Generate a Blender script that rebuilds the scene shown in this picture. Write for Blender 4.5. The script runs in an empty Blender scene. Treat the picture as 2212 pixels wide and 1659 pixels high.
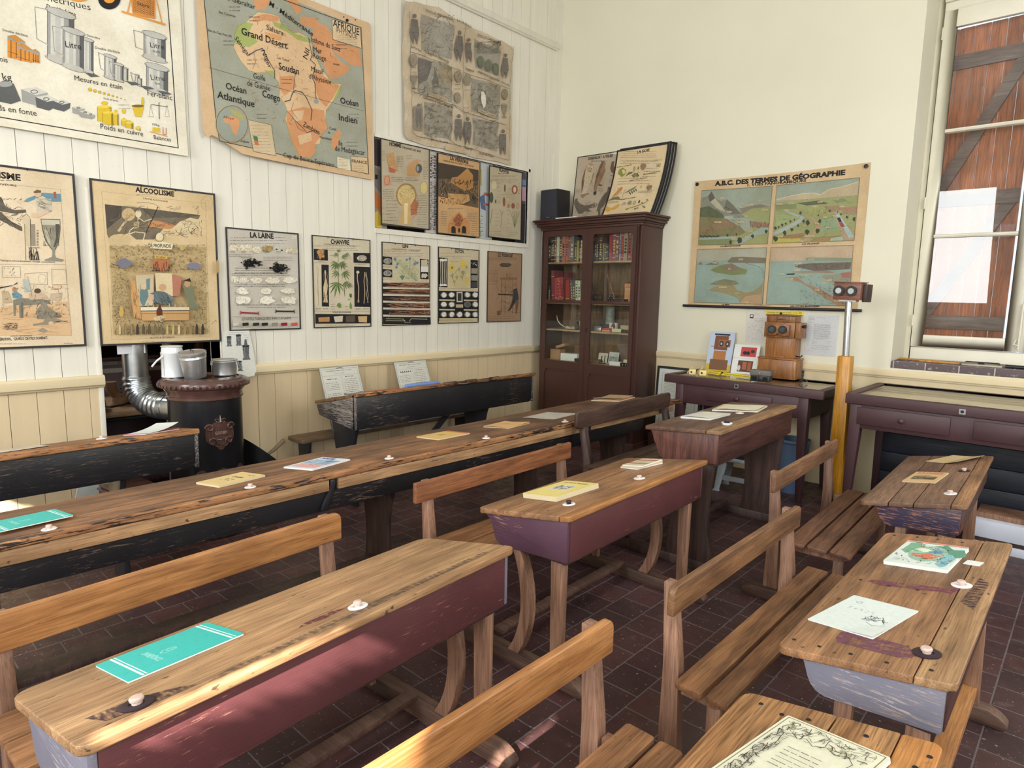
import bpy, bmesh, math, random
from mathutils import Vector, Matrix
from math import pi, sin, cos, radians
random.seed(7)
S = bpy.context.scene
COL = S.collection
# ---------------------------------------------------------------- camera, world, light, exposure
cd = bpy.data.cameras.new('camera'); cam = bpy.data.objects.new('camera', cd); COL.objects.link(cam)
S.camera = cam
cd.sensor_fit = 'HORIZONTAL'; cd.sensor_width = 36.0; cd.lens = 1391.8 / 2212 * 36.0
cd.clip_start = .05; cd.clip_end = 200
_y, _p, _r = radians(132.507), radians(7.953), radians(1.118)
_f = Vector((cos(_y) * cos(_p), sin(_y) * cos(_p), -sin(_p)))
_rt = Vector((sin(_y), -cos(_y), 0)); _up = _rt.cross(_f)
_R = cos(_r) * _rt + sin(_r) * _up; _U = -sin(_r) * _rt + cos(_r) * _up
m = Matrix((_R, _U, -_f)).transposed().to_4x4(); m.translation = Vector((4.7507, -5.8871, 1.6))
cam.matrix_world = m
S.view_settings.view_transform = 'Standard'; S.view_settings.look = 'None'
S.view_settings.gamma = 1; S.view_settings.use_curve_mapping = False
S.view_settings.exposure = 0.0
S.cycles.use_denoising = True
S.cycles.max_bounces = 8; S.cycles.diffuse_bounces = 5; S.cycles.glossy_bounces = 4
S.cycles.transmission_bounces = 6; S.cycles.transparent_max_bounces = 12
S.cycles.sample_clamp_indirect = 6; S.cycles.caustics_reflective = False; S.cycles.caustics_refractive = False
w = bpy.data.worlds.new('sky'); S.world = w; w.use_nodes = True
w.node_tree.nodes['Background'].inputs[0].default_value = (.72, .85, 1, 1)
w.node_tree.nodes['Background'].inputs[1].default_value = 1.6
def lamp(name, kind, loc, d, power, size=None, col=(1, 1, 1)):
    l = bpy.data.lights.new(name, kind); o = bpy.data.objects.new(name, l); COL.objects.link(o)
    o.location = loc; o.rotation_euler = Vector(d).to_track_quat('-Z', 'Y').to_euler()
    l.energy = power; l.color = col
    if size: l.shape = 'RECTANGLE'; l.size, l.size_y = size
    return o
SUND = (-.35, .8, -.6)
DAY = (.93, .975, 1.0)
# daylight standing in the window openings of the right wall and of the wall behind the camera
lamp('daylight_right', 'AREA', (7.12, -2.4, 2.5), (-1, -.12, -.28), 150, (1.3, 2.6), DAY)
lamp('daylight_right', 'AREA', (7.12, -7.3, 2.5), (-1, .1, -.28), 120, (1.3, 2.6), DAY)
lamp('daylight_front', 'AREA', (2.2, -8.92, 2.5), (.0, 1, -.25), 190, (1.5, 2.6), DAY)
lamp('daylight_front', 'AREA', (5.2, -8.92, 2.5), (-.15, 1, -.25), 190, (1.5, 2.6), DAY)
sun = lamp('sun', 'SUN', (6, -10, 5), SUND, 30, None, (1, .95, .86)); sun.data.angle = radians(.3)
lamp('alcove_fill', 'POINT', (-.9, -5.3, 2.3), (0, 0, -1), 60, None, (1, .97, .92)).data.shadow_soft_size = .2  # added fill light to brighten the alcove, no lamp hangs there

# ---------------------------------------------------------------- helpers
def C3(r, g, b):
    f = lambda c: (c / 255 / 12.92) if c / 255 <= .04045 else ((c / 255 + .055) / 1.055) ** 2.4
    return (f(r), f(g), f(b), 1)
def tag(o, label=None, cat=None, group=None, kind=None):
    if label: o['label'] = label
    if cat: o['category'] = cat
    if group: o['group'] = group
    if kind: o['kind'] = kind
    return o
def empty(name, loc=(0, 0, 0), rz=0, label=None, cat=None, group=None, rot=None):
    o = bpy.data.objects.new(name, None); COL.objects.link(o); o.location = loc
    o.rotation_euler = rot if rot else (0, 0, rz); o.empty_display_size = .1
    return tag(o, label, cat, group)
def clone(o, parent=None, **kw):
    c = o.copy(); COL.objects.link(c)
    if parent: c.parent = parent
    for k in list(o.children): clone(k, c)
    return c
class MB:
    def __init__(s): s.v = []; s.f = []; s.mi = []; s.cur = 0; s.M = None
    def add(s, vs, fs):
        b = len(s.v)
        s.v += [tuple(s.M @ Vector(p)) if s.M else tuple(p) for p in vs]
        s.f += [[i + b for i in q] for q in fs]; s.mi += [s.cur] * len(fs); return s
    def box(s, x0, y0, z0, x1, y1, z1):
        return s.add([(x0, y0, z0), (x1, y0, z0), (x1, y1, z0), (x0, y1, z0), (x0, y0, z1), (x1, y0, z1), (x1, y1, z1), (x0, y1, z1)],
                     [(0, 3, 2, 1), (4, 5, 6, 7), (0, 1, 5, 4), (1, 2, 6, 5), (2, 3, 7, 6), (3, 0, 4, 7)])
    def cb(s, c, d): return s.box(c[0] - d[0] / 2, c[1] - d[1] / 2, c[2] - d[2] / 2, c[0] + d[0] / 2, c[1] + d[1] / 2, c[2] + d[2] / 2)
    def prism(s, pts, axis, a0, a1):
        # pts are (p,q): axis x -> (y,z), y -> (x,z), z -> (x,y)
        k = {'x': lambda p, a: (a, p[0], p[1]), 'y': lambda p, a: (p[0], a, p[1]), 'z': lambda p, a: (p[0], p[1], a)}[axis]
        n = len(pts)
        return s.add([k(p, a0) for p in pts] + [k(p, a1) for p in pts],
                     [list(range(n)), [n + i for i in reversed(range(n))]] + [(i, i + n, (i + 1) % n + n, (i + 1) % n) for i in range(n)])
    def tube(s, path, r, n=12, cap=True, sq=None):
        P = [Vector(p) for p in path]; R = r if isinstance(r, (list, tuple)) else [r] * len(P)
        vs = []; up = None
        for i, p in enumerate(P):
            t = (P[min(i + 1, len(P) - 1)] - P[max(i - 1, 0)]).normalized()
            if up is None:
                up = Vector((0, 0, 1)) if abs(t.z) < .9 else Vector((0, 1, 0))
            a = up - t * up.dot(t); a.normalize(); b = t.cross(a); up = a
            for j in range(n):
                th = 2 * pi * j / n + (pi / n if sq else 0); vs.append(p + (a * cos(th) + b * sin(th) * (sq if sq and sq != True else 1)) * R[i])
        fs = []
        for i in range(len(P) - 1):
            for j in range(n): fs.append((i * n + j, i * n + (j + 1) % n, (i + 1) * n + (j + 1) % n, (i + 1) * n + j))
        if cap: fs += [list(reversed(range(n))), [(len(P) - 1) * n + j for j in range(n)]]
        return s.add(vs, fs)
    def lathe(s, prof, n=32, c=(0, 0, 0), cap=True, a0=0, a1=2 * pi):
        vs = []; full = abs(a1 - a0 - 2 * pi) < 1e-6; m = n if full else n + 1
        for r, z in prof:
            for j in range(m):
                th = a0 + (a1 - a0) * j / n; vs.append((c[0] + r * cos(th), c[1] + r * sin(th), c[2] + z))
        fs = []
        for i in range(len(prof) - 1):
            for j in range(n):
                k = (j + 1) % m; fs.append((i * m + j, i * m + k, (i + 1) * m + k, (i + 1) * m + j))
        if cap and full:
            if prof[0][0] > 1e-5: fs.append(list(reversed(range(m))))
            if prof[-1][0] > 1e-5: fs.append([(len(prof) - 1) * m + j for j in range(m)])
        return s.add(vs, fs)
    def build(s, name, mat, parent=None, bevel=0, smooth=False, loc=None, rz=0, seg=2, rot=None):
        me = bpy.data.meshes.new(name); me.from_pydata(s.v, [], s.f)
        mats = mat if isinstance(mat, (list, tuple)) else [mat]
        for q in mats: me.materials.append(q)
        for p, i in zip(me.polygons, s.mi): p.material_index = i
        bm = bmesh.new(); bm.from_mesh(me); bmesh.ops.remove_doubles(bm, verts=bm.verts, dist=1e-5)
        bmesh.ops.recalc_face_normals(bm, faces=bm.faces)
        if bevel:
            es = [e for e in bm.edges if len(e.link_faces) == 2 and e.calc_face_angle(0) > .6]
            bmesh.ops.bevel(bm, geom=es, offset=bevel, segments=seg, affect='EDGES', clamp_overlap=True, profile=.5)
        if smooth or bevel:
            for f in bm.faces: f.smooth = True
            for e in bm.edges:
                if len(e.link_faces) == 2 and e.calc_face_angle(0) > (.62 if smooth else .5): e.smooth = False
        bm.to_mesh(me); bm.free()
        o = bpy.data.objects.new(name, me); COL.objects.link(o)
        if parent: o.parent = parent
        if loc: o.location = loc
        o.rotation_euler = rot if rot else (0, 0, rz)
        return o
def rrect(x0, y0, x1, y1, r, n=5, corners=(1, 1, 1, 1)):
    out = []
    for k, (cx, cy, a) in enumerate(((x0 + r, y0 + r, pi), (x1 - r, y0 + r, 1.5 * pi), (x1 - r, y1 - r, 0), (x0 + r, y1 - r, .5 * pi))):
        if corners[k]:
            for i in range(n + 1):
                t = a + pi / 2 * i / n; out.append((cx + r * cos(t), cy + r * sin(t)))
        else: out.append(((x0, y0), (x1, y0), (x1, y1), (x0, y1))[k])
    return out
def bez(p0, p1, p2, p3, n=10):
    o = []
    for i in range(n + 1):
        t = i / n; u = 1 - t
        o.append(tuple(u ** 3 * a + 3 * u * u * t * b + 3 * u * t * t * c + t ** 3 * d for a, b, c, d in zip(p0, p1, p2, p3)))
    return o
# ---------------------------------------------------------------- materials
def newmat(name):
    m = bpy.data.materials.new(name); m.use_nodes = True; nt = m.node_tree; b = nt.nodes['Principled BSDF']
    def N(t, **k):
        n = nt.nodes.new('ShaderNode' + t)
        for a, v in k.items():
            if a.startswith('i_'):
                key = a[2:]; key = int(key) if key.isdigit() else key.replace('_', ' ')
                if hasattr(v, 'is_output') or isinstance(v, bpy.types.NodeSocket): nt.links.new(v, n.inputs[key])
                else: n.inputs[key].default_value = v
            else: setattr(n, a, v)
        return n
    return m, nt, b, N
def ramp(N, fac, stops):
    r = N('ValToRGB', i_0=fac); e = r.color_ramp.elements
    while len(e) < len(stops): e.new(.5)
    for q, (p, c) in zip(e, stops):
        q.position = p; q.color = c if len(c) == 4 else (*c, 1)
    return r.outputs[0]
G = lambda v: (v, v, v, 1)
def mixc(N, f, a, b, mode='MIX'):
    n = N('MixRGB', blend_type=mode)
    for s, v in zip(n.inputs, (f, a, b)):
        if isinstance(v, bpy.types.NodeSocket): n.id_data.links.new(v, s)
        else: s.default_value = v
    return n.outputs[0]
def plain(name, col, rough=.5, metal=0, noise=.0, nscale=8, bump=0, spec=.5, bscale=60, **k):
    m, nt, b, N = newmat(name)
    b.inputs['Base Color'].default_value = col; b.inputs['Roughness'].default_value = rough; b.inputs['Metallic'].default_value = metal
    b.inputs['Specular IOR Level'].default_value = spec
    if noise or bump:
        tc = N('TexCoord').outputs['Object']
        if noise:
            nz = N('TexNoise', i_Vector=tc, i_Scale=nscale, i_Detail=5.0)
            nt.links.new(mixc(N, 1.0, col, ramp(N, nz.outputs[0], [(.3, G(1 - noise)), (.7, G(1 + noise * .3))]), 'MULTIPLY'), b.inputs['Base Color'])
        if bump:
            nz = N('TexNoise', i_Vector=tc, i_Scale=float(bscale), i_Detail=4.0)
            nt.links.new(N('Bump', i_Strength=bump, i_Distance=.004, i_Height=nz.outputs[0]).outputs[0], b.inputs['Normal'])
    for kk, v in k.items(): b.inputs[kk].default_value = v
    return m
def wood(name, a, b_, axis=1, rough=.45, fibre=.35, spots=.4, sc=1.0, paint=None, pw=.5, pscale=1.0, blotch=.35, prough=.4, bump=.25):
    """grain runs along the axis; paint covers it except where it has worn off (pw: share worn)"""
    m, nt, B, N = newmat(name)
    tc = N('TexCoord').outputs['Object']; rnd = N('ObjectInfo').outputs['Random']
    off = N('CombineXYZ', i_0=N('Math', operation='MULTIPLY', i_0=rnd, i_1=7.3).outputs[0], i_1=N('Math', operation='MULTIPLY', i_0=rnd, i_1=13.1).outputs[0], i_2=N('Math', operation='MULTIPLY', i_0=rnd, i_1=3.7).outputs[0]).outputs[0]
    vec = N('VectorMath', operation='ADD', i_0=tc, i_1=off).outputs[0]
    def mp(along, across):
        s = [across] * 3; s[axis] = along
        return N('Mapping', i_Vector=vec, i_Scale=s).outputs[0]
    n1 = N('TexNoise', i_Vector=mp(1.1 * sc, 13 * sc), i_Scale=1.6, i_Detail=5.0, i_Distortion=1.3)
    n2 = N('TexNoise', i_Vector=mp(7 * sc, 190 * sc), i_Scale=1.3, i_Detail=3.0, i_Distortion=.3)
    n3 = N('TexNoise', i_Vector=vec, i_Scale=3.2, i_Detail=4.0)
    c = ramp(N, n1.outputs[0], [(.3, b_), (.5, tuple((x + y) / 2 for x, y in zip(a, b_))), (.68, a)])
    c = mixc(N, 1.0, c, ramp(N, n2.outputs[0], [(.34, G(1 - fibre)), (.58, G(1.05))]), 'MULTIPLY')
    c = mixc(N, 1.0, c, ramp(N, n3.outputs[0], [(.3, G(1 - blotch)), (.65, G(1.12))]), 'MULTIPLY')
    if spots:
        n4 = N('TexNoise', i_Vector=mp(20, 46), i_Scale=1.4, i_Detail=2.0)
        c = mixc(N, ramp(N, n4.outputs[0], [(.69, G(0)), (.74, G(spots))]), c, C3(40, 28, 24))
    rr = None
    if paint:
        n5 = N('TexNoise', i_Vector=mp(16.0 * pscale, 170 * pscale), i_Scale=1.0, i_Detail=8.0, i_Roughness=.72)
        n6 = N('TexNoise', i_Vector=vec, i_Scale=2.3, i_Detail=3.0)
        s = N('Math', operation='ADD', i_0=N('Math', operation='MULTIPLY', i_0=n6.outputs[0], i_1=.5).outputs[0], i_1=n5.outputs[0]).outputs[0]
        t = .93 - pw * .42
        fac = ramp(N, s, [(t, G(0)), (t + .03, G(1))])
        pc = mixc(N, 1.0, paint, ramp(N, n3.outputs[0], [(.3, G(.8)), (.7, G(1.15))]), 'MULTIPLY')
        c = mixc(N, fac, pc, c); rr = ramp(N, fac, [(0, G(prough)), (1, G(.7))])
    nt.links.new(c, B.inputs['Base Color'])
    if rr: nt.links.new(rr, B.inputs['Roughness'])
    else: nt.links.new(ramp(N, n2.outputs[0], [(.3, G(rough + .15)), (.7, G(rough - .05))]), B.inputs['Roughness'])
    nt.links.new(N('Bump', i_Strength=bump, i_Distance=.002, i_Height=n2.outputs[0]).outputs[0], B.inputs['Normal'])
    return m
M = {}
M['desk_oak'] = wood('desk_oak', C3(190, 150, 108), C3(142, 104, 72), spots=.8)
M['desk_oak2'] = wood('desk_oak_dark', C3(168, 124, 86), C3(118, 82, 56), spots=.8)
M['desk_old'] = wood('desk_old', C3(118, 86, 66), C3(76, 52, 42), spots=.6)
M['rail_oak'] = wood('rail_oak', C3(186, 132, 82), C3(150, 98, 54), spots=.3, blotch=.25, rough=.4)
M['rail_brown'] = wood('rail_brown', C3(150, 108, 72), C3(104, 70, 46), spots=.3)
M['rail_dark'] = wood('rail_dark', C3(92, 66, 54), C3(54, 38, 32), spots=.3)
M['slat'] = wood('slat_wood', C3(158, 112, 74), C3(110, 72, 46), spots=.5)
M['leg_wood'] = wood('leg_wood', C3(168, 128, 104), C3(120, 84, 66), axis=2, spots=.3)
M['leg_dark'] = wood('leg_dark', C3(84, 60, 52), C3(48, 34, 32), axis=2, spots=.3)
M['runner'] = wood('runner_wood', C3(112, 84, 70), C3(74, 52, 44), axis=0, spots=.4)
M['maroon_worn'] = wood('maroon_worn_paint', C3(176, 120, 100), C3(120, 74, 60), paint=C3(88, 50, 52), pw=.05, prough=.38)
M['maroon_side'] = wood('maroon_side_paint', C3(176, 130, 110), C3(130, 90, 80), axis=0, paint=C3(88, 60, 74), pw=.05, prough=.35)
M['grey_side'] = wood('grey_side_paint', C3(200, 190, 186), C3(150, 130, 125), axis=0, paint=C3(122, 120, 134), pw=.06)
M['blue_worn'] = wood('blue_worn_paint', C3(188, 132, 100), C3(150, 100, 76), axis=0, paint=C3(56, 50, 72), pw=.50)
M['black_worn'] = wood('black_worn_paint', C3(120, 96, 80), C3(80, 62, 52), paint=C3(26, 25, 28), pw=.16, prough=.4)
M['black_side'] = wood('black_side_worn', C3(170, 160, 150), C3(120, 108, 98), axis=0, paint=C3(34, 35, 44), pw=.45)
M['black_paint'] = wood('black_paint', C3(90, 76, 68), C3(60, 50, 46), axis=2, paint=C3(32, 32, 38), pw=.05)
M['brown_side'] = wood('brown_side_wood', C3(120, 78, 66), C3(80, 48, 44), axis=2, spots=.4)
M['brown_front'] = wood('brown_front_wood', C3(96, 58, 52), C3(60, 36, 34), spots=.3)
M['cab'] = plain('cabinet_maroon_paint', C3(70, 42, 35), .42, noise=.12, nscale=3, bump=.06, bscale=90)
M['tabm'] = plain('table_maroon_paint', C3(70, 42, 46), .5, noise=.1, nscale=4, bump=.1, bscale=150)
M['cab_in'] = wood('cabinet_inner_wood', C3(150, 118, 86), C3(112, 82, 60), axis=2, spots=0)
M['shelf'] = wood('shelf_wood', C3(196, 158, 110), C3(160, 122, 80), axis=0, spots=0)
M['yellow_wood'] = wood('varnished_yellow_wood', C3(208, 150, 44), C3(180, 118, 26), axis=2, spots=.3, rough=.3)
M['scope_wood'] = wood('stereoscope_walnut', C3(176, 120, 70), C3(132, 82, 44), axis=2, spots=.3, rough=.32)
M['scope_pink'] = wood('viewer_mahogany', C3(158, 106, 84), C3(120, 74, 60), axis=0, spots=.2, rough=.35)
M['darkmetal'] = plain('dark_metal', C3(34, 32, 34), .4, .3, noise=.2)
M['cast'] = plain('cast_iron_enamel_brown', C3(86, 60, 54), .22, .0, noise=.3, nscale=14, bump=.1, bscale=40)
M['stove'] = plain('stove_black_enamel', C3(34, 34, 38), .28, .25, noise=.35, nscale=5, bump=.05, bscale=30)
M['zinc'] = plain('galvanised_steel', C3(186, 190, 194), .28, .95, noise=.22, nscale=16)
M['alu'] = plain('aluminium', C3(200, 202, 204), .36, .85, noise=.12, nscale=9)
M['enamel'] = plain('white_enamel', C3(222, 224, 226), .2, 0, noise=.1)
M['china'] = plain('white_china', C3(236, 234, 232), .15)
M['ink'] = plain('dried_ink', C3(44, 26, 38), .5)
M['inkcap'] = plain('pink_bakelite_stopper', C3(214, 186, 176), .5, noise=.25, nscale=90)
M['cream_paint'] = plain('cream_window_paint', C3(232, 226, 208), .4, noise=.06, nscale=5, bump=.05)
M['black'] = plain('black_plastic', C3(28, 28, 32), .45)
M['rubber'] = plain('speaker_cloth', C3(44, 44, 52), .8, bump=.3, bscale=500)
M['steel'] = plain('steel', C3(190, 192, 196), .25, .9)
M['nail'] = plain('nail_head', C3(44, 42, 46), .45, .6)
M['greyplastic'] = plain('grey_plastic', C3(150, 154, 160), .45)
M['white'] = plain('white_paper', C3(232, 230, 224), .7)
M['whiteboard'] = plain('white_board', C3(214, 218, 232), .6)
M['navy'] = wood('navy_stained_boards', C3(26, 32, 52), C3(14, 17, 28), axis=0, spots=0, rough=.5)
M['leather_tan'] = plain('tan_leather', C3(142, 108, 78), .6, noise=.25, nscale=12, bump=.15)
M['leather_dark'] = plain('dark_leather', C3(58, 46, 46), .35, noise=.4, nscale=14, bump=.3)
M['leather_brown'] = plain('brown_leather', C3(92, 66, 64), .35, noise=.3, nscale=14, bump=.2)
def glass(name, rough=.0, tint=(1, 1, 1, 1), refl=.1):
    m, nt, b, N = newmat(name); nt.nodes.remove(b)
    t = N('BsdfTransparent', i_Color=tint); g = N('BsdfGlossy', i_Roughness=rough)
    bf = N('NewGeometry').outputs['Backfacing']; fr = N('Fresnel', i_IOR=N('MapRange', i_Value=bf, i_3=1.45, i_4=1 / 1.45).outputs[0]); mx = N('MixShader', i_0=fr.outputs[0], i_1=t.outputs[0], i_2=g.outputs[0])
    nt.links.new(mx.outputs[0], nt.nodes['Material Output'].inputs[0]); return m
M['glass'] = glass('window_glass', tint=(.97, .99, .98, 1))
# printed matter: colour comes with the print itself
def mk_print(name, rough=.6, age=.16, spec=.3, coat=0):
    m, nt, b, N = newmat(name)
    at_ = N('Attribute', attribute_name='Col'); tc = N('TexCoord').outputs['Object']
    n1 = N('TexNoise', i_Vector=tc, i_Scale=3.5, i_Detail=6.0, i_Roughness=.6)
    n2 = N('TexNoise', i_Vector=tc, i_Scale=70.0, i_Detail=2.0)
    c = mixc(N, 1.0, at_.outputs[0], ramp(N, n1.outputs[0], [(.3, (1 - age, 1 - age * 1.25, 1 - age * 1.7, 1)), (.66, G(1.03))]), 'MULTIPLY')
    c = mixc(N, 1.0, c, ramp(N, n2.outputs[0], [(.25, G(.92)), (.6, G(1))]), 'MULTIPLY')
    nt.links.new(c, b.inputs['Base Color']); b.inputs['Roughness'].default_value = rough
    b.inputs['Specular IOR Level'].default_value = spec; b.inputs['Coat Weight'].default_value = coat
    return m
M['print'] = mk_print('printed_paper'); M['print_clean'] = mk_print('printed_card', .45, .05, .4)
M['print_plastic'] = mk_print('print_under_plastic', .5, .2, .3, .35)
# ---------------------------------------------------------------- printed art on flat things
_gl = {}
_tc = bpy.data.curves.new('type', 'FONT'); _to = bpy.data.objects.new('type', _tc); _tc.resolution_u = 2
def glyph(ch, off=0.0):
    if (ch, off) not in _gl:
        _tc.offset = off
        def wd(s):
            _tc.body = s; me = _to.to_mesh(); xs = [v.co.x for v in me.vertices]
            r = (min(xs), max(xs)) if xs else (0, 0); return r, me
        (a, b), me = wd('H' + ch + 'H'); tot = b - a; _to.to_mesh_clear()
        (a, b), me = wd('HH'); adv = tot - (b - a); _to.to_mesh_clear()
        _, me = wd(ch); vs = [(v.co.x, v.co.y) for v in me.vertices]; fs = [tuple(p.vertices) for p in me.polygons]; _to.to_mesh_clear()
        _gl[(ch, off)] = (vs, fs, adv)
    return _gl[(ch, off)]
def solve8(src, dst):
    A = []
    for (x, y), (u, v) in zip(src, dst):
        A.append([x, y, 1, 0, 0, 0, -u * x, -u * y, u]); A.append([0, 0, 0, x, y, 1, -v * x, -v * y, v])
    n = 8
    for i in range(n):
        p = max(range(i, n), key=lambda r: abs(A[r][i])); A[i], A[p] = A[p], A[i]
        for r in range(n):
            if r != i:
                k = A[r][i] / A[i][i]
                for c in range(i, n + 1): A[r][c] -= k * A[i][c]
    return [A[i][n] / A[i][i] for i in range(n)]
INK = C3(34, 30, 30)
class Art:
    """flat print w x h metres, origin bottom left; drawn in the units of quad (TL,TR,BR,BL)"""
    def __init__(s, w, h, quad=((0, 0), (100, 0), (100, 100), (0, 100)), paper=C3(214, 200, 172), thick=.004, seed=1, corner=0, outline=None):
        s.w, s.h = w, h; s.H = solve8(quad, ((0, h), (w, h), (w, 0), (0, 0))); s.v = []; s.f = []; s.c = []; s.z = .0002; s.r = random.Random(seed)
        ol = outline or (rrect(0, 0, w, h, corner, 3) if corner else [(0, 0), (w, 0), (w, h), (0, h)])
        n = len(ol); s.v = [(x, y, 0) for x, y in ol] + [(x, y, -thick) for x, y in ol]
        s.f = [list(range(n)), [n + i for i in reversed(range(n))]] + [(i, i + n, (i + 1) % n + n, (i + 1) % n) for i in range(n)]
        s.c = [paper] * len(s.f)
    def q(s, x, y):
        a = s.H; d = a[6] * x + a[7] * y + 1; return ((a[0] * x + a[1] * y + a[2]) / d, (a[3] * x + a[4] * y + a[5]) / d)
    def raw(s, pts, fs, col):
        b = len(s.v); s.v += [(x, y, s.z) for x, y in pts]; s.f += [[i + b for i in f] for f in fs]; s.c += [col] * len(fs)
    def up(s): s.z += .000015
    def poly(s, pts, col):
        s.up(); P = [s.q(*p) for p in pts]
        ar = sum(P[i - 1][0] * P[i][1] - P[i][0] * P[i - 1][1] for i in range(len(P)))
        s.raw(P, [list(range(len(P))) if ar > 0 else list(reversed(range(len(P))))], col); return s
    def rect(s, x0, y0, x1, y1, col): return s.poly([(x0, y0), (x1, y0), (x1, y1), (x0, y1)], col)
    def line(s, pts, wd, col, closed=False):
        s.up(); P = [s.q(*p) for p in pts]
        if closed: P = P + [P[0]]
        for (x0, y0), (x1, y1) in zip(P, P[1:]):
            dx, dy = x1 - x0, y1 - y0; L = math.hypot(dx, dy) or 1e-9; nx, ny = -dy / L * wd / 2, dx / L * wd / 2; ex, ey = dx / L * wd * .3, dy / L * wd * .3
            s.raw([(x0 - ex + nx, y0 - ey + ny), (x0 - ex - nx, y0 - ey - ny), (x1 + ex - nx, y1 + ey - ny), (x1 + ex + nx, y1 + ey + ny)], [(0, 1, 2, 3)], col)
        return s
    def ell(s, x, y, rx, ry, col, n=18, a0=0):
        return s.poly([(x + rx * cos(2 * pi * i / n + a0), y + ry * sin(2 * pi * i / n + a0)) for i in range(n)], col)
    def ring(s, x, y, rx, ry, wd, col, n=24): return s.line([(x + rx * cos(2 * pi * i / n), y + ry * sin(2 * pi * i / n)) for i in range(n)], wd, col, True)
    def blob(s, x, y, rx, ry, col, n=14, j=.35):
        return s.poly([(x + rx * cos(2 * pi * i / n) * (1 + s.r.uniform(-j, j)), y + ry * sin(2 * pi * i / n) * (1 + s.r.uniform(-j, j))) for i in range(n)], col)
    def text(s, t, x0, y0, x1, y1, hp, col=INK, bold=0, off=None):
        """baseline from (x0,y0) to (x1,y1) in art units; capital height hp in art units"""
        s.up(); a, b = s.q(x0, y0), s.q(x1, y1); k, l = s.q(x0, y0 - hp); H = math.hypot(k - a[0], l - a[1])
        L = math.hypot(b[0] - a[0], b[1] - a[1]); ux, uy = (b[0] - a[0]) / L, (b[1] - a[1]) / L
        o = off if off is not None else .027 * bold; X = 0; G_ = []
        for ch in t:
            g = glyph(ch, o); G_.append((g, X)); X += g[2]
        if not X: return s
        sx = L / X; sy = H / .69
        for (vs, fs, ad), px in G_:
            if fs: s.raw([(a[0] + ux * (px + vx) * sx - uy * vy * sy, a[1] + uy * (px + vx) * sx + ux * vy * sy) for vx, vy in vs], fs, col)
        return s
    def lines(s, x0, y0, x1, y1, n, col=C3(70, 64, 60), wd=.0016, fill=.92, x0b=None, x1b=None, word=(.012, .04)):
        """n rows of small type too small to read, between (x0,y0) and (x1,y1)"""
        s.up(); x0b = x0 if x0b is None else x0b; x1b = x1 if x1b is None else x1b
        for i in range(n):
            t = i / max(1, n - 1); y = y0 + (y1 - y0) * t; a = s.q(x0 + (x0b - x0) * t, y); e = s.r.uniform(fill - .12, fill) if n > 1 else fill
            b = s.q(x1 + (x1b - x1) * t, y); b = (a[0] + (b[0] - a[0]) * e, a[1] + (b[1] - a[1]) * e)
            L = math.hypot(b[0] - a[0], b[1] - a[1]); p = 0; ux, uy = (b[0] - a[0]) / L, (b[1] - a[1]) / L
            while p < L:
                q = min(L, p + s.r.uniform(*word)); h = wd * s.r.uniform(.7, 1.25)
                s.raw([(a[0] + ux * p + uy * h / 2, a[1] + uy * p - ux * h / 2), (a[0] + ux * q + uy * h / 2, a[1] + uy * q - ux * h / 2), (a[0] + ux * q - uy * h / 2, a[1] + uy * q + ux * h / 2), (a[0] + ux * p - uy * h / 2, a[1] + uy * p + ux * h / 2)], [(0, 1, 2, 3)], col); p = q + s.r.uniform(.003, .007)
        return s
    def scrib(s, x0, y0, x1, y1, n, cols, ln=(4, 14), wd=(.001, .003), ang=None, curl=1.2):
        """n short pen strokes inside a box (engraving texture)"""
        for i in range(n):
            x, y = s.r.uniform(x0, x1), s.r.uniform(y0, y1); a = s.r.uniform(0, 2 * pi) if ang is None else ang + s.r.uniform(-.3, .3); L = s.r.uniform(*ln); P = [(x, y)]
            for k in range(3):
                a += s.r.uniform(-curl, curl) * .6; x += cos(a) * L / 3; y += sin(a) * L / 3
                P.append((min(max(x, x0), x1), min(max(y, y0), y1)))
            s.line(P, s.r.uniform(*wd), s.r.choice(cols))
        return s
    def build(s, name='sheet', parent=None, mat=None, fn=None, cuts=(0, 0), loc=None, rot=None):
        me = bpy.data.meshes.new(name); me.from_pydata(s.v, [], s.f)
        ca = me.color_attributes.new('Col', 'FLOAT_COLOR', 'CORNER')
        buf = []
        for p, c in zip(me.polygons, s.c): buf += list(c) * p.loop_total
        ca.data.foreach_set('color', buf)
        if fn:
            # cut along a triangle grid, then bend piecewise-linearly so that print and paper stay together
            nx, ny = max(1, cuts[0]), max(1, cuts[1]); xs = [v[0] for v in s.v]; ys = [v[1] for v in s.v]; X0, Y0 = min(xs) - .001, min(ys) - .001
            dx, dy = (max(xs) + .001 - X0) / nx, (max(ys) + .001 - Y0) / ny
            bm = bmesh.new(); bm.from_mesh(me); pl = [((X0 + i * dx, 0, 0), (1, 0, 0)) for i in range(1, nx)] + [((0, Y0 + j * dy, 0), (0, 1, 0)) for j in range(1, ny)]
            if nx > 1 and ny > 1: pl += [((X0, Y0 + k * dy, 0), (-dy, dx, 0)) for k in range(-nx + 1, ny)]
            for co, no in pl: bmesh.ops.bisect_plane(bm, geom=bm.verts[:] + bm.edges[:] + bm.faces[:], plane_co=co, plane_no=no, dist=1e-7)
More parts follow.
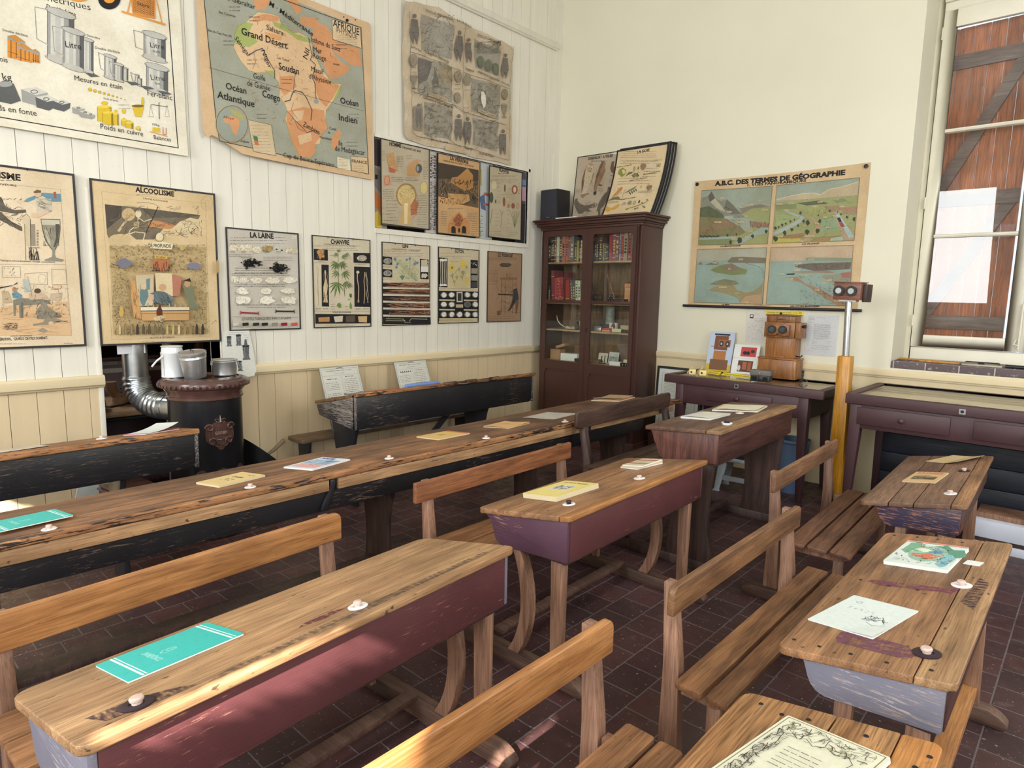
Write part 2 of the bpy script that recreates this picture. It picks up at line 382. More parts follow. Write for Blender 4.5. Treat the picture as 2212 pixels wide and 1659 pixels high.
            for v in bm.verts:
                a, b = (v.co.x - X0) / dx, (v.co.y - Y0) / dy; i, j = min(max(int(a), 0), nx - 1), min(max(int(b), 0), ny - 1); a -= i; b -= j
                f = lambda p, q: Vector(fn(X0 + (i + p) * dx, Y0 + (j + q) * dy, 0))
                r = f(0, 0) + ((f(1, 0) - f(0, 0)) * a + (f(1, 1) - f(1, 0)) * b if a >= b else (f(0, 1) - f(0, 0)) * b + (f(1, 1) - f(0, 1)) * a); r.z += v.co.z; v.co = r
            bm.to_mesh(me); bm.free()
        me.materials.append(mat or M['print']); o = bpy.data.objects.new(name, me); COL.objects.link(o)
        if parent: o.parent = parent
        if loc: o.location = loc
        if rot: o.rotation_euler = rot
        return o
RL = (radians(90), 0, radians(90))      # a sheet on the left wall: x -> +Y, y -> up, out -> +X
RB = (radians(90), 0, 0)                # a sheet on the back wall: x -> +X, y -> up, out -> -Y
def border(parent, w, h, t, mat, z0=-.004, z1=.004, r=0, name='border', sides='LRTB'):
    b = MB()
    if 'L' in sides: b.box(-.001, -.001, z0, t, h + .001, z1)
    if 'R' in sides: b.box(w - t, -.001, z0, w + .001, h + .001, z1)
    if 'T' in sides: b.box(t, h - t, z0, w - t, h + .001, z1)
    if 'B' in sides: b.box(t, -.001, z0, w - t, t, z1)
    return b.build(name, mat, parent)
# ---------------------------------------------------------------- the room
def wallbox(mb, axis, a0, a1, u0, u1, z0, z1, holes):
    """slab normal to axis, with rectangular holes (u0,z0,u1,z1)"""
    us = sorted({u0, u1} | {x for h in holes for x in (h[0], h[2])}); zs = sorted({z0, z1} | {x for h in holes for x in (h[1], h[3])})
    for ua, ub in zip(us, us[1:]):
        for za, zb in zip(zs, zs[1:]):
            c = ((ua + ub) / 2, (za + zb) / 2)
            if any(h[0] < c[0] < h[2] and h[1] < c[1] < h[3] for h in holes): continue
            mb.box(a0, ua, za, a1, ub, zb) if axis == 'x' else mb.box(ua, a0, za, ub, a1, zb)
def tile_floor():
    m, nt, b, N = newmat('floor_tiles')
    tc = N('TexCoord').outputs['Object']; mp = N('Mapping', i_Vector=tc, i_Rotation=(0, 0, pi / 2), i_Location=(.09, -.02, 0))
    br = N('TexBrick', i_Vector=mp.outputs[0], i_Color1=C3(82, 52, 52), i_Color2=C3(62, 42, 44), i_Mortar=C3(104, 94, 94), i_Scale=1.0)
    br.inputs['Mortar Size'].default_value = .0035; br.inputs['Brick Width'].default_value = .175; br.inputs['Row Height'].default_value = .175; br.inputs['Bias'].default_value = 0
    br.offset = .5; br.inputs['Mortar Smooth'].default_value = .3
    n1 = N('TexNoise', i_Vector=tc, i_Scale=2.2, i_Detail=5.0); n2 = N('TexNoise', i_Vector=tc, i_Scale=75.0, i_Detail=3.0); n3 = N('TexNoise', i_Vector=tc, i_Scale=14.0, i_Detail=6.0)
    c = mixc(N, 1.0, br.outputs[0], ramp(N, n1.outputs[0], [(.3, G(.62)), (.7, G(1.25))]), 'MULTIPLY')
    c = mixc(N, ramp(N, n2.outputs[0], [(.665, G(0)), (.70, G(.75))]), c, C3(176, 158, 146))
    c = mixc(N, ramp(N, n3.outputs[0], [(.62, G(0)), (.74, G(.35))]), c, C3(120, 98, 92))
    nt.links.new(c, b.inputs['Base Color']); nt.links.new(ramp(N, n3.outputs[0], [(.3, G(.34)), (.7, G(.6))]), b.inputs['Roughness'])
    h = mixc(N, .85, n3.outputs[0], N('Math', operation='SUBTRACT', i_0=1.0, i_1=br.outputs['Fac']).outputs[0])
    nt.links.new(N('Bump', i_Strength=.5, i_Distance=.004, i_Height=h).outputs[0], b.inputs['Normal']); return m
def painted_planks(name, col):
    m, nt, b, N = newmat(name); tc = N('TexCoord').outputs['Object']
    n1 = N('TexNoise', i_Vector=N('Mapping', i_Vector=tc, i_Scale=(14, 14, 1.2)).outputs[0], i_Scale=1.0, i_Detail=4.0)
    n2 = N('TexNoise', i_Vector=tc, i_Scale=26.0, i_Detail=4.0); n3 = N('TexNoise', i_Vector=tc, i_Scale=60.0, i_Detail=1.0)
    c = mixc(N, 1.0, col, ramp(N, n1.outputs[0], [(.3, G(.94)), (.7, G(1.03))]), 'MULTIPLY')
    c = mixc(N, ramp(N, n3.outputs[0], [(.79, G(0)), (.81, G(.6))]), c, C3(130, 112, 90))
    nt.links.new(c, b.inputs['Base Color']); b.inputs['Roughness'].default_value = .42
    nt.links.new(N('Bump', i_Strength=.18, i_Distance=.004, i_Height=mixc(N, .5, n1.outputs[0], n2.outputs[0])).outputs[0], b.inputs['Normal']); return m
def plaster(name, col):
    m, nt, b, N = newmat(name); tc = N('TexCoord').outputs['Object']
    n1 = N('TexNoise', i_Vector=tc, i_Scale=1.3, i_Detail=5.0); n2 = N('TexNoise', i_Vector=tc, i_Scale=40.0, i_Detail=5.0)
    nt.links.new(mixc(N, 1.0, col, ramp(N, n1.outputs[0], [(.3, (.95, .95, .93, 1)), (.7, G(1.02))]), 'MULTIPLY'), b.inputs['Base Color'])
    b.inputs['Roughness'].default_value = .6; nt.links.new(N('Bump', i_Strength=.12, i_Distance=.004, i_Height=n2.outputs[0]).outputs[0], b.inputs['Normal']); return m
M['tiles'] = tile_floor(); WHITE, TAN = C3(222, 217, 204), C3(212, 190, 154)
M['planks_white'] = painted_planks('white_painted_planks', WHITE); M['planks_tan'] = painted_planks('tan_painted_planks', TAN)
M['trim_tan'] = plaster('tan_painted_moulding', C3(222, 204, 168)); M['plaster'] = plaster('cream_plaster', C3(224, 219, 200)); M['plaster_tan'] = plaster('tan_plaster', C3(212, 194, 158))
M['ceil'] = plaster('ceiling_white', C3(236, 232, 222)); M['shade'] = plain('dark_gap', C3(40, 34, 30), .9)
def st(o): o['kind'] = 'structure'; return o
b = MB(); b.box(-2.6, -9.2, -.1, 7.6, .6, 0); st(b.build('floor', M['tiles']))
b = MB(); b.box(-2.6, -9.4, 5.2, 7.6, .6, 5.3); st(b.build('ceiling', M['ceil']))
# left wall: planks of painted wood on a backing, with a doorway by the stove and a hatch above the charts
DOOR = (-4.63, 0, -3.87, 2.2); HATCH = (-2.50, 2.144, -.517, 2.90)
b = MB(); wallbox(b, 'x', -.16, -.012, -9.2, .0, 0, 5.2, [DOOR, HATCH]); b.box(-2.7, -.0, 0, -.16, .15, 5.2)
b.cur = 1; P = .1393; y = -3.597 - P * 40
rr = random.Random(3)
while y < -.1:
    y0, y1 = y + .0016 + rr.uniform(0, .001), min(y + P - .0006, -.1); y += P
    dz = rr.uniform(-.0015, .0015)
    segs = [(0, .96, 2), (1.0, 4.28, 1), (4.28, 5.2, 1)]
    for z0, z1, mi in segs:
        b.cur = mi; us = sorted({y0, y1} | {h for H in (DOOR, HATCH) for h in (H[0], H[2]) if y0 < h < y1})
        for ua, ub in zip(us, us[1:]):
            c = (ua + ub) / 2; zz = [(z0, z1)]
            for H in (DOOR, HATCH):
                if H[0] < c < H[2]: zz = [q for a, e in zz for q in ((a, min(e, H[1])), (max(a, H[3]), e)) if q[1] - q[0] > .001]
            for a, e in zz: b.box(-.012, ua, a, dz, ub, e)
b.cur = 1; b.box(-.012, -.1, 0, .012, .0, 5.2)
b.box(.0, -.108, 1.0, .018, -.094, 4.25); b.box(.0, -.108, 4.33, .018, -.094, 5.2)
st(b.build('wall_left', [M['shade'], M['planks_white'], M['planks_tan']], smooth=False))
def rail(name, x_or_y, segs, axis, z0, z1, mat, p=.034):
    b = MB()
    for a, e in segs:
        pr = [(0, z0), (p * .55, z0), (p * .7, z0 + .012), (p, z0 + .018), (p, z1 - .012), (p * .6, z1), (0, z1)]
        if axis == 'y': b.prism([(x, z) for x, z in pr], 'y', a, e)
        else: b.prism([(-x, z) for x, z in pr], 'x', a, e)
    return st(b.build(name, mat, bevel=.003))
rail('trim_1', 0, [(-9.2, -4.63 + .004), (-3.87, -.1)], 'y', .952, 1.032, M['trim_tan'])
rail('trim_2', 0, [(-9.2, -.075)], 'y', 4.235, 4.315, M['planks_white'], .04)
rail('trim_3', 0, [(0, 7.2)], 'x', .985, 1.055, M['trim_tan'], .022)
b = MB()
for q in ((-.02, -2.5, 2.10, .014, -.49, 2.144), (-.02, -.517, 2.144, .014, -.49, 2.93), (-.02, -2.5, 2.90, .014, -.49, 2.93)): b.box(*q)
b.box(-.158, -2.5, 2.144, -.02, -.517, 2.148); b.box(-.158, -2.5, 2.896, -.02, -.517, 2.90); b.box(-.158, -.521, 2.148, -.02, -.517, 2.896); b.box(-.158, -2.5, 2.148, -.02, -2.496, 2.896)
st(b.build('trim_4', M['planks_white']))
b = MB(); b.box(-.17, -4.66, 0, .006, -4.63, 2.2); b.box(-.17, -3.87, 0, .006, -3.84, 2.2); st(b.build('trim_5', M['planks_white'], bevel=.003))
# back wall
WIN = (3.5, 1.122, 5.04, 4.06)
b = MB(); wallbox(b, 'y', 0, .55, 0, 7.3, 0, 5.2, [WIN]); b.cur = 1; b.box(0.0, -.004, 0, 7.2, .0, .99)
st(b.build('wall_back', [M['plaster'], M['plaster_tan']]))
def sillmat():
    m, nt, b, N = newmat('grey_sill_bricks'); tc = N('TexCoord').outputs['Object']
    br = N('TexBrick', i_Vector=N('Mapping', i_Vector=tc, i_Rotation=(0, 0, 0)).outputs[0], i_Color1=C3(112, 100, 104), i_Color2=C3(90, 76, 80), i_Mortar=C3(190, 180, 170), i_Scale=1.0)
    br.inputs['Brick Width'].default_value = .22; br.inputs['Row Height'].default_value = 3; br.inputs['Mortar Size'].default_value = .004
    n = N('TexNoise', i_Vector=tc, i_Scale=30.0, i_Detail=6.0)
    nt.links.new(mixc(N, ramp(N, n.outputs[0], [(.6, G(0)), (.7, G(.7))]), br.outputs[0], C3(190, 182, 172)), b.inputs['Base Color']); b.inputs['Roughness'].default_value = .7; return m
M['sill'] = sillmat()
b = MB(); b.box(3.5, -.006, 1.068, 5.04, .42, 1.126); st(b.build('trim_6', M['sill'], bevel=.004))
# the tall window: fixed frame, two casements with three panes each, outside shutters of boards
FY = .40
root = st(MB().box(3.5, FY, 1.126, 3.545, FY + .06, 4.06).box(4.995, FY, 1.126, 5.04, FY + .06, 4.06).box(3.545, FY, 1.126, 4.995, FY + .06, 1.225).box(3.545, FY, 3.87, 4.995, FY + .06, 4.06).box(3.545, FY - .03, 3.93, 4.995, FY, 3.96).build('window_1', M['cream_paint'], bevel=.004))
def casement(x0, x1, side):
    b = MB(); z0, z1 = 1.23, 3.865
    b.box(x0, FY - .015, z0, x0 + .085, FY + .03, z1); b.box(x1 - .085, FY - .015, z0, x1, FY + .03, z1)
    b.box(x0 + .085, FY - .015, z0, x1 - .085, FY + .03, z0 + .10); b.box(x0 + .085, FY - .015, z1 - .13, x1 - .085, FY + .03, z1)
    c = b.build('window_casement', M['cream_paint'], root, bevel=.004)
    for z in (2.132, 2.954):
        MB().prism([(FY - .012, z - .012), (FY - .02, z), (FY - .012, z + .012), (FY + .02, z + .018), (FY + .02, z - .018)], 'x', x0 + .085, x1 - .085).build('glazing_bar', M['cream_paint'], c)
    MB().box(x0 + .08, FY + .008, z0 + .09, x1 - .08, FY + .011, z1 - .12).build('pane', M['glass'], c)
    hx = x0 if side < 0 else x1
    for z in (1.45, 2.4, 3.7): MB().tube([(hx, FY - .02, z - .045), (hx, FY - .02, z + .045)], .007, 8).build('hinge', M['cream_paint'], c, smooth=True)
    return c
casement(3.548, 4.266, -1); casement(4.27, 4.99, 1)
MB().tube([(4.268, FY - .03, 1.25), (4.268, FY - .03, 1.6)], .008, 8).tube([(4.268, FY - .03, 1.28), (4.24, FY - .05, 1.29), (4.25, FY - .05, 1.33)], .006, 8).build('window_bolt', M['cream_paint'], root, smooth=True)
M['shut'] = wood('shutter_orange_boards', C3(196, 120, 84), C3(158, 88, 60), axis=2, spots=.6, sc=.7)
M['shutrail'] = wood('shutter_grey_rail', C3(134, 108, 100), C3(104, 82, 78), axis=0, spots=.4)
def shutter(x0, n, w, ang, hinge, label):
    t = empty('window_shutter', (hinge, .60, 1.14), ang, label, 'shutter', 'board shutters outside the tall window'); s = 1 if x0 >= hinge - .01 else -1
    b = MB()
    for i in range(n): a, e = sorted((s * (i * w + .002), s * ((i + 1) * w - .002))); b.box(a, 0, 0, e, .022, 2.64)
    b.build('boards', M['shut'], t, bevel=.002); W = n * w; X = lambda u: s * u
    for z in (.24, 1.24, 2.32):
        a, e = sorted((0, s * W)); MB().box(a, -.028, z, e, 0, z + .11).build('ledge', M['shutrail'], t, bevel=.003)
    for za, zb in ((.35, 1.24), (1.35, 2.32)):
        MB().prism([(X(.02), za), (X(.12), za), (X(W - .02), zb), (X(W - .12), zb)], 'y', -.026, -.001).build('brace', M['shutrail'], t)
    return t
shutter(3.52, 6, .105, radians(-3), 3.52, 'left leaf of orange board shutter with grey ledges behind the window glass')
shutter(4.98, 6, .105, radians(3), 5.03, 'right leaf of board shutter, mostly outside the picture, behind window glass')
# right wall, wall behind the camera: windows with daylight
b = MB(); RW = [(-3.05, 1.2, -1.75, 3.8), (-7.95, 1.2, -6.65, 3.8)]; wallbox(b, 'x', 7.2, 7.4, -9.2, .5, 0, 5.2, RW); st(b.build('wall_right', M['plaster']))
FW = [(1.3, 1.2, 3.3, 4.2), (4.5, 1.2, 6.1, 4.2)]
b = MB(); wallbox(b, 'y', -9.2, -9.0, -.16, 7.2, 0, 5.2, FW); st(b.build('wall_front', M['plaster']))
M['sun_blocker'] = plain('white_sun_blocker', C3(235, 235, 232), .8)
for i, h in enumerate(RW):
    q = MB().box(7.25, h[0], h[1], 7.30, h[2], h[1] + .07).box(7.25, h[0], h[3] - .07, 7.30, h[2], h[3]).box(7.25, h[0], h[1], 7.30, h[0] + .07, h[3]).box(7.25, h[2] - .07, h[1], 7.30, h[2], h[3]).box(7.26, (h[0] + h[2]) / 2 - .03, h[1], 7.29, (h[0] + h[2]) / 2 + .03, h[3])
    w_ = st(q.build('window_%d' % (i + 2), M['cream_paint'])); MB().box(7.32, h[0], h[1], 7.33, h[2], h[3]).build('sun_blocker', M['sun_blocker'], w_)  # unseen panel added behind each right window to keep the sun out
def lit(x, z):  # true where the added sun mask stays open, traced to the wanted patches
    d = SUND
    def hit(i, v):
        p = (x, -9.1525, z); t = (v - p[i]) / d[i]; return [p[k] + d[k] * t for k in range(3)]
    p = hit(2, .757)
    if 3.41 < p[0] < 3.475 and -5.60 < p[1] < -5.05: return True
    p = hit(0, 3.44)
    if -5.7 < p[1] < -4.95 and .44 < p[2] < .47 + .17 * (-4.95 - p[1]) / .65: return True
    p = hit(0, 3.83)
    if -5.8 < p[1] < -5.16 and .62 < p[2] < .82: return True
    p = hit(2, 0)
    if 1.22 < p[0] < 1.5 and -5.35 < p[1] < -5.0: return True
    p = hit(0, 0)
    return -5.4 < p[1] < -5.0 and .15 < p[2] < .45 - (p[1] + 5.4) * .6
for i, h in enumerate(FW):
    f = st(MB().box(h[0], -9.12, h[1], h[0] + .05, -9.06, h[3]).box(h[2] - .05, -9.12, h[1], h[2], -9.06, h[3]).box(h[0], -9.12, h[1], h[2], -9.06, h[1] + .05).box(h[0], -9.12, h[3] - .05, h[2], -9.06, h[3]).build('window_%d' % (i + 4), M['cream_paint']))
    b = MB(); z = h[1]; dz = .02
    while z < h[3] - 1e-6:
        run = None; x = h[0]
        while x < h[2] + 1e-6:
            o = lit(x + .01, z + dz / 2) or x >= h[2] - 1e-6
            if not o and run is None: run = x
            if o and run is not None: b.box(run, -9.16, z, x, -9.145, z + dz); run = None
            x += .02
        z += dz
    b.build('sun_mask', M['sun_blocker'], f)  # unseen mask, its gaps shaped so sun falls only on chosen patches
# the alcove beyond the doorway
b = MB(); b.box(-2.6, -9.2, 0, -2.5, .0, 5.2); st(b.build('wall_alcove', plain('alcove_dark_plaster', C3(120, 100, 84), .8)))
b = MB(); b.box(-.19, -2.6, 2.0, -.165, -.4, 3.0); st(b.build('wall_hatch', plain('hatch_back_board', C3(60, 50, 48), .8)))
# ---------------------------------------------------------------- school benches with sloping desks
def shear(mb, h, k):
    mb.v = [(x, y, z + h + k * x) for x, y, z in mb.v]; return mb
def stain(parent, pts, h, k, col, name='ink_stain', z=.0006, seed=1, alpha=.75):
    m, nt, b, N = newmat(name); b.inputs['Base Color'].default_value = col; b.inputs['Roughness'].default_value = .6
    tc = N('TexCoord').outputs['Object']; n = N('TexNoise', i_Vector=N('Mapping', i_Vector=tc, i_Scale=(22, 60, 10)).outputs[0], i_Scale=1.6, i_Detail=6.0)
    nt.links.new(ramp(N, n.outputs[0], [(.36, G(0)), (.58, G(alpha))]), b.inputs['Alpha'])
    mb = MB(); n_ = len(pts); mb.add([(x, y, z) for x, y in pts], [list(range(n_))]); shear(mb, h, k); return mb.build(name, m, parent)
def nails(parent, spots, h, k, r=.006):
    for x, y in spots: MB().lathe([(r, 0), (r * .9, .0012), (r * .3, .0012), (.0001, .0002)], 10, (x, y, h + k * x)).build('nail', M['nail'], parent, smooth=True)
def pupitre(key, x, y, yaw, L, W, h, dr, label, strip=.05, rail=None, seat=None, style='curved', mats=None, bot=.2, rc=.03, slots=(), split=True, postlean=.0, taper=0):
    k = dr / W; mt = mats
    t = empty('school_desk_bench', (x, y, 0), yaw, label, 'school desk', 'old two-seat school desks with attached benches')
    # writing boards
    ins = (slots[0] if slots else None)
    cutx = [-W] + list(slots) + [-strip]
    for i, (a, e) in enumerate(zip(cutx, cutx[1:])):
        mb = MB(); g = .0015
        pts = rrect(a, 0, e - g, L, rc if i == 0 else .002, 5, (1, 0, 0, 1)) if i == 0 else [(a + g, 0), (e - g, 0), (e - g, L), (a + g, L)]
        mb.prism(pts, 'z', -.024, 0); shear(mb, h, k).build('writing_board', mt['top'], t, bevel=.004, seg=3)
    mb = MB(); mb.prism(rrect(-strip + .0005, 0, 0, L, rc * .7, 4, (0, 1, 1, 0)), 'z', -.024, 0)
    s = shear(mb, h, k).build('pen_ledge', mt.get('strip', mt['top']), t, bevel=.005, seg=3)
    # box under the top
    zb = h - bot; S_ = lambda x: h + k * x - .024
    prof = [(-.022, S_(-.022)), (-.022, zb), (-W + .13, zb - .022)] + bez((-W + .13, zb - .022), (-W + .07, zb - .015), (-W + .085, zb + .05), (-W + .06, zb + .07), 6)[1:] + bez((-W + .06, zb + .07), (-W + .045, zb + .10), (-W + .055, S_(-W) - .03), (-W + .03, S_(-W + .03)), 6)[1:]
    for yy in (.018, L - .036): MB().prism(prof, 'y', yy, yy + .018).build('side_panel', mt['side'], t, bevel=.002)
    MB().box(-.034, .0365, zb, -.018, L - .0365, S_(-.034) - .001).build('front_panel', mt['front'], t, bevel=.002)
    MB().box(-W + .13, .0365, zb - .018, -.036, L - .0365, zb - .004).build('bottom_board', M['leg_dark'], t)
    # legs, curved braces, runners
    rx, rz = rail['x'] - x, rail['z']; ye = (.04, L - .085)
    for yy in ye:
        zr = .062
        if style == 'curved':
            MB().prism([(-.115, zb - .021), (-.06, zb - .021), (-.064, zr), (-.108, zr)], 'y', yy, yy + .045).build('leg', mt['leg'], t, bevel=.003)
            P = bez((-W + .165, zb - .02), (-W + .23, zb - .15), (-W + .25, .2), (-W + .15, zr), 9); Q = bez((-W + .21, zb - .02), (-W + .285, zb - .15), (-W + .30, .2), (-W + .21, zr), 9)
            MB().prism(P + Q[::-1], 'y', yy, yy + .042).build('curved_brace', mt['leg'], t, bevel=.003)
        elif style == 'plank':
            MB().prism([(-.10, zb - .021), (-.05, zb - .021), (-.035, .062), (-.095, .062)], 'y', yy, yy + .04).build('leg', mt['leg'], t, bevel=.003)
            MB().prism([(-W + .15, zb - .021), (-W + .195, zb - .021), (-W + .185, .062), (-W + .145, .062)], 'y', yy, yy + .03).build('brace', mt['leg'], t, bevel=.003)
        else:
            P = bez((-W + .17, zb), (-W + .13, .45), (-W + .22, .35), (-W + .15, .06), 8) + [(-.02, .06)] + bez((-.02, .06), (-.10, .3), (-.06, .5), (-.05, zb), 8)
            MB().prism(P, 'y', yy, yy + .035).build('leg_panel', mt['leg'], t, bevel=.003)
        pr = [(rx - .12, 0), (.035, 0)] + bez((.035, 0), (.075, .0), (.07, .04), (.0, .062), 6)[1:] + [(rx - .07, .062), (rx - .12, .035)]
        MB().prism(pr, 'y', yy - .008, yy + .052).build('runner', mt['runner'], t, bevel=.004)
    ye2 = (ye[0] + .02, ye[1] + .02)
    MB().box(-W + .02, ye[0] + .0535, .075, -W + .075, ye[1] - .009, .10).build('foot_bar', mt['runner'], t, bevel=.004) if style != 'plank' else MB().box(-.11, ye[0] + .0405, .10, -.045, ye[1] - .0005, .135).build('foot_bar', mt.get('bar', mt['runner']), t, bevel=.004)
    # bench: posts, seat boards, backrest
    ry0, ry1 = rail['y0'] - y, rail['y1'] - y; zs = seat['z']
    for yy in ye2:
        yy = min(max(yy, ry0 + .03), ry1 - .075)
        MB().prism([(rx - .018, .0625), (rx + .055, .0625), (rx + .045, zs), (rx + .012 + postlean, rz - .01), (rx - .024 + postlean, rz - .01), (rx - .012, zs)], 'y', yy, yy + .042).build('bench_post', mt['leg'], t, bevel=.003)
        x1 = seat['slats'][-1][1] - x
        MB().prism([(rx + .056, zs - .022), (x1 - .01, zs - .022), (x1 - .02, zs - .06), (x1 - .07, zs - .085), (rx + .056, zs - .085)], 'y', yy + .004, yy + .038).build('seat_support', mt['leg'], t, bevel=.003)
        MB().prism([(x1 - .1, zs - .075), (x1 - .055, zs - .075), (x1 - .06, .0625), (x1 - .1, .0625)], 'y', yy + .006, yy + .034).build('seat_leg', mt['leg'], t, bevel=.003)
    for a, e in seat['slats']:
        MB().prism(rrect(a - x, seat.get('y0', rail['y0']) - y, e - x, seat.get('y1', rail['y1']) - y, .012, 3), 'z', zs - .022, zs).build('seat_slat', mt['slat'], t, bevel=.004)
    hb = rail.get('h', .105); rt = rail.get('t', .026); n = 12; mb = MB(); rcn = .03
    out = rrect(ry0, rz - hb, ry1, rz, rcn if rail.get('round', 1) else .008, 4, (0, 0, 1, 1) if rail.get('round', 1) < 2 else (1, 1, 1, 1))
    mb.prism(out, 'x', 0, rt); o = mb.build('backrest', mt['rail'], t, bevel=.007, seg=3, loc=(rx + .001 + postlean, 0, 0))
    if postlean or rail.get('tilt'): pass
    o.location.x = rx + .0125 + postlean
    return t
CURVED = dict(top=M['desk_oak'], strip=M['desk_oak'], side=M['grey_side'], front=M['maroon_worn'], leg=M['leg_wood'], runner=M['runner'], slat=M['slat'], rail=M['rail_oak'])
D1 = pupitre('D1', 3.453, -5.624, .065, 1.285, .457, .76, .089, 'nearest wide school desk, light oak top with a turquoise notebook, worn maroon front panel', .055,
    dict(x=2.55, z=.695, y0=-5.80, y1=-4.41, h=.115), dict(z=.42, slats=((2.615, 2.76), (2.765, 2.91)), y0=-5.6, y1=-4.37), 'curved', CURVED, bot=.205, rc=.045)
stain(D1, [(-.13, .05), (-.07, .07), (-.055, .15), (-.05, .24), (-.075, .22), (-.12, .15)], .76, .089 / .457, C3(60, 34, 50), alpha=.7)
stain(D1, [(-.055, .3), (-.035, .25), (-.03, .62), (-.05, 1.2), (-.075, 1.2), (-.07, .7)], .76, .089 / .457, C3(70, 60, 60), alpha=.5)
stain(D1, [(-.13, .55), (-.115, .53), (-.10, .60), (-.11, .67), (-.13, .64)], .76, .089 / .457, C3(96, 40, 52), alpha=1)
C2 = dict(CURVED, top=M['desk_oak2'], strip=M['rail_oak'], side=M['maroon_side'], rail=wood('rail_orange_brown', C3(176, 116, 76), C3(132, 80, 50), spots=.4))
D2 = pupitre('D2', 3.314, -3.977, .023, 1.233, .491, .755, .078, 'middle school desk with yellow picture book on top and plum painted side panel', .05,
    dict(x=2.40, z=.705, y0=-4.00, y1=-2.76, h=.10, round=0), dict(z=.42, slats=((2.46, 2.61), (2.615, 2.76))), 'curved', C2, bot=.2, rc=.025)
C3_ = dict(CURVED, top=M['desk_old'], side=M['brown_side'], front=M['brown_front'], leg=M['leg_dark'], runner=M['leg_dark'], slat=M['rail_dark'], rail=M['rail_dark'])
D3 = pupitre('D3', 3.235, -2.50, .022, 1.27, .48, .865, .039, 'tall dark brown school desk with loose papers and a white china inkwell cup', .09,
    dict(x=2.28, z=.845, y0=-2.52, y1=-1.24, h=.12, round=2), dict(z=.50, slats=((2.34, 2.46), (2.465, 2.585), (2.59, 2.7))), 'panel', C3_, bot=.2, rc=.012, postlean=-.05)
CR = dict(CURVED, top=M['desk_oak2'], side=M['grey_side'], front=M['brown_front'], leg=M['leg_wood'], bar=M['rail_oak'], rail=M['rail_brown'])
R1 = pupitre('R1', 4.583, -4.128, .003, 1.243, .418, .705, .068, 'right-hand school desk with two purple ink stains, a sketched white booklet and peeling grey side', .088,
    dict(x=3.80, z=.69, y0=-4.11, y1=-2.95, h=.10), dict(z=.40, slats=((3.868, 3.96), (3.974, 4.045)), y0=-4.14, y1=-2.90), 'plank', CR, bot=.15, rc=.03)
k = .068 / .418
stain(R1, [(-.30, .13), (-.29, .1), (-.12, .08), (-.10, .12), (-.13, .16), (-.24, .19), (-.30, .17)], .705, k, C3(112, 66, 88), alpha=.9)
stain(R1, [(-.34, .61), (-.30, .595), (-.10, .61), (-.075, .70), (-.10, .66), (-.22, .645), (-.33, .64)], .705, k, C3(120, 58, 82), alpha=.9)
stain(R1, [(-.07, .55), (-.03, .5), (-.02, .75), (-.05, .8)], .705, k, C3(60, 40, 50))
nails(R1, [(-.39, .06), (-.32, .05), (-.24, .045), (-.155, .04), (-.06, .05), (-.36, .62), (-.27, .60), (-.19, .60), (-.38, 1.2), (-.3, 1.205), (-.23, 1.2), (-.15, 1.19)], .705, k)
CR2 = dict(CR, side=M['blue_worn'], top=M['desk_old'], strip=M['desk_oak2'], rail=wood('rail_worn_brown', C3(150, 110, 80), C3(112, 76, 54), spots=.5), slat=wood('slat_reddish', C3(140, 98, 74), C3(100, 64, 48), spots=.7))
CR2['top'] = wood('desk_mid_brown', C3(142, 108, 84), C3(104, 74, 58), spots=.6)
R2 = pupitre('R2', 4.391, -2.55, .031, 1.217, .42, .73, .075, 'far right school desk with split boards, its navy side panel flaking to orange wood', .06,
    dict(x=3.55, z=.71, y0=-2.58, y1=-1.42, h=.10, round=0), dict(z=.385, slats=((3.66, 3.755), (3.765, 3.86), (3.87, 3.965)), y0=-2.6, y1=-1.38), 'plank', CR2, bot=.15, rc=.025, slots=(-.30, -.20))
CR0 = dict(CR, top=wood('desk_open_grain_oak', C3(188, 140, 92), C3(136, 92, 56), spots=.4, fibre=.55), strip=wood('desk_patch_orange', C3(210, 150, 88), C3(176, 116, 60), spots=.3), rail=M['rail_oak'], slat=wood('slat_light', C3(172, 124, 84), C3(128, 86, 56)))
R0 = pupitre('R0', 4.60, -5.64, 0, 1.24, .41, .71, .07, 'front right desk cut by the picture edge, open-grained oak with an ornate old book', .075,
    dict(x=3.78, z=.70, y0=-5.62, y1=-4.42, h=.105), dict(z=.40, slats=((3.868, 3.96), (3.973, 4.045)), y0=-5.62, y1=-4.41), 'plank', CR0, bot=.15, rc=.03, slots=(-.20,))
nails(R0, [(-.355, 1.20), (-.30, 1.18), (-.245, 1.19), (-.13, 1.19), (-.03, 1.13), (-.015, 1.18)], .71, .07 / .41)
for o in (D1, D2, D3, R1, R2, R0): pass

